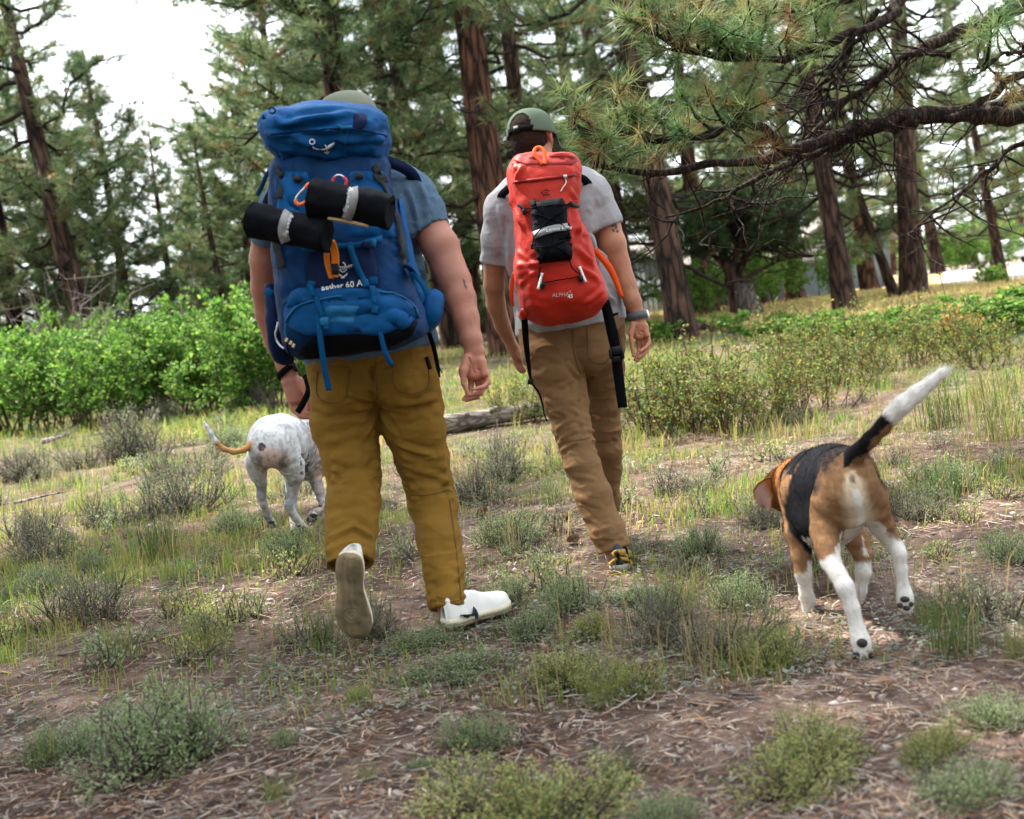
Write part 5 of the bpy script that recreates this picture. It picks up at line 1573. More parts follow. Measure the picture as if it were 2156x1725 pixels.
def bracelet(c, axis_, r1, r2, e1, h, thick, parent, m, name, n=36):
    ax = nrm(axis_); e1 = nrm(np.asarray(e1) - ax * (ax @ np.asarray(e1))); e2 = np.cross(ax, e1)
    V = []
    for k in range(n):
        t = 2 * math.pi * k / n; o = e1 * r1 * math.cos(t) + e2 * r2 * math.sin(t); u = nrm(o)
        V += [c + o - ax * h / 2, c + o + u * thick - ax * h / 2, c + o + u * thick + ax * h / 2, c + o + ax * h / 2]
    i = np.arange(n)[:, None] * 4 + np.arange(4)[None]; j = np.arange(n)[:, None] * 4 + (np.arange(4)[None] + 1) % 4
    i2, j2 = (i + 4) % (4 * n), (j + 4) % (4 * n)
    return make_mesh(name, np.array(V), np.stack([i, j, j2, i2], -1).reshape(-1, 4), m, None, True, parent)

def shoe(parent, heel, Ld, Ud, L=0.30, W=0.105, upper='shoe_white', tread='shoe_sole', band='shoe_rubber', high=0.095, side=1, collar=None):
    """Shoe: heel = point of the sole under the heel, Ld to the toe, Ud from sole to ankle.  Returns upper's bvh."""
    Ld, Ud = nrm(Ld), nrm(Ud); Sd = nrm(np.cross(Ld, Ud)); Ud = np.cross(Sd, Ld)
    ss = np.concatenate([[0, 0.015, 0.04, 0.08], np.linspace(0.14, 0.88, 16), [0.92, 0.955, 0.98, 1.0]])
    wprof = np.interp(ss, [0, 0.015, 0.04, 0.10, 0.22, 0.42, 0.58, 0.72, 0.84, 0.92, 0.97, 1.0], [0.22, 0.42, 0.60, 0.74, 0.78, 0.70, 0.86, 1.0, 0.96, 0.78, 0.54, 0.20])
    cprof = np.interp(ss, [0, 0.4, 0.7, 1], [0, 0.03, 0.0, -0.10]) * W * side
    hw = wprof * W / 2
    n = len(ss)
    def ring_sheet(z, k): return [heel + Ld * (L * ss[i]) + Sd * (cprof[i] + s * hw[i] * k) + Ud * z for s in (-1, 1) for i in (range(n) if s < 0 else range(n - 1, -1, -1))]
    def slab(name, z0, z1, k0, k1, m):
        A = np.array(ring_sheet(z0, k0) + ring_sheet(z1, k1)); q = 2 * n; i = np.arange(q); j = (i + 1) % q
        caps = np.array([[k, k + 1, q - 2 - k, q - 1 - k] for k in range(n - 1)])
        return make_mesh(name, A, np.vstack([np.stack([i, j, j + q, i + q], -1), caps[:, ::-1], caps + q]), MATS[m], None, False, parent)
    s_ = slab('sole', 0, 0.008, 0.97, 1.0, tread)
    slab('midsole', 0.008, 0.030, 1.0, 0.97, band)
    hp = np.interp(ss, [0, 0.03, 0.08, 0.20, 0.33, 0.45, 0.60, 0.78, 0.90, 0.97, 1.0], [0.055, 0.085, high, high * 0.88, high * 0.93, 0.080, 0.062, 0.050, 0.046, 0.036, 0.018])
    kk = 15; V = []
    for i in range(n):
        for j in range(kk):
            t = math.pi * j / (kk - 1)
            x = math.cos(t); x = math.copysign(abs(x) ** 0.75, x); y = math.sin(t) ** 0.85
            nar = 1 - 0.42 * y * (1 if 0.05 < ss[i] < 0.55 else 0.5)
            V.append(heel + Ld * (L * (0.006 + ss[i] * 0.985)) + Sd * (cprof[i] + x * hw[i] * 0.95 * nar) + Ud * (0.026 + (hp[i] - 0.026 + 0.02) * y))
    V = np.array(V); q = (np.arange(n - 1)[:, None] * kk + np.arange(kk - 1)[None]).ravel()
    F = [np.stack([q, q + kk, q + kk + 1, q + 1], -1)]
    F.append(np.array([[k for k in range(kk)]])[:, ::-1]); F.append(np.array([[(n - 1) * kk + k for k in range(kk)]]))
    V = V + vnormals(V, F[0]) * (0.0015 * fbm(V * 40, 2, 5))[:, None]
    make_mesh('upper', V, F, MATS[upper], None, True, parent)
    return bvh(V, [F[0]])

def arm_hair(V, F, parent, boxes, seed):
    u, v = project(V[F].mean(1)); k = np.zeros(len(F), bool)
    for a, b, c, d in boxes: k |= (u > a) & (u < b) & (v > c) & (v < d)
    tri, tf, tc_ = hairs(V, F[k], np.tile(np.array([0.17, 0.085, 0.045]), (len(V), 1)), 3600, 0.016, seed, np.array([0.25, 0.1, -0.9]), 0.55, 0.00022)
    make_mesh('arm_hair', tri, tf, MATS['hair_strand'], tc_, False, parent)['kind'] = 'stuff'

# ---------- the hiker with the blue backpack
def hiker_blue():
    root = empty('person', onground(850, 4.05), 'person in ochre trousers and blue t-shirt walking away under a big blue backpack', 'person')
    lat = nrm(P(885, 415, 4.1) - P(575, 445, 4.1))
    lo = np.min([P(500, 180, 4.6), P(500, 1400, 4.6), P(520, 1400, 3.6)], 0); hi = np.max([P(1090, 150, 3.6), P(1090, 150, 4.6)], 0)
    lo = np.array([-1.0, 3.62, 0.0]); hi = np.array([0.12, 4.62, 1.95])
    S = SDF(lo, hi, 0.0066)
    hc = P(735, 272, 4.16)
    head_sdf(S, hc, np.array([0.02, 1, -0.05]), np.array([-0.06, 0.0, 1]), 1.04)
    S.chain(JJ([(737, 300, 4.14, 36), (738, 350, 4.11, 40), (745, 400, 4.10, 60)]), 0.03)
    S.cap(P(690, 420, 4.10), P(800, 405, 4.10), 0.085, 0.085, 0.04)
    S.cap(P(700, 470, 4.10), P(812, 462, 4.10), 0.105, 0.105, 0.04); S.cap(P(735, 560, 4.08), P(800, 555, 4.08), 0.11, 0.11, 0.05); S.cap(P(740, 700, 4.08), P(820, 695, 4.08), 0.10, 0.10, 0.05)
    # right arm, swung back with the palm towards us
    S.chain(JJ([(872, 418, 4.10, 42), (905, 480, 4.07, 38), (928, 520, 4.04, 38.5), (945, 565, 4.02, 35), (957, 592, 4.00, 34.5), (970, 630, 3.97, 32), (982, 672, 3.94, 27), (993, 715, 3.91, 21.5), (1000, 742, 3.90, 19.5)]), 0.012, lat, 1.0)
    S.half(P(1000, 741, 3.90), P(1000, 762, 3.885) - P(993, 715, 3.91), lim=0.06)
    H = SDF(P(1000, 790, 3.87) - [0.085, 0.09, 0.14], P(1000, 790, 3.87) + [0.085, 0.08, 0.14], 0.0024)
    H.chain(JJ([(988, 695, 3.925, 24), (993, 715, 3.91, 21.5), (1000, 742, 3.90, 19.5)]), 0.012)
    H.chain(JJ([(1000, 742, 3.90, 17), (999, 760, 3.89, 14.5)]), 0.008, lat, 1.32)
    H.chain(JJ([(998, 762, 3.885, 12.5), (1003, 790, 3.875, 11.5)]), 0.010, lat, 1.95)
    H.chain(JJ([(985, 756, 3.875, 10.5), (976, 782, 3.855, 9.5), (975.5, 790, 3.85, 8)]), 0.010)
    H.chain(JJ([(975.5, 788, 3.85, 7.2), (976.5, 808, 3.84, 6.0), (984, 826, 3.835, 5.0), (986, 831, 3.833, 3.8)]), 0.003)
    H.chain(JJ([(1015, 762, 3.872, 9), (1020, 788, 3.860, 8)]), 0.010)
    for ch in ([(990, 790, 3.880, 7.4), (992, 810, 3.886, 6.2), (990, 828, 3.872, 5.8), (976, 841, 3.852, 4.2)],
               [(1002, 793, 3.886, 7.4), (1010, 818, 3.892, 6.2), (1005, 836, 3.872, 5.6), (981, 843, 3.845, 4.2)],
               [(1013, 792, 3.884, 7.2), (1021, 814, 3.880, 6.0), (1012, 828, 3.856, 5.4), (988, 832, 3.826, 4.2)],
               [(1023, 788, 3.875, 6.4), (1026, 806, 3.866, 5.4), (1017, 815, 3.840, 4.9), (997, 820, 3.812, 3.8)]):
        H.chain(JJ(ch), 0.0018)
    for (ku, kv, kd) in ((1027, 805, 3.868), (1022, 814, 3.882), (1011, 819, 3.894)): H.cap(P(ku, kv, kd), P(ku, kv, kd), 0.0095, 0.0095, 0.006)
    for (u0, v0, u1, v1, dd_) in ((986, 752, 1001, 790, 3.862), (1002, 776, 1022, 786, 3.860), (982, 806, 972, 806, 3.831)): H.cap(P(u0, v0, dd_), P(u1, v1, dd_), 0.0022, 0.0022, 0.003, sub=True)
    # left arm, swung forward; the hand holds the leash
    S.chain(JJ([(590, 440, 4.14, 40), (562, 500, 4.18, 31), (556, 545, 4.21, 30), (556, 605, 4.25, 27), (563, 660, 4.29, 26), (580, 720, 4.31, 22), (601, 768, 4.32, 18)]), 0.012)
    S.half(P(603, 776, 4.32), P(617, 808, 4.31) - P(580, 720, 4.31), lim=0.07)
    H2 = SDF(P(628, 830, 4.29) - [0.10, 0.09, 0.15], P(628, 830, 4.29) + [0.09, 0.08, 0.15], 0.0026)
    H2.chain(JJ([(592, 748, 4.316, 19.5), (601, 768, 4.32, 18)]), 0.012)
    H2.chain(JJ([(601, 768, 4.32, 17.5), (612, 800, 4.315, 15)]), 0.008, lat, 1.2)
    H2.chain(JJ([(616, 806, 4.31, 13.5), (625, 842, 4.30, 12)]), 0.01, lat, 1.75)
    H2.chain(JJ([(634, 803, 4.30, 9.5), (643, 824, 4.28, 8)]), 0.008); H2.chain(JJ([(643, 824, 4.28, 7), (648, 844, 4.26, 6), (651, 862, 4.245, 4.8)]), 0.003)
    for ch in ([(613, 844, 4.30, 7), (617, 861, 4.298, 6.2), (634, 877, 4.275, 5.8), (661, 880, 4.245, 4.4)], [(621, 846, 4.302, 7), (629, 861, 4.296, 6.2), (645, 871, 4.265, 5.6), (663, 872, 4.238, 4.2)],
               [(630, 846, 4.308, 7), (640, 858, 4.300, 6), (651, 864, 4.275, 5.2), (662, 864, 4.25, 4.0)], [(637, 843, 4.315, 6.2), (647, 852, 4.308, 5.4), (656, 857, 4.285, 4.8), (663, 856, 4.265, 3.8)]):
        H2.chain(JJ(ch), 0.0018)
    H2.cap(P(622, 800, 4.287), P(633, 838, 4.280), 0.0025, 0.0025, 0.004, sub=True)
    # legs inside the trousers
    S.chain(JJ([(725, 790, 4.08, 55), (733, 900, 4.08, 52), (745, 1030, 4.05, 36), (738, 1130, 3.95, 34), (736, 1178, 3.87, 24)]), 0.03)
    S.chain(JJ([(858, 790, 4.08, 55), (870, 900, 4.10, 50), (905, 1040, 4.14, 34), (930, 1180, 4.02, 30), (945, 1290, 3.95, 24)]), 0.03)
    S.cap(P(740, 760, 4.08), P(845, 755, 4.08), 0.095, 0.095, 0.05)
    V, F = join(S.mesh(1), H.mesh(1), H2.mesh(1))
    reds = [(P(1010, 800, 3.86), 0.10, 0.55), (P(985, 620, 3.97), 0.12, 0.35), (P(640, 860, 4.29), 0.09, 0.5), (P(560, 600, 4.25), 0.10, 0.3), (P(900, 500, 4.05), 0.10, 0.2)]
    body = make_mesh('body', V, F, MATS['skin'], skin_colour(V, (0.345, 0.155, 0.105), reds, 3), True, root)
    bt = bvh(V, F)
    poly_on(bt, [(974, 588), (978, 590), (980, 600), (984, 606), (982, 609), (977, 602)], mat('graze', base=(0.10, 0.04, 0.045), rough=0.6), 'graze', body, 0.0015)
    arm_hair(V, F, root, ((880, 1010, 560, 735), (540, 600, 520, 765)), 5)
    # t-shirt
    S = SDF(lo + [0, 0, 0.75], hi, 0.006)
    S.cap(P(660, 430, 4.11), P(830, 412, 4.11), 0.085, 0.085, 0.04); S.cap(P(745, 355, 4.11), P(745, 390, 4.11), 0.068, 0.085, 0.06)
    for k_ in range(12):
        t_ = k_ / 11; v_ = 430 + 320 * t_; l_ = np.interp(t_, [0, .15, .4, .75, 1], [664, 676, 704, 722, 728]); r_ = np.interp(t_, [0, .15, .4, .75, 1], [822, 812, 802, 814, 838])
        S.cap(P(l_, v_, 4.10), P(r_, v_ - 8, 4.10), 0.132, 0.132, 0.05)
    S.chain(JJ([(800, 385, 4.11, 40), (862, 412, 4.10, 50), (892, 455, 4.08, 44.5), (912, 492, 4.06, 42)]), 0.03)
    S.chain(JJ([(680, 400, 4.12, 42), (598, 440, 4.14, 46), (568, 480, 4.16, 35), (556, 520, 4.18, 33)]), 0.03)
    e = P(911, 489, 4.06); dv = nrm(P(928, 520, 4.04) - P(892, 455, 4.08)); S.half(e, dv, lim=0.13)
    S.cap(P(900, 470, 4.07), P(928, 520, 4.04), 0.062, 0.063, 0.002, sub=True)
    e = P(557, 506, 4.18); dv = nrm(P(556, 545, 4.21) - P(568, 480, 4.16)); S.half(e, dv, lim=0.11)
    S.cap(P(560, 492, 4.18), P(556, 530, 4.2), 0.052, 0.052, 0.002, sub=True)
    S.cap(P(738, 250, 4.12), P(740, 352, 4.11), 0.062, 0.064, 0.004, sub=True)
    S.half(P(780, 752, 4.08), np.array([0.1, 0, -1.0]))
    cloth('shirt', S, root, MATS['shirt_blue'], [(858, 395, 880, 470, 0.005, 0.012), (846, 420, 866, 500, 0.006, 0.012), (866, 505, 900, 440, 0.005, 0.010), (835, 480, 862, 540, 0.006, 0.012), (900, 430, 925, 470, 0.004, 0.010), (880, 380, 905, 440, 0.003, 0.012)], (0.004, (14, 14, 9)), 5, crease=0.003)
    # trousers
    S = SDF(np.array([-0.72, 3.6, 0.0]), np.array([0.02, 4.45, 1.15]), 0.0048)
    S.cap(P(712, 770, 4.08), P(850, 758, 4.08), 0.108, 0.108, 0.04); S.cap(P(726, 735, 4.08), P(846, 722, 4.08), 0.103, 0.103, 0.04)
    S.cap(P(728, 822, 4.015), P(728, 822, 4.015), 0.088, 0.088, 0.05); S.cap(P(845, 815, 4.015), P(845, 815, 4.015), 0.088, 0.088, 0.05)
    S.chain(JJ([(724, 800, 4.08, 73), (727, 900, 4.09, 71), (738, 965, 4.07, 61), (745, 1015, 4.05, 54.5), (743, 1060, 4.00, 56), (741, 1110, 3.96, 55), (737, 1170, 3.895, 51), (735, 1215, 3.87, 49)]), 0.02)
    S.chain(JJ([(856, 800, 4.08, 70), (868, 890, 4.10, 65), (889, 965, 4.13, 55), (902, 1020, 4.14, 50), (912, 1065, 4.13, 49), (924, 1130, 4.06, 46), (934, 1200, 4.01, 43.5), (943, 1262, 3.97, 40), (946, 1300, 3.95, 39)]), 0.02)
    c = P(735, 1190, 3.885); dv = nrm(P(735, 1215, 3.87) - P(741, 1110, 3.96)); S.half(c, dv + np.array([0.12, 0, 0.0]), lim=0.16)
    S.cap(P(738, 1150, 3.92), P(733, 1225, 3.85), 0.058, 0.068, 0.002, sub=True)
    c = P(944, 1281, 3.96); dv = nrm(P(946, 1300, 3.95) - P(934, 1200, 4.01)); S.half(c, dv, lim=0.12); S.cap(P(941, 1258, 3.97), P(948, 1310, 3.95), 0.045, 0.054, 0.002, sub=True)
    S.half(P(780, 722, 4.08), np.array([-0.1, 0, 1.0]))
    fs = [(705, 992, 798, 978, .010, .013), (701, 1012, 796, 1024, .011, .012), (703, 965, 790, 940, .007, .014), (692, 930, 770, 905, .005, .014), (712, 1034, 790, 1046, .006, .012),
          (792, 845, 735, 828, .007, .012), (793, 850, 745, 862, .006, .012), (796, 838, 858, 812, .007, .012), (798, 852, 862, 868, .006, .012), (800, 862, 830, 915, .006, .012), (792, 868, 768, 920, .006, .012),
          (915, 838, 842, 850, .007, .014), (925, 862, 850, 880, .006, .014), (838, 935, 905, 958, .007, .013), (850, 962, 938, 985, .008, .013), (855, 1000, 942, 1012, .009, .012), (866, 1028, 950, 1034, .009, .010), (870, 1050, 952, 1046, .006, .010),
          (690, 1136, 745, 1108, .008, .012), (745, 1108, 782, 1130, .007, .012), (688, 1160, 742, 1140, .006, .012), (700, 1088, 770, 1080, .004, .013), (712, 1180, 770, 1160, .005, .010),
          (903, 1240, 975, 1230, .007, .011), (908, 1262, 978, 1256, .007, .010), (895, 1205, 965, 1190, .005, .012), (886, 1165, 950, 1150, .004, .013), (920, 1272, 970, 1278, .005, .008),
          (655, 795, 740, 790, .004, .012), (700, 870, 655, 850, .005, .014), (780, 770, 792, 840, -.006, .008)]
    tr_o, tr_b = cloth('trousers', S, root, MATS['trousers_ochre'], fs, (0.0045, (9, 9, 20)), 8)
    for nm, uv, w in (('seam', [(790, 745), (792, 800), (796, 840)], 1.6), ('pocket_edge', [(672, 775), (705, 772), (738, 774)], 1.5), ('pocket_edge', [(668, 782), (668, 830), (690, 848), (726, 840), (736, 780)], 1.3), ('pocket_edge', [(828, 762), (830, 812), (860, 830), (900, 815), (902, 770)], 1.3), ('seam', [(944, 1040), (958, 1140), (968, 1230), (972, 1275)], 1.6), ('seam', [(866, 1043), (905, 1042), (946, 1030)], 1.6), ('seam', [(906, 1262), (940, 1268), (976, 1262)], 1.2)):
        V, F = ribbon(tr_b, uv, w, 0.0012, 0.002, 22); make_mesh(nm, V, F, MATS['stitch'], None, False, tr_o)
    V, F = ribbon(tr_b, [(897, 752), (905, 778)], 7, 0.002, 0.003, 8); make_mesh('label_tab', V, F, MATS['black_web'], None, False, tr_o)
    # cap, hair, watch
    cap_hat(hc + np.array([0, 0, 0.028]), np.array([0.02, 1, 0.02]), np.array([-0.06, 0.0, 1]), MATS['cap_olive'], root, 0.108, 0.124, 0.098)
    w = P(602.5, 781, 4.318); ax = nrm(P(611, 800, 4.315) - P(596, 765, 4.32))
    o = bracelet(w, ax + 0.35 * lat, 0.036, 0.030, lat, 0.022, 0.005, root, MATS['black_web'], 'watch')
    V, F = box(w + lat * 0.034 + np.array([0, -0.005, 0.012]), np.array([nrm(lat + np.array([0, -0.3, 0])), nrm(np.cross(ax, lat)), ax]), (0.007, 0.02, 0.019), 0.25); make_mesh('watch_case', V, F, MATS['black_plastic'], None, False, o)
    # shoes: left lifted with its sole to us, right planted and turned out
    sh = empty('shoe', P(735, 1170, 3.74)); sh.parent = root; sh.location = Vector(P(735, 1170, 3.74) - world_loc(root))
    heel = P(734, 1166, 3.70); toe = P(746, 1363, 3.78)
    Ud = nrm(np.array([0.12, 1.0, 0.26]))
    b = shoe(sh, heel, toe - heel, Ud, 0.302, 0.118, side=-1)
    V, F = None, None
    for vv in (1215, 1240, 1265, 1290):
        pass
    tb = tread_marks(sh, heel, toe - heel, Ud, 0.302)
    for a0, a1 in (((769, 1232), (774, 1262)),):
        poly_on(b, [(766, 1205), (768, 1202), (773, 1240), (775, 1268), (772, 1262), (769, 1238)], MATS['shoe_navy'], 'side_mark', sh, 0.002)
    sh2 = empty('shoe', (0, 0, 0)); sh2.parent = root; heel = P(936, 1332, 3.905); toe = P(1036, 1318, 4.04)
    heel[2] = 0.015; toe[2] = 0.012
    sh2.location = Vector(heel - world_loc(root))
    b2 = shoe(sh2, heel, toe - heel, np.array([-0.02, -0.05, 1.0]), 0.295, 0.108, side=1)
    mk = np.array([(905, 575), (930, 583), (965, 580), (1000, 562), (1002, 545), (990, 520), (1012, 545), (1035, 575), (1028, 598), (985, 604), (940, 596)], float)
    poly_on(b2, np.c_[658.4 + .338 * mk[:, 0], 1100.9 + .338 * mk[:, 1]], MATS['shoe_navy'], 'side_mark', sh2, 0.010, 3.95, 5)
    return root

def tread_marks(parent, heel, Ld, Ud, L):
    """Raised ridges of the tread."""
    Ld, Ud = nrm(Ld), nrm(Ud); Sd = nrm(np.cross(Ld, Ud)); Ud = np.cross(Sd, Ld)
    mb = MB()
    for s in np.linspace(0.05, 0.95, 44):
        w = np.interp(s, [0, 0.05, 0.1, 0.22, 0.42, 0.58, 0.72, 0.84, 0.92, 1.0], [0.1, 0.5, 0.70, 0.74, 0.66, 0.82, 0.96, 0.9, 0.7, 0.3]) * 0.118 / 2 * 0.86
        pts = [heel + Ld * (L * s + (0.004 if k % 2 else -0.004)) + Sd * (w * x) - Ud * 0.0005 for k, x in enumerate(np.linspace(-1, 1, 9))]
        mb.add(*tube(pts, 0.0014, 3, False))
    for rr in (0.55, 0.30):
        t = np.linspace(0, 6.283, 26)
        mb.add(*tube([heel + Ld * (0.215 + 0.05 * rr * math.sin(a)) + Sd * (0.05 * rr * math.cos(a)) - Ud * 0.001 for a in t], 0.0018, 3, False))
    return mb.build('tread', MATS['shoe_sole'], parent)
hiker_blue()

# ---------- the hiker with the red backpack
def hiker_red():
    root = empty('person', onground(1280, 4.75), 'person in brown trousers, grey t-shirt and green cap walking away with a red backpack', 'person')
    lat = nrm(P(1262, 415, 4.75) - P(1058, 430, 4.75))
    lo = np.array([-0.20, 4.2, 0.0]); hi = np.array([0.66, 5.35, 1.95])
    S = SDF(lo, hi, 0.0064)
    hf = nrm(np.array([0.52, 1.0, -0.12])); hu = np.array([-0.05, 0.02, 1.0])
    hc = P(1121, 296, 4.84)
    head_sdf(S, hc, hf, hu, 0.98)
    S.chain(JJ([(1122, 322, 4.83, 30), (1135, 370, 4.80, 34), (1150, 410, 4.78, 50)]), 0.03)
    S.cap(P(1110, 430, 4.78), P(1215, 420, 4.78), 0.085, 0.085, 0.04); S.cap(P(1120, 480, 4.78), P(1210, 475, 4.78), 0.10, 0.10, 0.04); S.cap(P(1160, 580, 4.77), P(1215, 575, 4.77), 0.10, 0.10, 0.05); S.cap(P(1172, 690, 4.78), P(1232, 685, 4.78), 0.070, 0.070, 0.05)
    S.chain(JJ([(1248, 425, 4.76, 32), (1278, 475, 4.75, 27.5), (1289, 515, 4.74, 29), (1303, 555, 4.73, 23), (1318, 596, 4.71, 20.5), (1332, 635, 4.69, 18), (1342, 664, 4.68, 14.5)]), 0.012)
    S.half(P(1342.5, 667, 4.68), P(1345, 690, 4.67) - P(1336, 650, 4.685), lim=0.05)
    H = SDF(P(1346, 712, 4.65) - [0.075, 0.085, 0.13], P(1346, 712, 4.65) + [0.075, 0.075, 0.13], 0.0024)
    H.chain(JJ([(1332, 635, 4.69, 18), (1342, 664, 4.68, 14.5), (1343, 668, 4.68, 13.6)]), 0.01)
    H.chain(JJ([(1343, 668, 4.68, 12.5), (1344, 682, 4.675, 11)]), 0.008, lat, 1.32); H.chain(JJ([(1345, 685, 4.67, 9.5), (1350, 708, 4.665, 8.8)]), 0.008, lat, 2.0)
    H.chain(JJ([(1334, 684, 4.66, 7.6), (1328.5, 704, 4.645, 6.4)]), 0.008); H.chain(JJ([(1358, 688, 4.66, 6.6), (1361, 706, 4.65, 6)]), 0.008)
    for ch in ([(1328.5, 704, 4.645, 5.6), (1330, 722, 4.635, 4.7), (1333, 742, 4.625, 4.2), (1334, 750, 4.62, 3.0)], [(1342, 710, 4.668, 5.6), (1346, 730, 4.672, 4.8), (1344, 745, 4.655, 4.4), (1337, 758, 4.635, 3.3)],
               [(1351, 711, 4.67, 5.6), (1357, 733, 4.668, 4.8), (1353, 749, 4.648, 4.4), (1341, 761, 4.622, 3.3)], [(1358, 710, 4.668, 5.4), (1365, 731, 4.658, 4.6), (1357, 744, 4.636, 4.2), (1344, 753, 4.610, 3.2)], [(1364, 706, 4.66, 4.8), (1367, 722, 4.648, 4.2), (1359, 732, 4.625, 3.8), (1348, 740, 4.602, 2.9)]):
        H.chain(JJ(ch), 0.0016)
    for (u0, v0, u1, v1, dd_) in ((1336, 680, 1346, 706, 4.652), (1347, 697, 1361, 702, 4.652)): H.cap(P(u0, v0, dd_), P(u1, v1, dd_), 0.0022, 0.0022, 0.003, sub=True)
    S.chain(JJ([(1062, 440, 4.76, 32), (1043, 545, 4.82, 25.5), (1040, 600, 4.86, 21.5), (1044, 640, 4.90, 20), (1058, 685, 4.95, 16.5), (1078, 728, 4.99, 12)]), 0.012)
    S.chain(JJ([(1080, 732, 4.99, 11), (1092, 754, 5.0, 10)]), 0.01, lat, 1.3)
    for k, (a, b) in enumerate((((1097, 768), (1105, 781)), ((1093, 770), (1101, 784)), ((1089, 768), (1096, 783)), ((1085, 764), (1091, 778)))):
        S.chain(JJ([(1092 - k * 3, 755, 5.0, 5.4), (*a, 5.0, 5), (*b, 4.99, 4)]), 0.003)
    S.chain(JJ([(1090, 742, 4.98, 6), (1100, 756, 4.965, 5), (1106, 768, 4.96, 4)]), 0.005)
    S.chain(JJ([(1160, 740, 4.72, 45), (1188, 850, 4.68, 38), (1210, 926, 4.63, 28), (1250, 1050, 4.56, 27), (1296, 1165, 4.50, 18), (1303, 1185, 4.49, 18)]), 0.03)
    S.chain(JJ([(1250, 740, 4.76, 44), (1266, 850, 4.86, 30), (1275, 926, 4.93, 25), (1278, 1050, 5.10, 22), (1280, 1110, 5.2, 17)]), 0.03)
    S.cap(P(1165, 720, 4.78), P(1240, 716, 4.78), 0.075, 0.075, 0.05)
    V, F = join(S.mesh(1), H.mesh(1))
    reds = [(P(1350, 715, 4.66), 0.08, 0.5), (P(1300, 555, 4.73), 0.08, 0.4), (P(1095, 760, 5.0), 0.07, 0.4), (P(1164, 300, 4.8), 0.05, 0.5), (P(1078, 310, 4.8), 0.05, 0.5)]
    body = make_mesh('body', V, F, MATS['skin_tan'], skin_colour(V, (0.36, 0.165, 0.097), reds, 6), True, root)
    bt = bvh(V, F)
    tat = [[(1287, 472), (1291, 468), (1292, 478), (1288, 480)], [(1292, 474), (1297, 470), (1300, 480), (1296, 484)], [(1288, 483), (1293, 481), (1294, 488), (1290, 489)], [(1296, 486), (1301, 483), (1303, 489), (1299, 491)]]
    for t_ in tat: poly_on(bt, t_, MATS['tattoo_ink'], 'tattoo', body, 0.0012)
    arm_hair(V, F, root, ((1285, 1352, 520, 655), (1015, 1078, 570, 715)), 6)
    # hair: close cropped shell on the back of the head
    S = SDF(hc - 0.16, hc + 0.16, 0.0045)
    r_ = nrm(np.cross(hf, hu)); up_ = np.cross(r_, hf)
    S.cap(hc - hf * 0.024 + up_ * 0.025, hc + hf * 0.026 + up_ * 0.03, 0.091, 0.089, 0.01, r_, 0.865)
    S.cap(hc - hf * 0.045 - up_ * 0.03, hc - hf * 0.040 - up_ * 0.062, 0.056, 0.040, 0.03, r_, 1.0)
    S.half(hc + hf * 0.045, hf + up_ * -0.25); S.half(hc - up_ * 0.088, -up_)
    for s in (-1, 1): S.cap(hc + r_ * 0.085 * s - hf * 0.002 + up_ * 0.012, hc + r_ * 0.085 * s + hf * 0.01 - up_ * 0.05, 0.022, 0.02, 0.004, sub=True)
    Vh, Fh = S.mesh(1); Vh = Vh + vnormals(Vh, Fh) * (0.0015 * fbm(Vh * 120, 2, 9))[:, None]
    make_mesh('hair', Vh, Fh, MATS['hair_dark'], None, True, root)
    hu2 = nrm(hu + hf * 0.10 + r_ * 0.02)
    cpos = hc + up_ * 0.012 - hf * 0.002
    cp = cap_hat(cpos, hf, hu2, MATS['cap_green'], root, 0.097, 0.116, 0.112, arch=(0.56, 0.50, 0.0))
    V, F = strap_ring(cpos, hf, hu2, 0.094, 0.113, math.pi - 0.62, math.pi + 0.62, 0.022, 0.004, 24, 0.001); make_mesh('strap', V, F, MATS['black_web'], None, False, cp)
    V, F = strap_ring(cpos, hf, hu2, 0.098, 0.117, math.pi - 0.05, math.pi + 0.22, 0.026, 0.005, 8, -0.001); make_mesh('buckle', V, F, MATS['black_plastic'], None, False, cp)
    # t-shirt
    S = SDF(lo + [0, 0.2, 0.8], hi, 0.006)
    S.cap(P(1098, 425, 4.78), P(1225, 412, 4.78), 0.078, 0.078, 0.04); S.cap(P(1135, 375, 4.80), P(1145, 400, 4.79), 0.06, 0.078, 0.05)
    for k_ in range(12):
        t_ = k_ / 11; v_ = 425 + 285 * t_; l_ = np.interp(t_, [0, .15, .5, .8, 1], [1104, 1112, 1138, 1150, 1155]); r_ = np.interp(t_, [0, .15, .5, .8, 1], [1218, 1212, 1220, 1243, 1254])
        S.cap(P(l_, v_, 4.78), P(r_, v_ - 10, 4.78), 0.116, 0.116, 0.05)
    S.chain(JJ([(1200, 395, 4.78, 38), (1246, 418, 4.76, 40), (1270, 458, 4.75, 33.5), (1288, 498, 4.74, 32)]), 0.03)
    S.chain(JJ([(1100, 410, 4.78, 38), (1062, 442, 4.76, 39), (1048, 500, 4.79, 31), (1042, 560, 4.83, 29.5), (1041, 580, 4.84, 29)]), 0.03)
    S.half(P(1281, 481, 4.745), nrm(P(1288, 498, 4.74) - P(1270, 458, 4.75)), lim=0.11); S.cap(P(1276, 468, 4.75), P(1290, 506, 4.74), 0.052, 0.053, 0.002, sub=True)
    S.half(P(1043, 552, 4.825), nrm(P(1041, 580, 4.84) - P(1048, 500, 4.79)), lim=0.11); S.cap(P(1045, 535, 4.82), P(1041, 585, 4.84), 0.046, 0.047, 0.002, sub=True)
    S.cap(P(1120, 290, 4.83), P(1136, 372, 4.80), 0.058, 0.060, 0.004, sub=True)
    nn = nrm(np.cross(P(1303, 662, 4.7) - P(1088, 700, 4.7), np.array([0, 1.0, 0]))); nn = nn if nn[2] < 0 else -nn
    S.half(P(1200, 692, 4.66), nn)
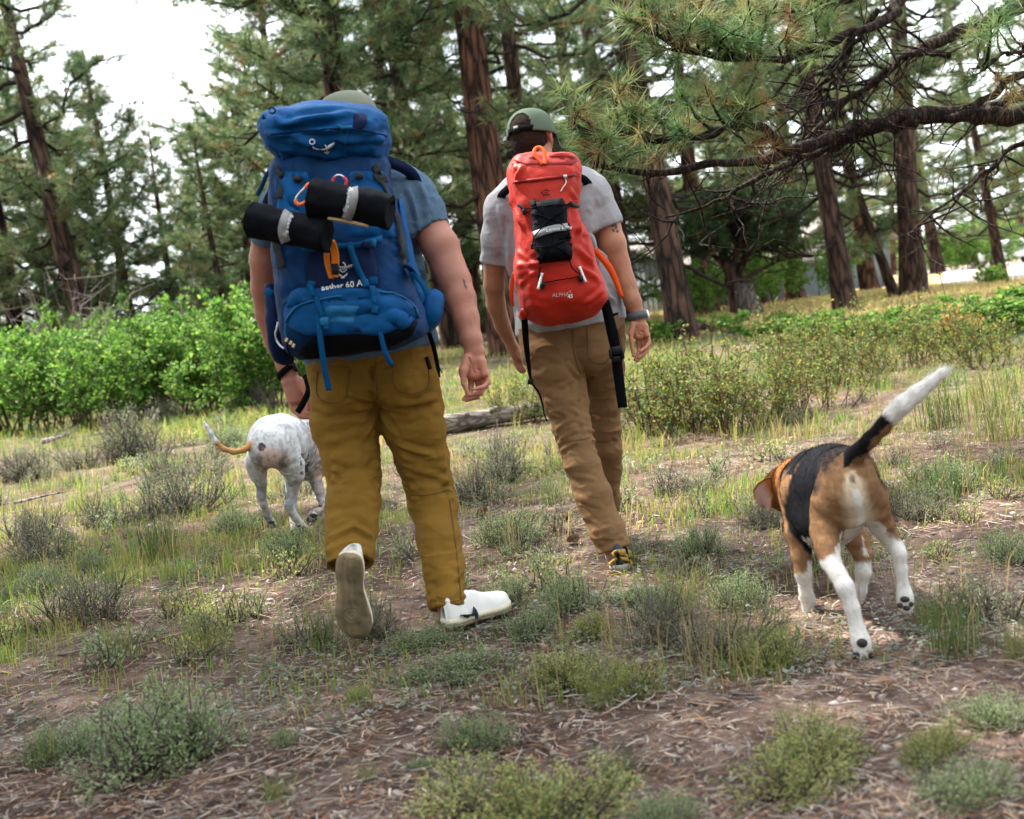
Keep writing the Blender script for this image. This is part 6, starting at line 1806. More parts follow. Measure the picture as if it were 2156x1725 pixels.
    so, sb = cloth('shirt', S, root, MATS['shirt_grey'], [(1050, 440, 1066, 520, .004, .012), (1070, 480, 1078, 600, .004, .012), (1066, 520, 1084, 610, .004, .012), (1258, 420, 1262, 490, .004, .011), (1240, 440, 1256, 500, .004, .011), (1248, 500, 1262, 560, .005, .011), (1270, 600, 1296, 650, .005, .011), (1278, 625, 1300, 640, .004, .010), (1090, 660, 1120, 690, .004, .01)], (0.004, (14, 14, 9)), 12, crease=0.003)
    # trousers
    S = SDF(np.array([-0.02, 4.2, 0.0]), np.array([0.52, 5.35, 1.12]), 0.0048)
    S.cap(P(1145, 690, 4.76), P(1260, 676, 4.76), 0.094, 0.094, 0.04); S.cap(P(1145, 705, 4.76), P(1262, 694, 4.76), 0.094, 0.094, 0.04); S.cap(P(1150, 735, 4.76), P(1262, 728, 4.76), 0.098, 0.098, 0.04)
    S.cap(P(1165, 755, 4.685), P(1165, 755, 4.685), 0.075, 0.075, 0.05); S.cap(P(1250, 750, 4.69), P(1250, 750, 4.69), 0.072, 0.072, 0.05)
    S.chain(JJ([(1158, 745, 4.73, 60), (1172, 785, 4.71, 56), (1190, 844, 4.68, 47), (1205, 900, 4.65, 39), (1213, 935, 4.63, 36.5), (1225, 980, 4.60, 36.5), (1250, 1048, 4.56, 38.5), (1278, 1116, 4.52, 37), (1294, 1160, 4.50, 32), (1302, 1185, 4.49, 32)]), 0.02)
    S.chain(JJ([(1258, 745, 4.76, 55), (1268, 785, 4.80, 47), (1268, 844, 4.86, 37), (1274, 900, 4.91, 33), (1276, 940, 4.94, 32), (1279, 980, 5.0, 30), (1277, 1048, 5.10, 28), (1277, 1100, 5.18, 26), (1277, 1125, 5.2, 26)]), 0.02)
    dv = nrm(P(1302, 1185, 4.49) - P(1278, 1116, 4.52)); S.half(P(1293, 1158, 4.50), dv, lim=0.11); S.cap(P(1288, 1145, 4.50), P(1304, 1192, 4.49), 0.040, 0.048, 0.002, sub=True)
    S.half(P(1277, 1112, 5.19), np.array([0, 0, -1.0]), lim=0.12)
    S.half(P(1205, 664, 4.76), np.array([-0.1, 0, 1.0]))
    fs = [(1216, 905, 1180, 925, .006, .010), (1150, 844, 1215, 868, .005, .010), (1160, 872, 1228, 890, .005, .010), (1176, 935, 1232, 905, .006, .010), (1182, 950, 1215, 930, .005, .009), (1172, 905, 1205, 880, .005, .010),
          (1118, 800, 1190, 815, .004, .011), (1125, 770, 1218, 790, .005, .010), (1205, 800, 1150, 830, .004, .010), (1240, 905, 1300, 925, .006, .009), (1250, 930, 1305, 905, .006, .009), (1252, 950, 1300, 945, .005, .009), (1245, 880, 1300, 870, .004, .010), (1234, 830, 1290, 815, .004, .011),
          (1205, 1000, 1250, 1010, .003, .011), (1222, 1050, 1270, 1070, .003, .011), (1250, 1120, 1305, 1105, .004, .010), (1262, 1145, 1310, 1130, .005, .008), (1110, 740, 1180, 760, .004, .011), (1230, 790, 1220, 840, .006, .009), (1196, 768, 1222, 800, .006, .010), (1290, 770, 1240, 790, .004, .010)]
    to, tb = cloth('trousers', S, root, MATS['trousers_brown'], fs, (0.0035, (10, 10, 22)), 15)
    for nm, uv, w in (('seam', [(1206, 694), (1208, 740), (1222, 790)], 1.4), ('pocket_edge', [(1236, 690), (1238, 735), (1242, 760), (1270, 766), (1280, 755)], 1.2), ('seam', [(1180, 932), (1212, 928), (1243, 922)], 1.3), ('seam', [(1246, 928), (1275, 930), (1304, 918)], 1.2), ('seam', [(1300, 690), (1310, 740), (1306, 800)], 1.2)):
        V, F = ribbon(tb, uv, w, 0.0012, 0.002, 20); make_mesh(nm, V, F, MATS['stitch'], None, False, to)
    V, F = ribbon(tb, [(1288, 664), (1300, 660)], 7, 0.003, 0.003, 6, default=4.66); make_mesh('label_tab', V, F, MATS['black_web'], None, False, to)
    # wrist watch
    w = P(1343, 666, 4.68); ax = nrm(P(1344, 682, 4.675) - P(1336, 650, 4.685))
    o = bracelet(w, ax, 0.0345, 0.0275, lat, 0.030, 0.004, root, MATS['watch_grey'], 'watch')
    V, F = box(w + lat * 0.030 + np.array([0, 0.018, 0.004]), np.array([nrm(lat + np.array([0, 0.8, 0])), nrm(np.array([-0.8, 1, 0])), ax]), (0.008, 0.018, 0.019), 0.3); make_mesh('watch_case', V, F, MATS['steel'], None, False, o)
    # sock and shoes
    V, F = tube(PV([(1296, 1140, 4.50), (1302, 1165, 4.49), (1306, 1185, 4.48), (1308, 1200, 4.48)]), [0.034, 0.037, 0.040, 0.044], 20); make_mesh('sock', V, F, MATS['black_web'], None, True, root)
    sh = empty('shoe', (0, 0, 0)); sh.parent = root; heel = P(1306, 1216, 4.42); heel[2] = 0.012; sh.location = Vector(heel - world_loc(root))
    b = shoe(sh, heel, np.array([0.10, 1.0, 0.0]), np.array([0, 0, 1.0]), 0.29, 0.108, 'shoe_navy', 'shoe_sole', 'shoe_grey', 0.085)
    V, F = ribbon(b, [(1284, 1190), (1294, 1180), (1308, 1176), (1324, 1181), (1331, 1192)], 7, 0.003, 0.004, 20, default=4.43); make_mesh('collar', V, F, MATS['shoe_ochre'], None, True, sh)
    V, F = ribbon(b, [(1287, 1174), (1297, 1166), (1309, 1163), (1320, 1166), (1327, 1174)], 13, 0.003, 0.005, 20, default=4.44); make_mesh('heel_tab', V, F, MATS['shoe_ochre'], None, True, sh)
    V, F = ribbon(b, [(1288, 1212), (1308, 1208), (1330, 1210)], 4, 0.003, 0.004, 14, default=4.41); make_mesh('trim', V, F, MATS['shoe_ochre'], None, True, sh)
    sh2 = empty('shoe', (0, 0, 0)); sh2.parent = root; heel = P(1277, 1128, 5.2); heel[2] = 0.012; sh2.location = Vector(heel - world_loc(root))
    shoe(sh2, heel, np.array([0.02, 1.0, 0.0]), np.array([0, 0, 1.0]), 0.29, 0.108, 'shoe_navy', 'shoe_sole', 'shoe_grey', 0.085)
    return root
hiker_red()

# ------------------------------------------------------------------ backpacks and what hangs from them
mat('nylon_blue', base=(0.0010, 0.058, 0.185), rough=0.65, spec=0.12, noise=(10, 0.18, 5), bump=[(16, 0.5, 0.014), (500, 0.2, 0.001)])
mat('nylon_navy', base=(0.002, 0.010, 0.045), rough=0.7, spec=0.12, noise=(14, 0.2, 4), bump=[(20, 0.4, 0.010), (500, 0.2, 0.001)])
mat('nylon_deep', base=(0.0008, 0.026, 0.092), rough=0.65, spec=0.12, noise=(10, 0.35, 5), bump=[(16, 0.6, 0.016), (500, 0.2, 0.001)])
mat('nylon_sky', base=(0.004, 0.090, 0.220), rough=0.55, spec=0.25, noise=(12, 0.15, 4), bump=(24, 0.4, 0.008))
mat('nylon_black', base=(0.0032, 0.0042, 0.0065), rough=0.8, spec=0.08, noise=(20, 0.3, 4), bump=[(18, 0.8, 0.012), (600, 0.2, 0.001)])
mat('web_blue', base=(0.002, 0.062, 0.170), rough=0.85, spec=0.1, bump=(700, 0.4, 0.001))
mat('web_grey', base=(0.030, 0.034, 0.038), rough=0.9, spec=0.1, bump=(700, 0.4, 0.001))
mat('print_white', base=(0.62, 0.66, 0.68), rough=0.6)
mat('print_pale', base=(0.50, 0.36, 0.32), rough=0.6)
mat('print_dark', base=(0.16, 0.006, 0.008), rough=0.6)
mat('reflect_grey', base=(0.21, 0.21, 0.22), rough=0.6, spec=0.25, noise=(30, 0.12, 3))
mat('alu_orange', base=(0.85, 0.16, 0.02), rough=0.35, spec=0.5)
mat('alu_red', base=(0.55, 0.02, 0.06), rough=0.35, spec=0.5)
mat('cord_orange', base=(0.80, 0.24, 0.015), rough=0.8, bump=(300, 0.5, 0.002))
mat('foam_tan', base=(0.52, 0.40, 0.22), rough=0.9)
mat('dry_red', base=(0.40, 0.017, 0.007), rough=0.5, spec=0.22, noise=(9, 0.16, 5), bump=[(14, 0.55, 0.014), (120, 0.15, 0.002)])
mat('dry_dark', base=(0.24, 0.012, 0.011), rough=0.55, spec=0.22, noise=(12, 0.2, 4), bump=(18, 0.5, 0.010))
mat('web_orange', base=(0.80, 0.10, 0.015), rough=0.7, bump=(600, 0.3, 0.001))
mat('zip_silver', base=(0.5, 0.48, 0.46), rough=0.4, metal=0.6)
mat('toggle_white', base=(0.70, 0.70, 0.72), rough=0.5)

def loft(rows, p=0.62, n=72, sub=5, wr=(0.004, (10, 10, 16)), seed=1):
    """Stuffed bag: rows of (v, left u, right u, centre depth, half depth [, v shift at right])."""
    R = np.array([tuple(r) + (0,) * (6 - len(r)) for r in rows], float)
    k = (len(R) - 1) * sub + 1
    S = smooth_path(np.c_[R[:, 0], R[:, 1], R[:, 2]], k); D = smooth_path(np.c_[R[:, 3], R[:, 4], R[:, 4]], k)
    tilt = np.interp(np.linspace(0, 1, k), np.linspace(0, 1, len(R)), R[:, 5])
    a = np.linspace(0, 2 * np.pi, n, endpoint=False)
    ca, sa = np.cos(a), np.sin(a)
    cx = np.sign(ca) * np.abs(ca) ** p; sx = np.sign(sa) * np.abs(sa) ** p
    V = []
    for i in range(k):
        v, l, r = S[i]; d, h = D[i][:2]
        A, B = P(l, v, d), P(r, v + tilt[i], d)
        c = (A + B) / 2; w = (B - A) / 2
        V.append(c + cx[:, None] * w + sx[:, None] * np.array([0, h, 0.0]))
    V = np.array(V)
    top, bot = V[0].mean(0), V[-1].mean(0)
    V = np.vstack([V.reshape(-1, 3), [top, bot]])
    i = np.arange(k - 1)[:, None] * n + np.arange(n)[None]; j = np.arange(k - 1)[:, None] * n + (np.arange(n)[None] + 1) % n
    Q = np.stack([i, j, j + n, i + n], -1).reshape(-1, 4)[:, ::-1]
    q = np.arange(n)
    T = np.vstack([np.stack([q, (q + 1) % n, np.full(n, k * n)], -1), np.stack([(q + 1) % n, q, np.full(n, k * n + 1)], -1) + np.array([(k - 1) * n, (k - 1) * n, 0])])
    N = vnormals(V, [Q, T])
    if (N[: k * n] * (V[: k * n] - V[: k * n].mean(0))).sum() < 0:
        Q, T = Q[:, ::-1], T[:, ::-1]; N = -N
    V = V + N * (wr[0] * fbm(V * np.array(wr[1]), 3, seed))[:, None]
    return V, [Q, T]

def folds2(V, F, t, segs):
    return folds(V, F, t, [(a, b, c, d, e * 2.7, w * 0.8) for a, b, c, d, e, w in segs])

def buckle(parent, c, ax, half, m='black_plastic', name='buckle'):
    V, F = box(c, ax, half, 0.3)
    return make_mesh(name, V, F, MATS[m], None, False, parent)

CAMAX = np.array([RIGHT, -fwd, UP])
def rotax(deg):
    c, s = math.cos(math.radians(deg)), math.sin(math.radians(deg))
    return np.array([RIGHT * c - UP * s, -fwd, UP * c + RIGHT * s])

def blue_pack():
    root = empty('backpack', P(735, 500, 3.85), 'big blue trekking backpack with black bottom and hanging straps on the nearer hiker', 'backpack')
    Vm, Fm = loft([(325, 600, 806, 3.84, 0.10), (345, 574, 818, 3.83, 0.135), (400, 572, 826, 3.82, 0.150), (460, 574, 842, 3.81, 0.158), (520, 577, 852, 3.80, 0.162), (570, 582, 862, 3.79, 0.168), (615, 588, 880, 3.78, 0.175), (660, 592, 896, 3.78, 0.178), (705, 597, 902, 3.78, 0.172, -8), (735, 606, 880, 3.79, 0.150, -18), (757, 630, 830, 3.80, 0.09, -22)], 0.60, 96, 8, (0.009, (11, 11, 13)), 3)
    Vm = folds2(Vm, Fm, bvh(Vm, Fm), [(590, 440, 640, 470, .006, .012), (790, 430, 840, 480, .006, .012), (800, 470, 850, 540, .007, .012), (830, 520, 862, 580, .007, .012), (600, 560, 640, 600, .006, .012), (690, 655, 780, 645, .007, .012), (800, 640, 880, 660, .010, .014), (812, 655, 870, 690, .008, .014), (840, 600, 895, 650, .008, .014), (600, 640, 640, 620, .008, .012), (700, 690, 780, 670, .005, .012), (582, 380, 600, 440, .006, .011), (810, 370, 832, 440, .006, .011)] + [(610 + 17 * k, 348, 613 + 16.5 * k, 372 + 6 * (k % 3), .0045, .007) for k in range(12)])
    main = make_mesh('main_bag', Vm, Fm, MATS['nylon_deep'], None, True, root)
    tm = bvh(Vm, Fm)
    # lid
    Vl, Fl = loft([(224, 650, 770, 3.93, 0.05, 4), (229, 600, 795, 3.90, 0.12, 3), (240, 574, 811, 3.86, 0.165), (258, 556, 816, 3.83, 0.185), (278, 551, 818, 3.82, 0.192), (300, 556, 818, 3.82, 0.190), (320, 570, 816, 3.83, 0.178), (337, 586, 812, 3.84, 0.155), (350, 604, 800, 3.85, 0.11)], 0.62, 96, 9, (0.009, (12, 12, 20)), 9)
    Vl = folds2(Vl, Fl, bvh(Vl, Fl), [(572, 284, 700, 274, .012, .010), (690, 274, 812, 284, .012, .010), (600, 262, 740, 238, .008, .012), (575, 246, 610, 262, .008, .010), (578, 254, 604, 272, .008, .010), (620, 290, 690, 312, .009, .013), (720, 296, 808, 292, .011, .012), (600, 330, 690, 345, .009, .011), (700, 345, 790, 325, .009, .011), (590, 322, 630, 346, .008, .010), (630, 250, 720, 244, .005, .010), (560, 300, 610, 318, .007, .012), (650, 322, 720, 330, .007, .012)])
    lid = make_mesh('lid', Vl, Fl, MATS['nylon_blue'], None, True, root)
    tl = bvh(Vl, Fl)
    V, F = cord(tl, [(566, 284), (620, 279), (700, 272), (760, 274), (814, 287)], 1.8, 0.002, 3.64); make_mesh('zip', V, F, MATS['nylon_navy'], None, True, lid)
    V, F = panel(tl, [(236, 742, 770), (246, 742, 775), (258, 742, 776), (268, 742, 770), (274, 745, 760)], 0.004, 12, 12, 0.2); make_mesh('patch', V, F, MATS['nylon_navy'], None, True, lid)
    V, F = ribbon(tl, [(711, 268), (725, 269), (740, 269)], 7, 0.008, 0.006, 10); make_mesh('zip_garage', V, F, MATS['nylon_sky'], None, False, lid)
    for uv in ([(718, 272), (724, 290), (727, 308)], [(734, 272), (728, 292), (727, 308)], [(727, 308), (727, 325), (733, 342)]):
        V, F = cord(tl, uv, 1.6, 0.004, 3.64); make_mesh('zip_pull', V, F, MATS['web_blue'], None, True, lid)
    for uv in ([(566, 232), (572, 228), (580, 232), (577, 239), (568, 238)], [(556, 243), (554, 250), (560, 250)]):
        V, F = cord(tl, uv, 1.3, 0.002, 3.8, default=3.86); make_mesh('loop', V, F, MATS['black_web'], None, True, lid)
    # bird emblem on the lid
    def marks(tree, parent, strokes, m, name, d, off=0.003):
        mb = MB()
        for uv, w in strokes:
            V, F = ribbon(tree, uv, w, off, 0.0012, 14); mb.add(V, F)
        return mb.build(name, MATS[m], parent, False)
    ring = [(657 + 5.5 * math.cos(a), 299.5 + 5 * math.sin(a)) for a in np.linspace(0, 6.28, 14)]
    marks(tl, lid, [(ring, 1.8), ([(658, 309), (668, 313), (680, 314), (692, 309), (703, 301)], 1.6), ([(690, 310), (698, 305), (704, 300)], 5), ([(684, 305), (687, 311), (690, 317)], 2.2), ([(683, 320), (688, 323), (694, 320)], 1.8), ([(688, 317), (688, 324)], 1.8)], 'print_white', 'emblem', 3.64)
    # front pocket, lower compartment, black bottom
    V, F = panel(tm, [(515, 648, 780), (540, 642, 792), (575, 640, 800), (610, 645, 803), (622, 652, 800)], 0.014, 30, 26, 0.18, 0.003, 4); make_mesh('front_pocket', V, F, MATS['nylon_navy'], None, True, root); fp = bvh(V, F)
    V, F = panel(tm, [(360, 588, 650), (385, 586, 655), (420, 584, 660), (460, 582, 664), (500, 584, 660)], 0.012, 20, 22, 0.22, 0.004, 5); make_mesh('stretch_pocket', V, F, MATS['nylon_blue'], None, True, root); sp1 = bvh(V, F)
    V, F = panel(tm, [(358, 736, 808), (385, 732, 818), (420, 728, 826), (460, 726, 836), (505, 728, 842)], 0.012, 20, 22, 0.22, 0.004, 6); make_mesh('stretch_pocket', V, F, MATS['nylon_blue'], None, True, root); sp2 = bvh(V, F)
    V, F = panel(tm, [(606, 640, 792), (618, 612, 830), (640, 598, 868), (664, 594, 886), (690, 606, 862), (706, 640, 800)], 0.020, 40, 24, 0.16, 0.004, 7); make_mesh('sleeping_bag_pocket', V, F, MATS['nylon_blue'], None, True, root); lc = bvh(V, F)
    V, F = panel(tm, [(722, 634, 650, 716), (706, 618, 700, 690), (712, 612, 788, 672), (735, 616, 850, 686), (752, 622, 868, 708), (757, 640, 820, 738)][0:0] or [(690, 690, 796, 668), (716, 650, 846, 684), (734, 628, 884, 676), (748, 624, 872, 706), (757, 640, 812, 735)], 0.012, 40, 22, 0.14, 0.003, 8); make_mesh('bottom_panel', V, F, MATS['nylon_black'], None, True, root); bp = bvh(V, F)
    V, F = cord(lc, [(603, 715), (600, 690), (612, 662), (640, 640), (700, 626), (720, 624)], 2.2, 0.004, 3.6, default=3.63); make_mesh('piping', V, F, MATS['nylon_sky'], None, True, root)
    V, F = cord(lc, [(800, 616), (840, 622), (868, 640), (880, 668)], 2.2, 0.004, 3.6, default=3.63); make_mesh('piping', V, F, MATS['nylon_sky'], None, True, root)
    V, F = cord(tm, [(596, 678), (592, 700), (598, 718), (606, 726)], 2.0, 0.02, 3.6, default=3.66); make_mesh('zip', V, F, MATS['print_white'], None, True, root)
    V, F = panel(lc, [(640, 682, 760), (665, 676, 752), (684, 680, 748)], 0.003, 14, 10, 0.3); make_mesh('sheen_patch', V, F, MATS['nylon_sky'], None, True, root)
    # emblem and lettering of the front pocket
    wing = [([(699, 560), (708, 562), (716, 560)], 1.4), ([(716, 562), (730, 562), (742, 558), (752, 552)], 1.6)]
    wing += [([(716 + 4.6 * k, 562 - 0.9 * k * (k > 3)), (719 + 4.2 * k, 571 - 1.5 * k)], 1.3) for k in range(8)] + [([(700 + 4 * k, 561), (704 + 3 * k, 567)], 1.2) for k in range(3)]
    wing += [([(722, 553), (726, 556), (728, 562)], 2.4), ([(714, 568), (722, 574), (730, 568)], 1.4), ([(716, 580), (722, 584), (730, 579)], 2.2), ([(714, 578), (717, 581)], 1.8), ([(731, 576), (729, 580)], 1.8), ([(718, 586), (726, 585)], 1.6)]
    marks(fp, root, wing, 'print_white', 'emblem', 3.6, 0.003)
    text_on(Trees(tm, fp, lc), 'aether 60 AG', (677, 613), (1, -0.115), 18, MATS['print_white'], 'lettering', root, 0.005, 0.0, 3.62, 0.012)
    # compression straps and buckles
    S = [(tm, [(588, 352), (592, 380), (590, 420)], 9, 'web_grey', .016), (tm, [(585, 505), (592, 540), (598, 566)], 12, 'web_grey', .012), (tm, [(790, 356), (800, 385), (812, 408), (815, 420)], 12, 'web_grey', .018), (tm, [(828, 450), (838, 500), (844, 545), (846, 560)], 9, 'web_grey', .014),
         (fp, [(734, 512), (745, 548), (760, 580), (772, 606)], 13, 'web_blue', .010), (tm, [(640, 528), (690, 522), (740, 518), (800, 505)], 12, 'web_blue', .014), (lc, [(660, 592), (655, 606), (662, 625)], 10, 'web_blue', .012), (lc, [(778, 588), (784, 615), (789, 640)], 12, 'web_blue', .012),
         (tm, [(850, 556), (870, 575), (890, 600), (900, 622)], 12, 'web_blue', .016), (lc, [(664, 622), (674, 650), (682, 672)], 11, 'web_blue', .010)]
    for t_, uv, w, m_, off in S:
        V, F = ribbon(t_, uv, w, off, 0.003, 18, default=3.64); make_mesh('strap', V, F, MATS[m_], None, False, root)
    V, F = ribbon(None, [(662, 618), (668, 655), (673, 700), (680, 755), (688, 800), (693, 822)], [11, 11, 12, 12, 13, 13], depths=[3.585, 3.58, 3.57, 3.585, 3.61, 3.62], thick=0.003, samples=26); make_mesh('hanging_strap', V, F, MATS['web_blue'], None, False, root)
    V, F = ribbon(None, [(790, 645), (795, 680), (803, 710), (812, 745), (826, 770)], [9, 9, 10, 11, 11], depths=[3.60, 3.59, 3.59, 3.60, 3.62], thick=0.003, samples=22); make_mesh('hanging_strap', V, F, MATS['web_blue'], None, False, root)
    for u, v, hw, hh, dg, m_ in ((598, 372, 5, 7, 10, 'black_plastic'), (796, 362, 8, 10, -18, 'black_plastic'), (801, 381, 9, 8, -18, 'web_grey'), (770, 516, 10, 8, 8, 'nylon_navy'), (785, 514, 5, 8, 8, 'nylon_sky'), (657, 602, 8, 9, 16, 'web_blue'), (785, 594, 8, 8, -6, 'web_blue'), (790, 660, 7, 8, 12, 'web_blue'), (684, 676, 9, 8, -8, 'nylon_sky'), (688, 686, 6, 7, -8, 'web_blue'), (566, 616, 8, 8, 30, 'web_blue'), (752, 690, 6, 4, 0, 'nylon_navy')):
        c = hit(lc, u, v, 0.012)
        if c is None: c = hit(tm, u, v, 0.012, 3.66)
        s = 3.6 / FPX; buckle(root, c, rotax(dg), (hw * s, 0.006, hh * s), m_)
    for u, v, su in ((627, 378, 1), (755, 372, -1)):
        c = hit(sp1 if su > 0 else sp2, u, v, 0.010, 3.66); V, F = tube(np.array([c - RIGHT * .011, c + RIGHT * .011]), [0.009, 0.009], 12); make_mesh('cord_lock', V, F, MATS['web_grey'], None, True, root)
        for k in (0, 1):
            V, F = cord(tm, [(u - 4, v - 4), (u + su * (8 + 4 * k), v - 1), (u + su * (13 + 3 * k), v + 10), (u + su * (14 + 3 * k), v + 22)] if su > 0 else [(u + 2, v - 4), (u - 14 - 3 * k, v + 2), (u - 18 - 4 * k, v + 18), (u - 18 - 4 * k, v + 26)], 0.9, 0.020, 3.65); make_mesh('elastic_cord', V, F, MATS['web_grey'], None, True, root)
    # hip wings, side pockets, shoulder harness
    V, F = loft([(610, 905, 918, 3.92, 0.03), (622, 892, 932, 3.90, 0.05), (650, 884, 934, 3.89, 0.06), (680, 884, 926, 3.89, 0.06), (702, 888, 906, 3.90, 0.04)], 0.8, 40, 6, (0.004, (16, 16, 16)), 11); make_mesh('hip_pocket', V, F, MATS['nylon_blue'], None, True, root)
    V, F = loft([(598, 562, 580, 3.93, 0.05), (640, 560, 598, 3.90, 0.07), (690, 563, 606, 3.89, 0.075), (730, 568, 616, 3.90, 0.07), (756, 578, 619, 3.92, 0.06), (766, 590, 616, 3.93, 0.04)], 0.8, 40, 6, (0.004, (16, 16, 16)), 12); make_mesh('hip_pocket', V, F, MATS['nylon_navy'], None, True, root)
    V, F = loft([(420, 838, 846, 3.90, 0.05), (500, 846, 866, 3.89, 0.08), (560, 852, 878, 3.88, 0.09), (610, 858, 894, 3.88, 0.09), (640, 866, 892, 3.88, 0.07)], 0.8, 40, 6, (0.005, (12, 12, 12)), 13); make_mesh('side_pocket', V, F, MATS['nylon_blue'], None, True, root)
    for px, w in (([(800, 340, 3.97), (830, 345, 3.98), (862, 362, 4.03), (876, 385, 4.08), (874, 410, 4.14)], 24), ([(615, 360, 3.97), (586, 385, 4.0), (566, 420, 4.08), (560, 440, 4.14)], 20)):
        q = np.array(px); V, F = ribbon(None, q[:, :2], w, depths=q[:, 2] - 0.045, thick=0.014, samples=18); make_mesh('shoulder_strap', V, F, MATS['nylon_navy'], None, False, root)
    V, F = ribbon(None, [(572, 352), (560, 372), (550, 395), (541, 412)], 9, depths=[3.88, 3.92, 3.96, 4.0], thick=0.003, samples=14); make_mesh('strap', V, F, MATS['web_blue'], None, False, root)
    V, F = ribbon(None, [(903, 700), (914, 735), (922, 775), (926, 795)], [9, 10, 8, 3], depths=[3.98, 3.99, 4.0, 4.0], thick=0.003, samples=14); make_mesh('hanging_strap', V, F, MATS['black_web'], None, False, root)
    V, F = cord(None, [(918, 752), (924, 770), (931, 786)], 1.2, d=4, depths=[4, 4, 4]); make_mesh('cord', V, F, MATS['black_web'], None, True, root)
    V, F = cord(None, [(604, 722), (606, 736), (612, 750), (610, 762)], 1.6, d=3.7, depths=[3.66, 3.68, 3.70, 3.72]); make_mesh('zip_pull', V, F, MATS['black_web'], None, True, root)
    for u, v in ((603, 716), (612, 722), (618, 728)): buckle(root, P(u, v, 3.62), rotax(20), (0.004, 0.003, 0.006), 'foam_tan', 'zip_slider')
    return root
blue_pack()

def roll(a, b, ra, rb, d, label, band, text, up_flip, flap=False, seed=1):
    A, B = P(*a), P(*b)
    root = empty('bed_roll', (A + B) / 2, label, 'bed roll')
    ax = nrm(B - A); n = 40
    L = np.linalg.norm(B - A)
    t = np.concatenate([[0, 0.0, 0.01, 0.03], np.linspace(0.08, 0.92, 22), [0.97, 0.99, 1.0, 1.0]])
    rr = np.interp(t, [0, 1], [ra, rb]); rr[[0, -1]] *= 0.55; rr[1] *= 0.93; rr[-2] *= 0.93; rr[2] *= 0.985
    pts = A + ax * (t * L)[:, None]; pts[0] += ax * 0.012; pts[-1] -= ax * 0.012
    tt, e1, e2 = frames(np.array([A, B]))
    an = np.linspace(0, 6.2832, n, endpoint=False)
    wob = 1 + 0.035 * np.sin(3 * an + seed) + 0.02 * np.sin(7 * an + 2 * seed)
    V = pts[:, None] + (rr[:, None, None] * wob[None, :, None]) * (np.cos(an)[None, :, None] * e1[0] + np.sin(an)[None, :, None] * e2[0])
    k = len(t); V = np.vstack([V.reshape(-1, 3), pts[:1], pts[-1:]])
    i = np.arange(k - 1)[:, None] * n + np.arange(n)[None]; j = np.arange(k - 1)[:, None] * n + (np.arange(n)[None] + 1) % n
    Q = np.stack([i, j, j + n, i + n], -1).reshape(-1, 4); q = np.arange(n)
    T = np.vstack([np.stack([(q + 1) % n, q, np.full(n, k * n)], -1), np.stack([q, (q + 1) % n, np.full(n, k * n + 1 - (k - 1) * n)], -1) + (k - 1) * n])
    V = V + vnormals(V, [Q, T]) * (0.0065 * fbm(V * np.array([15, 15, 15]), 3, seed))[:, None]
    make_mesh('roll', V, [Q, T], MATS['nylon_black'], None, True, root); tr = bvh(V, [Q, T])
    V, F = ribbon(tr, band[0], band[1], 0.004, 0.003, 26); bo = make_mesh('band', V, F, MATS['reflect_grey'], None, False, root)
    text_on(tr, text, up_flip[0], up_flip[1], up_flip[2], MATS['print_white'], 'lettering', bo, 0.006, 0.2, None, 0.0)
    if flap:
        V, F = ribbon(tr, [(690, 459), (720, 464), (748, 470), (776, 476)], [5, 6, 7, 4], 0.003, 0.006, 16, default=d - 0.02); make_mesh('felt_edge', V, F, MATS['foam_tan'], None, False, root)
    return root
roll((529, 462, 3.56), (690, 496, 3.50), 41 * 3.5 / FPX, 33 * 3.5 / FPX, 3.53, 'lower black bed roll hanging at the left of the blue backpack', ([(630, 429), (612, 442), (600, 466), (597, 490), (603, 508)], 20), 'Big endog', ((604, 498), (0.28, -0.96), 11), False, 1)
roll((655, 413, 3.50), (824, 446, 3.46), 41 * 3.5 / FPX, 36 * 3.5 / FPX, 3.5, 'upper black bed roll slung across the middle of the blue backpack', ([(740, 388), (744, 410), (738, 440), (727, 466)], 22), 'Big endog', ((731, 446), (0.22, -0.97), 12), True, 2)

def carabiner(px, r, d, m, label):
    pts = PV([(u, v, d) for u, v in px])
    p = smooth_path(np.vstack([pts, pts[:1]]), 48)
    c = p.mean(0)
    root = empty('carabiner', c, label, 'carabiner')
    a, b = 5, 18
    idx = np.r_[b:48, 0:a + 1]
    make_mesh('frame', *tube(p[idx], r, 10), MATS[m], None, True, root)
    make_mesh('gate', *tube(p[a:b + 1], r * 0.75, 10), MATS['steel'], None, True, root)
carabiner([(652, 386), (640, 398), (627, 412), (623, 424), (630, 431), (645, 424), (660, 405)], 0.0055, 3.54, 'alu_orange', 'orange carabiner holding the left bed roll to the blue backpack')
carabiner([(700, 380), (708, 370), (720, 371), (729, 382), (722, 396), (706, 394)], 0.0045, 3.56, 'alu_red', 'red carabiner behind the upper bed roll')

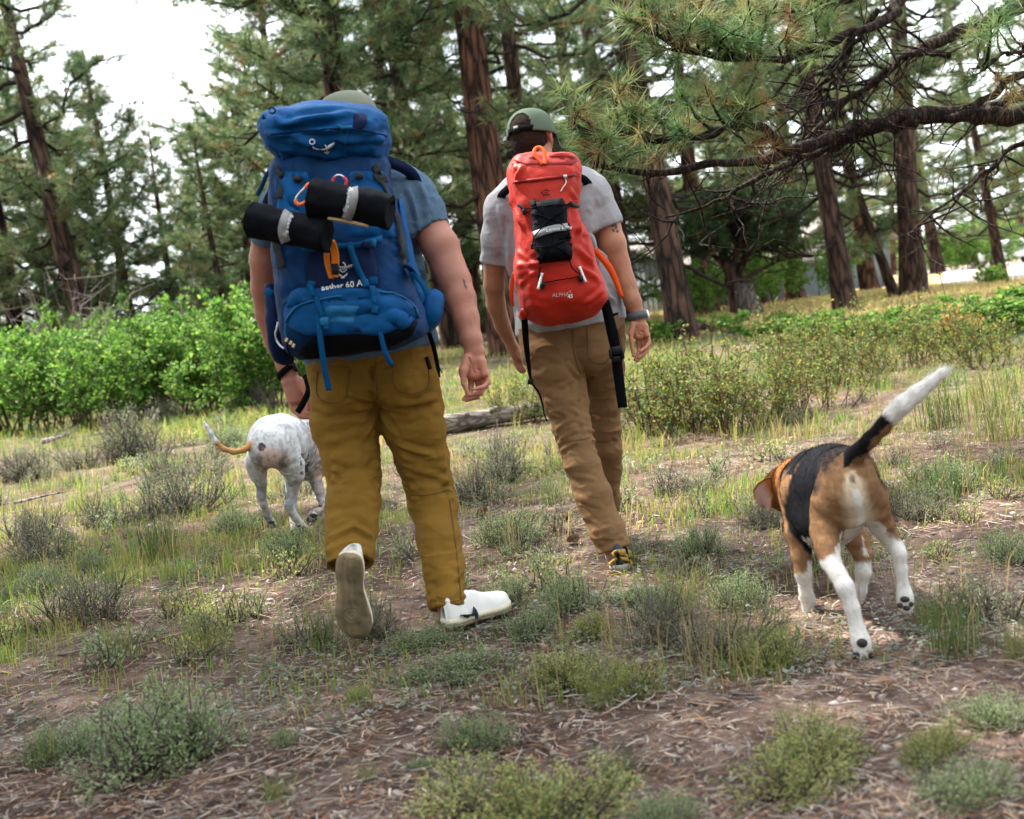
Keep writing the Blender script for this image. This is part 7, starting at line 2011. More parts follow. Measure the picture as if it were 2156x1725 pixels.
# braided orange cord with a black clasp
root = empty('survival_bracelet', P(700, 545, 3.56), 'braided orange cord bracelet with black clasp hanging below the bed rolls', 'bracelet')
def braid(px, w, d):
    mb = MB(); p = smooth_path(np.array([(u, v, 0) for u, v in px], float), 34)
    for s in (-1, 0, 1):
        q = [P(u + s * w * 0.33 + (0.9 if (k + s) % 2 else -0.9), v, d - 0.004 * ((k + s) % 2)) for k, (u, v, _) in enumerate(p)]
        mb.add(*tube(np.array(q), w * 0.24 * d / FPX, 6))
    for k in range(0, 33, 2):
        u, v, _ = p[k]; mb.add(*tube(PV([(u - w / 2, v - 1, d), (u, v + 1.5, d - 0.006), (u + w / 2, v - 1, d)]), 1.6 * d / FPX, 5))
    return mb.build('braid', MATS['cord_orange'], root)
braid([(697, 508), (702, 520), (706, 540), (706, 557)], 14, 3.57); braid([(688, 535), (689, 552), (693, 570), (698, 585)], 10, 3.575); braid([(703, 580), (709, 582)], 9, 3.57)
buckle(root, P(705.5, 567, 3.565), rotax(-4), (0.0105, 0.007, 0.016), 'black_plastic', 'clasp')

# leash
root = empty('leash', P(640, 835, 4.24), 'black leash strap looped through the hand of the nearer hiker', 'leash')
V, F = ribbon(None, [(640, 790), (646, 800), (650, 822), (642, 842), (632, 860), (626, 869)], [11, 12, 13, 13, 13, 13], depths=[4.25, 4.235, 4.22, 4.21, 4.205, 4.205], thick=0.003, samples=22); make_mesh('handle', V, F, MATS['black_web'], None, False, root)
V, F = ribbon(None, [(648, 868), (656, 880), (664, 892), (672, 905)], [4, 4, 4, 4], depths=[4.27, 4.8, 5.6, 6.48], thick=0.003, samples=24); make_mesh('line', V, F, MATS['black_web'], None, False, root)

def red_pack():
    root = empty('backpack', P(1165, 500, 4.52), 'red dry-bag style climbing backpack with a black pouch laced to its back', 'backpack')
    dc = 4.53
    Vb, Fb = loft([(322, 1098, 1204, 4.60, 0.05), (328, 1086, 1212, 4.58, 0.085), (342, 1072, 1221, 4.56, 0.11), (366, 1066, 1225, 4.54, 0.125), (412, 1072, 1217, 4.53, 0.128), (461, 1080, 1221, 4.52, 0.132), (514, 1084, 1247, 4.51, 0.140), (555, 1082, 1256, 4.50, 0.148), (596, 1084, 1272, 4.50, 0.152), (630, 1090, 1276, 4.50, 0.15), (655, 1100, 1262, 4.51, 0.14, -4), (676, 1118, 1236, 4.53, 0.11, -8), (687, 1142, 1204, 4.55, 0.05, -6)], 0.72, 96, 8, (0.008, (12, 12, 11)), 21)
    fs = [(1082, 470, 1105, 510, .008, .010), (1086, 440, 1100, 480, .007, .010), (1090, 530, 1130, 560, .009, .011), (1088, 560, 1140, 555, .007, .010), (1210, 440, 1222, 500, .008, .010), (1205, 480, 1240, 500, .009, .010), (1212, 520, 1250, 560, .008, .012), (1216, 560, 1262, 590, .006, .012), (1095, 600, 1130, 570, .006, .010), (1096, 650, 1130, 620, .006, .010), (1200, 400, 1216, 430, .006, .010), (1074, 400, 1086, 450, .007, .010), (1230, 640, 1268, 610, .006, .010), (1100, 350, 1086, 378, .007, .009), (1190, 335, 1218, 372, .007, .009), (1080, 345, 1130, 332, .008, .008), (1160, 330, 1206, 332, .008, .008), (1196, 520, 1214, 470, .007, .010), (1120, 640, 1240, 650, .004, .012)]
    Vb = folds2(Vb, Fb, bvh(Vb, Fb), fs)
    bag = make_mesh('bag', Vb, Fb, MATS['dry_red'], None, True, root); tb = bvh(Vb, Fb)
    V, F = panel(tb, [(326, 1090, 1212), (331, 1082, 1216), (340, 1076, 1220), (352, 1110, 1205, 350)], 0.006, 30, 10, 0.12, 0.004, 3); make_mesh('rolled_top', V, F, MATS['dry_dark'], None, True, root)
    V, F = ribbon(tb, [(1082, 384), (1120, 380), (1170, 374), (1212, 368)], 6, 0.003, 0.006, 22); z = make_mesh('zip', V, F, MATS['dry_dark'], None, False, root)
    c = hit(tb, 1188, 373, 0.008); buckle(z, c, rotax(0), (0.007, 0.005, 0.006), 'zip_silver', 'zip_slider')
    V, F = cord(tb, [(1188, 374), (1190, 386), (1184, 396), (1179, 405)], 1.4, 0.006, 4.4); make_mesh('zip_pull', V, F, MATS['zip_silver'], None, True, z)
    V, F = ribbon(None, [(1142, 346), (1132, 334), (1125, 322), (1128, 313), (1137, 311), (1145, 318), (1148, 332), (1147, 346)], 8, depths=[4.43, 4.44, 4.45, 4.46, 4.46, 4.45, 4.44, 4.43], thick=0.003, samples=30); make_mesh('haul_loop', V, F, MATS['web_orange'], None, False, root)
    # printed marks
    mb = MB()
    for uv, w in (([(1140, 408), (1148, 400), (1158, 402)], 1.3), ([(1144, 414), (1150, 404), (1156, 412)], 1.2), ([(1138, 404), (1146, 410), (1158, 408)], 1.2), ([(1150, 400), (1152, 396)], 1.2)):
        V, F = ribbon(tb, uv, w, 0.002, 0.001, 8); mb.add(V, F)
    mb.build('emblem', MATS['print_dark'], root, False)
    text_on(tb, 'ALPHA', (1163, 626), (1, -0.09), 11.5, MATS['print_pale'], 'lettering', root, 0.003, 0.12)
    text_on(tb, 'FL', (1197, 617), (1, -0.09), 7, MATS['print_pale'], 'lettering', root, 0.003, 0.12)
    text_on(tb, '45', (1195, 628), (1, -0.09), 11, MATS['toggle_white'], 'lettering', root, 0.003, 0.12, None, 0.02)
    # lacing
    c1 = [((1098, 436), (1106, 441)), ((1200, 432), (1217, 436))]
    for uv in ([(1093, 431), (1102, 438), (1108, 446)], [(1190, 434), (1200, 431), (1216, 437)]):
        V, F = ribbon(tb, uv, 6, 0.006, 0.003, 12, default=4.42); make_mesh('side_strap', V, F, MATS['web_grey'], None, False, root)
    for u, v in ((1107, 447), (1198, 432), (1124, 521), (1202, 502)): buckle(root, hit(tb, u, v, 0.012, 4.4), rotax(-6), (0.006, 0.006, 0.010), 'black_plastic', 'lace_anchor')
    for a, b, dg in ((1138, 592, 14), (1223, 577, -22)):
        c = hit(tb, a, b, 0.014); ax = rotax(dg)
        V, F = tube(np.array([c - ax[2] * 0.030, c - ax[2] * 0.02, c + ax[2] * 0.02, c + ax[2] * 0.030]), [0.006, 0.0045, 0.0045, 0.006], 10); make_mesh('toggle', V, F, MATS['toggle_white'], None, True, root)
        buckle(root, c + ax[0] * 0.012 * (1 if dg > 0 else -1) - ax[2] * 0.012, ax, (0.008, 0.008, 0.012), 'black_plastic', 'cord_lock')
    # hip straps, shoulder straps, compression straps
    V, F = ribbon(None, [(1273, 634), (1281, 665), (1290, 705), (1296, 735), (1300, 775), (1306, 820), (1311, 858)], [20, 22, 23, 22, 22, 21, 20], depths=[4.50, 4.52, 4.53, 4.54, 4.55, 4.56, 4.57], thick=0.004, samples=26); h = make_mesh('hip_strap', V, F, MATS['black_web'], None, False, root)
    buckle(h, P(1298, 738, 4.525), rotax(-8), (0.024, 0.010, 0.016), 'black_plastic'); buckle(h, P(1299, 756, 4.53), rotax(-8), (0.020, 0.010, 0.012), 'black_plastic')
    for k in (-1, 1): buckle(h, P(1298 + 13 * k, 746, 4.52), rotax(-8), (0.005, 0.010, 0.018), 'black_plastic', 'buckle_prong')
    V, F = ribbon(None, [(1104, 665), (1106, 700), (1110, 745), (1116, 790), (1118, 800)], [14, 14, 11, 6, 5], depths=[4.52, 4.53, 4.55, 4.57, 4.57], thick=0.004, samples=20); h2 = make_mesh('hip_strap', V, F, MATS['black_web'], None, False, root)
    buckle(h2, P(1117, 804, 4.57), rotax(10), (0.011, 0.008, 0.011), 'black_plastic')
    V, F = ribbon(None, [(1120, 808), (1134, 826), (1142, 850), (1146, 872), (1152, 888)], [4, 4, 4, 3, 3], depths=[4.57, 4.57, 4.58, 4.6, 4.6], thick=0.003, samples=18); make_mesh('hanging_strap', V, F, MATS['black_web'], None, False, root)
    V, F = ribbon(None, [(1252, 525), (1266, 542), (1284, 565), (1298, 595), (1310, 626)], [12, 14, 15, 12, 8], depths=[4.57, 4.60, 4.63, 4.65, 4.66], thick=0.004, samples=20); make_mesh('side_strap', V, F, MATS['web_orange'], None, False, root)
    V, F = ribbon(None, [(1082, 575), (1078, 600), (1077, 625), (1080, 645)], [7, 9, 9, 5], depths=[4.60, 4.62, 4.64, 4.66], thick=0.004, samples=14); make_mesh('side_strap', V, F, MATS['web_orange'], None, False, root)
    for px, w in (([(1086, 385, 4.62), (1070, 398, 4.64), (1056, 412, 4.70), (1052, 430, 4.78)], 16), ([(1212, 372, 4.64), (1232, 380, 4.67), (1248, 402, 4.74)], 16)):
        q = np.array(px); V, F = ribbon(None, q[:, :2], w, depths=q[:, 2] - 0.02, thick=0.012, samples=14); make_mesh('shoulder_strap', V, F, MATS['nylon_black'], None, False, root)
    V, F = tube(np.array([hit(tb, 1106, 655, 0.004, 4.5), P(1101, 664, 4.5)]), [0.016, 0.018], 12); make_mesh('strap_wing', V, F, MATS['dry_red'], None, True, root)
    return tb
red_tree = red_pack()

# black pouch laced to the red backpack
root = empty('pouch', hit(red_tree, 1162, 490, 0.03), 'soft black pouch with a grey band under crossed cords on the red backpack', 'pouch')
V, F = panel(red_tree, [(424, 1119, 1184, 416), (460, 1121, 1190, 450), (500, 1124, 1197, 490), (540, 1131, 1203, 532), (556, 1138, 1203, 548)], 0.060, 30, 30, 0.22, 0.0035, 5); make_mesh('bag', V, F, MATS['nylon_black'], None, True, root); tp = bvh(V, F)
V, F = ribbon(tp, [(1121, 431), (1150, 424), (1185, 420)], 11, 0.006, 0.008, 16); make_mesh('hem', V, F, MATS['nylon_black'], None, False, root)
V, F = ribbon(tp, [(1123, 497), (1140, 490), (1165, 482), (1194, 478)], 15, 0.003, 0.003, 18); bo = make_mesh('band', V, F, MATS['reflect_grey'], None, False, root)
text_on(tp, 'Layzee Dog', (1149, 490), (1, -0.16), 11, MATS['print_white'], 'lettering', bo, 0.008, 0.25, None, 0.004)
for uv in ([(1107, 447), (1140, 455), (1160, 461), (1198, 435)], [(1108, 440), (1140, 436), (1170, 432), (1198, 432)], [(1160, 461), (1128, 497), (1124, 521)], [(1160, 461), (1186, 476), (1202, 502)], [(1124, 521), (1160, 519), (1202, 502)], [(1160, 519), (1140, 545), (1134, 588)], [(1165, 518), (1196, 535), (1201, 560), (1218, 580)], [(1140, 596), (1180, 590), (1218, 582)]):
    pts = []
    for q in smooth_path(np.array([(a, b, 0) for a, b in uv], float), 22)[:, :2]:
        a = hit(tp, q[0], q[1], 0.004); a = hit(red_tree, q[0], q[1], 0.010, 4.4) if a is None else a
        pts.append(a)
    make_mesh('cord', *tube(np.array(pts), 1.3 * 4.4 / FPX, 6), MATS['black_web'], None, True, root)

# ------------------------------------------------------------------ dogs
def paw(S, c, fwd_, up_, r, k=0.006):
    """Four toes and a heel pad."""
    f = nrm(fwd_); u = nrm(up_); s = np.cross(f, u)
    S.cap(c - f * r * 0.5, c + f * r * 0.35, r * 0.82, r * 0.80, 0.015)
    for q, ln in ((-0.62, 0.75), (-0.22, 1.05), (0.22, 1.05), (0.62, 0.75)):
        S.cap(c + s * (q * r) + f * r * 0.3, c + s * (q * r * 1.1) + f * (r * ln) - u * r * 0.12, r * 0.36, r * 0.31, k)

def blob(name, c, ax, rad, m, parent, n=14):
    """Rounded pad."""
    V, F = [], []
    for i in range(n // 2 + 1):
        th = math.pi * i / (n // 2)
        for j in range(n):
            ph = 2 * math.pi * j / n
            V.append(np.asarray(c) + (np.array([math.sin(th) * math.cos(ph), math.sin(th) * math.sin(ph), math.cos(th)]) * rad) @ np.asarray(ax))
    q = np.array([[i * n + j, i * n + (j + 1) % n, (i + 1) * n + (j + 1) % n, (i + 1) * n + j] for i in range(n // 2) for j in range(n)])
    return make_mesh(name, np.array(V), q[:, ::-1], MATS[m], None, True, parent)

def pads(parent, c, axes, r, toes=True):
    """Dark pads on the sole of a paw; axes rows: side, toe direction, out of the sole."""
    s, f, o = axes
    blob('paw_pad', c - f * r * 0.15, axes, np.array([0.60, 0.45, 0.22]) * r, 'paw_pad', parent)
    if toes:
        for q, a in ((-0.72, 0.45), (-0.26, 0.95), (0.26, 0.95), (0.72, 0.45)):
            blob('paw_pad', c + s * (q * r) + f * (a * r), axes, np.array([0.24, 0.33, 0.18]) * r, 'paw_pad', parent)

def beagle():
    root = empty('dog', onground(1790, 3.4), 'beagle with black saddle and raised white tipped tail trotting away', 'dog')
    lo = np.array([0.55, 2.95, -0.05]); hi = np.array([1.35, 4.25, 0.98])
    S = SDF(lo, hi, 0.0056)
    lat = np.array([1.0, 0, 0.0])
    # rump, loin, ribs, shoulders
    S.chain(JJ([(1790, 1012, 3.30, 56), (1780, 1008, 3.42, 64), (1754, 1014, 3.55, 76), (1731, 1028, 3.68, 82), (1710, 1038, 3.80, 72)]), 0.03)
    S.cap(P(1748, 1058, 3.35), P(1744, 1095, 3.37), 0.056, 0.048, 0.035); S.cap(P(1832, 1048, 3.33), P(1836, 1074, 3.34), 0.052, 0.042, 0.035)
    S.chain(JJ([(1765, 1085, 3.45, 55), (1745, 1085, 3.60, 62), (1722, 1090, 3.75, 62)]), 0.04)
    S.cap(P(1790, 1040, 3.28), P(1788, 1075, 3.30), 0.062, 0.050, 0.04)
    # hind left leg: thigh, stifle, hock, metatarsus, paw
    S.chain(JJ([(1744, 1080, 3.37, 40), (1738, 1120, 3.34, 32), (1742, 1156, 3.30, 25.5), (1749, 1184, 3.27, 21), (1765, 1210, 3.23, 18), (1779, 1236, 3.20, 19), (1794, 1280, 3.19, 15.5), (1806, 1328, 3.18, 15.5), (1812, 1350, 3.17, 19)]), 0.012)
    # hind right leg, lifted forward
    S.chain(JJ([(1838, 1068, 3.35, 36), (1854, 1102, 3.38, 27), (1870, 1128, 3.40, 19), (1886, 1150, 3.39, 15.5), (1893, 1166, 3.37, 15), (1897, 1200, 3.37, 12.5), (1902, 1238, 3.37, 13), (1905, 1256, 3.365, 16)]), 0.012)
    # forelegs
    S.chain(JJ([(1684, 1070, 3.78, 36), (1682, 1120, 3.74, 29), (1687, 1170, 3.72, 20), (1691, 1206, 3.71, 17), (1697, 1250, 3.72, 13), (1702, 1290, 3.73, 12.5)]), 0.015)
    S.chain(JJ([(1782, 1100, 3.80, 34), (1806, 1140, 3.78, 26), (1817, 1168, 3.76, 19), (1817, 1205, 3.74, 16), (1812, 1245, 3.74, 12), (1804, 1285, 3.74, 12)]), 0.012)
    # tail
    S.chain(JJ([(1780, 990, 3.32, 34), (1790, 974, 3.28, 25), (1806, 953, 3.24, 18), (1832, 926, 3.20, 16), (1858, 900, 3.17, 16), (1876, 876, 3.15, 18), (1900, 853, 3.13, 19), (1930, 829, 3.12, 17), (1960, 805, 3.11, 13), (1984, 786, 3.10, 10), (1998, 776, 3.10, 4)]), 0.012)
    # neck, head turned down and left
    S.chain(JJ([(1704, 1020, 3.86, 62), (1684, 1018, 3.95, 52), (1666, 1026, 4.02, 46)]), 0.03)
    S.cap(P(1652, 1024, 4.06), P(1640, 1032, 4.10), 0.066, 0.062, 0.03); S.cap(P(1644, 1046, 4.13), P(1648, 1068, 4.21), 0.042, 0.034, 0.03)
    # paws
    cL = P(1815, 1362, 3.165); paw(S, cL, P(1821, 1392, 3.15) - cL, np.array([0, 1.0, 0.3]), 0.030)
    cR = P(1906, 1266, 3.36); paw(S, cR, P(1908, 1290, 3.35) - cR, np.array([0, 1.0, 0.3]), 0.026)
    cF = P(1704, 1304, 3.745); cF[2] = max(cF[2], 0.02); paw(S, cF, np.array([-0.05, 1, -0.1]), np.array([0, 0, 1.0]), 0.026)
    cG = P(1797, 1300, 3.74); paw(S, cG, np.array([-0.1, 0.3, -1.0]), np.array([0, 1.0, 0.2]), 0.024)
    V, F = S.mesh(2)
    N = vnormals(V, F)
    u, v = project(V); d = V[:, 1]
    nz = fbm(V * 34, 3, 5); nz2 = fbm(V * np.array([20, 20, 90]), 3, 8)
    tan = np.array([0.235, 0.130, 0.066]); red = np.array([0.25, 0.095, 0.030]); blk = np.array([0.009, 0.009, 0.012]); wht = np.array([0.66, 0.63, 0.60]); crm = np.array([0.56, 0.44, 0.32])
    C = np.tile(tan, (len(V), 1)) * (1 + 0.22 * nz2[:, None])
    def mixc(w, c):
        nonlocal C
        w = np.clip(w, 0, 1)[:, None]; C = C * (1 - w) + c * w
    # paler inside of thighs below the tail
    ax_ = np.interp(v, [990, 1020, 1060, 1100, 1150], [1795, 1797, 1806, 1812, 1808]); hw = np.interp(v, [990, 1020, 1060, 1100, 1150], [8, 24, 34, 30, 40])
    mixc((1.2 - np.abs(u - ax_) / (hw + 6 * nz)) * 1.6 * ((v > 990) & (d < 3.45)), crm)
    mixc((1.0 - np.abs(u - ax_ - 2) / (hw * 0.42 + 3 * nz)) * 2 * ((v > 1030) & (d < 3.45)), wht)
    # saddle: over the back, down the near flank between ribs and thigh
    s = (d - 3.30) / 0.5
    topw = (N[:, 2] > -0.2)
    edge = np.interp(v, [930, 960, 1000, 1060, 1120, 1180], [1790, 1756, 1738, 1736, 1748, 1764]) + 5 * nz
    left_edge = np.interp(v, [930, 1000, 1060, 1120, 1180, 1210], [1700, 1664, 1650, 1662, 1712, 1750]) + 5 * nz
    def soft(x, w): return np.clip(0.5 + x / w, 0, 1)
    saddle = soft(edge + 40 * (v < 985) - u, 9) * soft(u - left_edge + 14 * ((d > 3.6) & (v < 1000)), 8) * soft(1168 + 8 * nz - v, 10) * soft(d - 3.37 - 0.012 * nz, 0.03) * soft(3.93 + 0.02 * nz - d, 0.03)
    spine = soft(N[:, 2] - 0.40 - 0.10 * nz, 0.35) * soft(d - 3.27, 0.08) * soft(3.95 - d, 0.04) * (v < 1045)
    far_side = soft(u - 1800, 10) * soft(d - 3.42, 0.04) * soft(3.9 - d, 0.04) * soft(1110 + 10 * nz - v, 10)
    mixc(np.maximum(np.maximum(saddle, spine), far_side), blk)
    g = np.clip(((d - 3.27) / 0.16), 0, 1); mixc(spine * (1 - g) * 0.5 * (0.6 + 0.5 * nz2), tan * 0.5)
    # belly and chest white
    mixc((N[:, 2] < -0.55 + 0.1 * nz) & (d > 3.42) & (v > 1095), wht)
    mixc(((v > 1098) & (u > 1776) & (u < 1836) & (d > 3.36) & (d < 3.7)).astype(float), wht)
    # white stockings
    hl = (d < 3.36) & (u < 1845); lim = 1172 + 0.55 * (u - 1740) * -1 + 7 * nz
    mixc(np.clip((v - lim) / 12, 0, 1) * hl * (v > 1120), wht)
    inner = hl & (v > 1120) & (u > np.interp(v, [1120, 1150, 1180], [1772, 1764, 1756]) + 4 * nz)
    mixc(inner.astype(float), wht)
    hr = (u > 1838) & (d < 3.5); mixc(np.clip((v - (1122 - 0.35 * (u - 1870) * -1 + 6 * nz)) / 10, 0, 1) * hr, wht)
    mixc(((u > 1815) & (u < 1868) & (v > 1098) & (v < 1170) & (d > 3.30) & (N[:, 0] < 0.2)).astype(float) * 0.85, wht)
    fl = (d > 3.6) & (u < 1730) & (v > 1150); mixc(np.clip((v - (1208 + 6 * nz - 1.0 * (u - 1690) * (u > 1690))) / 8, 0, 1) * fl, wht)
    mixc(((d > 3.6) & (u > 1700) & (u < 1735) & (v > 1180)).astype(float), wht)
    fr = (d > 3.6) & (u > 1770) & (v > 1120); mixc(np.clip((v - (1182 + 6 * nz)) / 8, 0, 1) * fr, wht)
    # tail: black above, tan below, white brush
    tl = (v < 985) & (d < 3.32) & (u > 1776)
    along = (u - 1790) + (974 - v)
    perp = (u - 1790) - (974 - v)
    mixc(((perp < 6 + 10 * nz) & tl).astype(float), blk); mixc(((perp >= 6 + 10 * nz) & tl).astype(float), tan * 0.9)
    mixc(np.clip((along - 168 - 8 * nz) / 10, 0, 1) * tl, wht * 1.05)
    # head
    hd = (d > 3.90); mixc(hd.astype(float), red * (1 + 0)); mixc((hd & (v > 1068) & (d > 4.15)).astype(float), wht)
    mixc(np.clip(1.4 - np.hypot((u - 1794) / 6, (v - 1008) / 9), 0, 1) * (d < 3.32), np.array([0.05, 0.032, 0.03]))
    for c, r in ((cL, 0.030), (cR, 0.026)):
        pass
    C = np.clip(C, 0.008, 0.9)
    body = make_mesh('body', V, F, MATS['fur'], C, True, root)
    def flow(p):
        f = np.tile(np.array([0.10, -0.75, -0.55]), (len(p), 1))
        uu, vv = project(p)
        t_ = (vv < 985) & (p[:, 1] < 3.32) & (uu > 1776); f[t_] = np.array([0.8, -0.2, 0.75])
        return f
    def ln(p):
        uu, vv = project(p); return np.where((vv < 985) & (p[:, 1] < 3.32) & (uu > 1790), 0.020, 0.011)
    tri, tf, tc_ = hairs(V, F, C, 48000, ln, 3, flow, 0.30, 0.0006)
    make_mesh('coat', tri, tf, MATS['hair_strand'], tc_, False, root)['kind'] = 'stuff'
    # ear, flung out and folded so that its pale inside shows
    rows = [((1645, 1000), (1657, 1030), 4.02), ((1630, 1004), (1640, 1036), 4.00), ((1612, 1008), (1627, 1044), 3.98), ((1596, 1018), (1624, 1056), 3.97), ((1586, 1032), (1624, 1064), 3.965), ((1588, 1050), (1623, 1072), 3.965), ((1598, 1064), (1618, 1076), 3.97), ((1607, 1070), (1613, 1073), 3.975)]
    k = 10; G = []
    for (a, b, dd), cup in zip(rows, np.linspace(0.0, 1, len(rows))):
        for t in np.linspace(0, 1, k):
            G.append(P(a[0] + (b[0] - a[0]) * t, a[1] + (b[1] - a[1]) * t, dd + 0.012 * math.sin(t * 3.14) * cup))
    G = np.array(G); m_ = len(rows); q = (np.arange(m_ - 1)[:, None] * k + np.arange(k - 1)[None]).ravel(); n0 = len(G)
    Fq = np.stack([q, q + k, q + k + 1, q + 1], -1)
    Nn = np.array([0, 1.0, 0.1]) * 0.006
    tt = np.repeat(np.linspace(0, 1, m_), k)
    edge_ = np.minimum(np.tile(np.linspace(0, 1, k), m_), 1 - np.tile(np.linspace(0, 1, k), m_))
    inside = np.array([0.34, 0.21, 0.17]); c_in = np.where(((tt > 0.38) & (edge_ > 0.07))[:, None], inside, red * 1.15)
    ring = np.concatenate([np.arange(k), np.arange(1, m_) * k + k - 1, (m_ - 1) * k + np.arange(k - 2, -1, -1), np.arange(m_ - 2, 0, -1) * k]); r2 = np.roll(ring, -1)
    make_mesh('ear', np.vstack([G, G + Nn]), np.vstack([Fq, (Fq + n0)[:, ::-1], np.stack([r2, ring, ring + n0, r2 + n0], -1)]), MATS['fur'], np.vstack([c_in, np.tile(red, (n0, 1))]), True, root)
    # far ear
    G2 = G.copy(); G2[:, 0] = 2 * P(1660, 1020, 4.02)[0] - G2[:, 0]; make_mesh('ear', np.vstack([G2, G2 + Nn]), np.vstack([Fq[:, ::-1], Fq + n0, np.stack([ring, r2, r2 + n0, ring + n0], -1)]), MATS['fur'], np.tile(red, (2 * n0, 1)), True, root)
    nose = P(1648, 1074, 4.245); blob('nose', nose, np.eye(3), np.array([0.014, 0.012, 0.010]), 'paw_pad', root)
    for sx in (-1, 1): blob('eye', P(1640 + 14 * sx, 1042, 4.165), np.eye(3), np.array([0.008, 0.008, 0.008]), 'paw_pad', root)
    tr = bvh(V, F)
    def pad_on(uv, ru, rv):
        c = hit(tr, *uv, 0.003)
        if c is not None: blob('paw_pad', c, np.array([RIGHT, UP, -fwd]), np.array([ru, rv, 7]) * 3.2 / FPX, 'paw_pad', root)
    pad_on((1815, 1354), 12, 10); pad_on((1804, 1378), 7, 7); pad_on((1818, 1388), 8, 6); pad_on((1832, 1379), 6, 7)
    pad_on((1905, 1262), 11, 7); pad_on((1896, 1275), 7, 6); pad_on((1908, 1280), 8, 6); pad_on((1917, 1272), 6, 6)
    return root
beagle()

def white_dog():
    root = empty('dog', onground(610, 6.1), 'white dog with grey speckles and an orange banded tail walking beside the nearer hiker', 'dog')
    S = SDF(np.array([-1.72, 5.65, -0.06]), np.array([-0.80, 7.15, 0.72]), 0.0056)
    # trunk
    S.chain(JJ([(568, 940, 5.92, 46), (577, 930, 6.02, 53), (594, 930, 6.16, 55), (620, 938, 6.34, 54), (644, 944, 6.52, 56), (656, 945, 6.62, 50)]), 0.03)
    S.cap(P(572, 922, 6.0), P(590, 905, 6.2), 0.085, 0.07, 0.04); S.cap(P(620, 960, 6.4), P(652, 968, 6.6), 0.115, 0.12, 0.04)
    S.cap(P(540, 968, 5.98), P(540, 985, 6.0), 0.052, 0.045, 0.04); S.cap(P(608, 962, 5.98), P(612, 985, 6.0), 0.062, 0.056, 0.04)
    S.chain(JJ([(652, 915, 6.62, 34), (666, 902, 6.74, 28), (682, 892, 6.86, 26)]), 0.03)
    S.cap(P(692, 888, 6.92), P(700, 890, 6.98), 0.075, 0.07, 0.03); S.cap(P(704, 900, 7.02), P(708, 910, 7.10), 0.042, 0.036, 0.03)
    # hind legs
    S.chain(JJ([(540, 975, 6.00, 25), (543, 998, 6.03, 18), (550, 1018, 6.06, 12), (551, 1036, 6.07, 9.5), (550, 1047, 6.06, 9.5), (555, 1062, 6.07, 8), (562, 1082, 6.10, 8), (568, 1094, 6.12, 8.5)]), 0.012)
    S.chain(JJ([(616, 978, 6.00, 28), (622, 1000, 6.01, 19), (617, 1022, 6.04, 14), (615, 1042, 6.05, 10.5), (609, 1063, 6.03, 10.5), (613, 1076, 6.05, 9), (622, 1090, 6.07, 8.5), (631, 1101, 6.08, 8.5)]), 0.012)
    # forelegs: one slants back under the belly, one folded in the air
    S.chain(JJ([(612, 990, 6.40, 18), (614, 1030, 6.34, 12), (616, 1070, 6.26, 8.5), (618, 1096, 6.20, 8), (621, 1114, 6.14, 9)]), 0.012)
    S.chain(JJ([(662, 968, 6.58, 24), (661, 1000, 6.54, 17), (668, 1024, 6.50, 12), (677, 1048, 6.46, 9.5), (681, 1062, 6.44, 9.5), (674, 1074, 6.38, 8), (662, 1082, 6.33, 9)]), 0.012)
    # tail
    S.chain(JJ([(560, 925, 5.96, 18), (546, 928, 5.90, 9), (530, 937, 5.86, 7), (512, 948, 5.84, 6), (492, 952, 5.83, 5.6), (472, 946, 5.82, 5.4), (455, 931, 5.82, 5.4), (444, 913, 5.82, 5.0), (436, 900, 5.82, 4), (430, 890, 5.82, 3)]), 0.012)
    c1 = P(571, 1102, 6.14); paw(S, c1, np.array([0.15, 0.7, -0.7]), np.array([0, 0.6, 0.8]), 0.028)
    c2 = P(634, 1108, 6.10); paw(S, c2, np.array([0.3, 0.6, -0.7]), np.array([0, 0.7, 0.7]), 0.028)
    c3 = P(622, 1122, 6.10); paw(S, c3, np.array([0.02, 0.25, -1.0]), np.array([0, 1.0, 0.3]), 0.028)
    c4 = P(656, 1091, 6.28); paw(S, c4, np.array([-0.35, -0.2, -0.9]), np.array([0.2, 1.0, -0.1]), 0.030)
    V, F = S.mesh(2); N = vnormals(V, F)
    u, v = project(V); d = V[:, 1]
    wht = np.array([0.56, 0.565, 0.57]); gry = np.array([0.20, 0.205, 0.215]); drk = np.array([0.075, 0.070, 0.072]); pnk = np.array([0.58, 0.45, 0.40]); org = np.array([0.40, 0.205, 0.085])
    n1 = fbm(V * np.array([30, 30, 22]), 4, 3); n2 = fbm(V * 16, 3, 6); n3 = fbm(V * 55, 3, 9)
    C = np.tile(wht, (len(V), 1)) * (1 + 0.05 * n3[:, None])
    def mixc(w, c):
        nonlocal C
        w = np.clip(np.asarray(w, float), 0, 1)[:, None]; C = C * (1 - w) + c * w
    side = np.clip((u - 598) / 26, 0, 1) * np.clip((d - 6.1) / 0.12, 0, 1) + np.clip((d - 6.2) / 0.2, 0, 1) * (u < 560)
    mixc((n1 + 0.45) * 2.2 * side, gry); mixc((n3 + 0.1) * 0.7 * np.clip(side, 0, 1), gry); mixc((n1 - 0.35) * 4 * side, pnk)
    mixc((n1 - 0.15) * 1.4 * (d < 6.2) * (v > 880), gry * 1.9)
    under = np.clip(1 - ((u - 572) / 44) ** 2 - ((v - 972) / 34) ** 2, 0, 1) * (d < 6.12)
    mixc(under * 1.6, pnk); mixc(np.clip((n1 + 0.05) * 2.2, 0, 1) * np.clip(under * 2.2, 0, 1) * np.clip((v - 950) / 14, 0, 1) * 0.8, gry * 0.7)
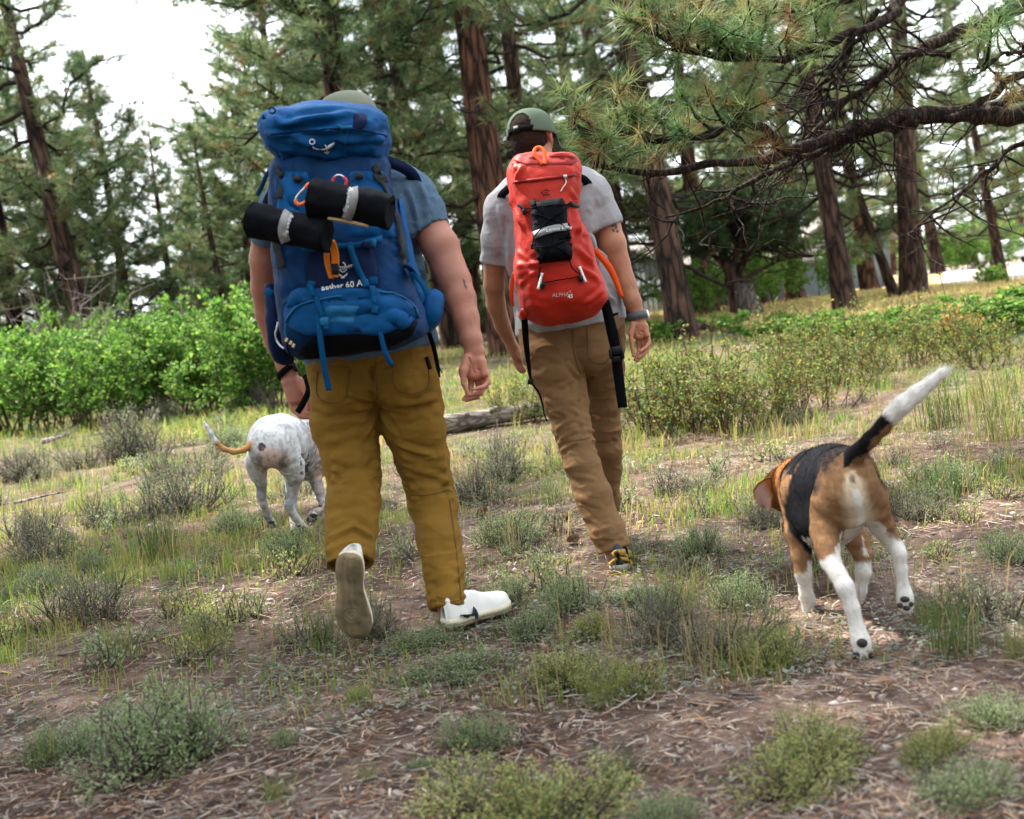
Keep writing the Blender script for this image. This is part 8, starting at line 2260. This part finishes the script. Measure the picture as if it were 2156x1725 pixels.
    mixc((np.hypot((u - 552) / 8, (v - 942) / 9) < 1.1 + 0.3 * n1) & (d < 6.05), drk); mixc((np.hypot((u - 553) / 4, (v - 944) / 4) < 1) & (d < 6.05), np.array([0.3, 0.1, 0.08]))
    mixc((u > 632) & (u < 652) & (v > 955) & (v < 1000) & (n1 > -0.2), drk)
    mixc(np.clip((n3 - 0.12) * 2.2, 0, 0.55), gry * 1.2)
    legs = (v > 1000); mixc(np.clip((n2 - 0.05) * 4, 0, 1) * legs * 0.8, gry); mixc(np.clip((n1 - 0.2) * 3, 0, 1) * legs * 0.5, pnk); mixc((np.hypot((u - 669) / 9, (v - 1000) / 12) < 1), pnk)
    tp_ = smooth_path(np.array([(531, 936, 0), (512, 948, 0), (492, 952, 0), (472, 946, 0), (461, 937, 0)], float), 40)[:, :2]
    dd_ = np.min(np.hypot(u[:, None] - tp_[None, :, 0], v[:, None] - tp_[None, :, 1]), 1)
    mixc((dd_ < 9.5) & (d < 5.89) & (u < 529 + 3 * n3), org)
    C = np.clip(C, 0.01, 0.85)
    make_mesh('body', V, F, MATS['fur'], C, True, root)
    tri, tf, tc_ = hairs(V, F, C, 30000, 0.007, 4, lambda p: np.tile(np.array([-0.2, -0.7, -0.5]), (len(p), 1)), 0.2, 0.0007)
    make_mesh('coat', tri, tf, MATS['hair_strand'], tc_, False, root)['kind'] = 'stuff'
    tr = bvh(V, F)
    def pad_on(uv, ru, rv, dflt=None):
        c = hit(tr, *uv, 0.001, dflt)
        if c is not None: blob('paw_pad', c, np.array([RIGHT, UP, -fwd]), np.array([ru, rv, 2.4]) * 6.1 / FPX, 'paw_pad', root)
    pad_on((660, 1086), 8, 5, 6.27); pad_on((649, 1094), 3, 5, 6.26); pad_on((654, 1100), 3.5, 5, 6.25); pad_on((660, 1098), 3.5, 5, 6.25); pad_on((665, 1093), 3, 4, 6.26); pad_on((674, 1066), 3.5, 3.5, 6.4)
    pad_on((619, 1120), 8, 6, 6.08); pad_on((617, 1132), 4, 5, 6.08); pad_on((628, 1130), 4, 5, 6.08); pad_on((571, 1100), 8, 4, 6.1); pad_on((566, 1106), 4, 3, 6.1); pad_on((576, 1106), 4, 3, 6.1); pad_on((628, 1107), 6, 3, 6.06); pad_on((638, 1110), 4, 3, 6.06)
    for sx in (-1, 1):
        b = P(694 + 14 * sx, 878, 6.93); V2, F2 = tube(np.array([b, b + np.array([0.02 * sx, 0, -0.05]), b + np.array([0.03 * sx, 0.01, -0.10])]), [0.02, 0.034, 0.012], 10); make_mesh('ear', V2, F2, MATS['fur'], np.tile(org, (len(V2), 1)), True, root)
    blob('nose', P(709, 912, 7.13), np.eye(3), np.array([0.018, 0.014, 0.013]), 'paw_pad', root)
    axn = nrm(P(682, 892, 6.86) - P(652, 915, 6.62))
    bracelet(P(671, 899, 6.77), axn, 0.075, 0.075, np.array([0, 0, 1.0]), 0.020, 0.004, root, MATS['black_web'], 'collar')
    V2, F2 = ribbon(tr, [(628, 882), (640, 880), (655, 884), (668, 894), (676, 908), (682, 930)], [3, 3, 3, 3, 3, 3], 0.006, 0.004, 26, default=None)
    make_mesh('harness', V2, F2, MATS['black_web'], None, False, root)
    return root
white_dog()

# pine cones lying about
mat('cone', base=(0.16, 0.10, 0.065), rough=0.85, noise=(60, 0.4, 3))
def cone_mesh():
    mb = MB(); L = 0.075
    for i in range(70):
        t = i / 69; r = 0.026 * math.sin(math.pi * (0.12 + 0.8 * t)) ** 0.7; a = i * 2.39996
        c = np.array([math.cos(a) * r * 0.55, math.sin(a) * r * 0.55, (t - 0.5) * L]); o = nrm(np.array([math.cos(a), math.sin(a), 0.9])); s = np.array([-math.sin(a), math.cos(a), 0])
        tip = c + o * r * 0.75; mb.add(np.array([c - s * 0.005, c + s * 0.005, tip + s * 0.008, tip + o * 0.004, tip - s * 0.008]), [np.array([[0, 1, 2, 4]]), np.array([[2, 3, 4]])])
    V, F = mb.arrays(); return mesh_only('pine_cone', V, F, MATS['cone'], None, False)
cone = cone_mesh(); rgc = np.random.default_rng(8)
for u, v, lab in ((1015, 1085, 'brown pine cone lying near the knee of the ochre trousers'), (1012, 1093, 'grey pine cone by the brown one'), (1187, 1100, 'pine cone lying left of the brown trouser leg'), (1210, 1148, 'dark pine cone beside the grey sage'), (900, 1062, 'pine cone on the needles between the hikers'), (1032, 1135, 'round pine cone left of the grey sage ball'), (1600, 1090, 'pine cone in the dead twigs near the ear of the beagle'), (235, 1228, 'pine cone in the left meadow'), (1460, 1205, 'pine cone right of the olive shoe')):
    o = bpy.data.objects.new('pine_cone', cone); COL.objects.link(o); b = gpt(u, v); o.location = Vector(b + [0, 0, 0.022]); o.rotation_euler = (1.5 + rgc.normal() * 0.3, rgc.normal() * 0.3, rgc.random() * 6.28); s = rgc.uniform(0.6, 0.85); o.scale = (s, s, s)
    props(o, lab, 'pine cone', 'pine cones on the ground')
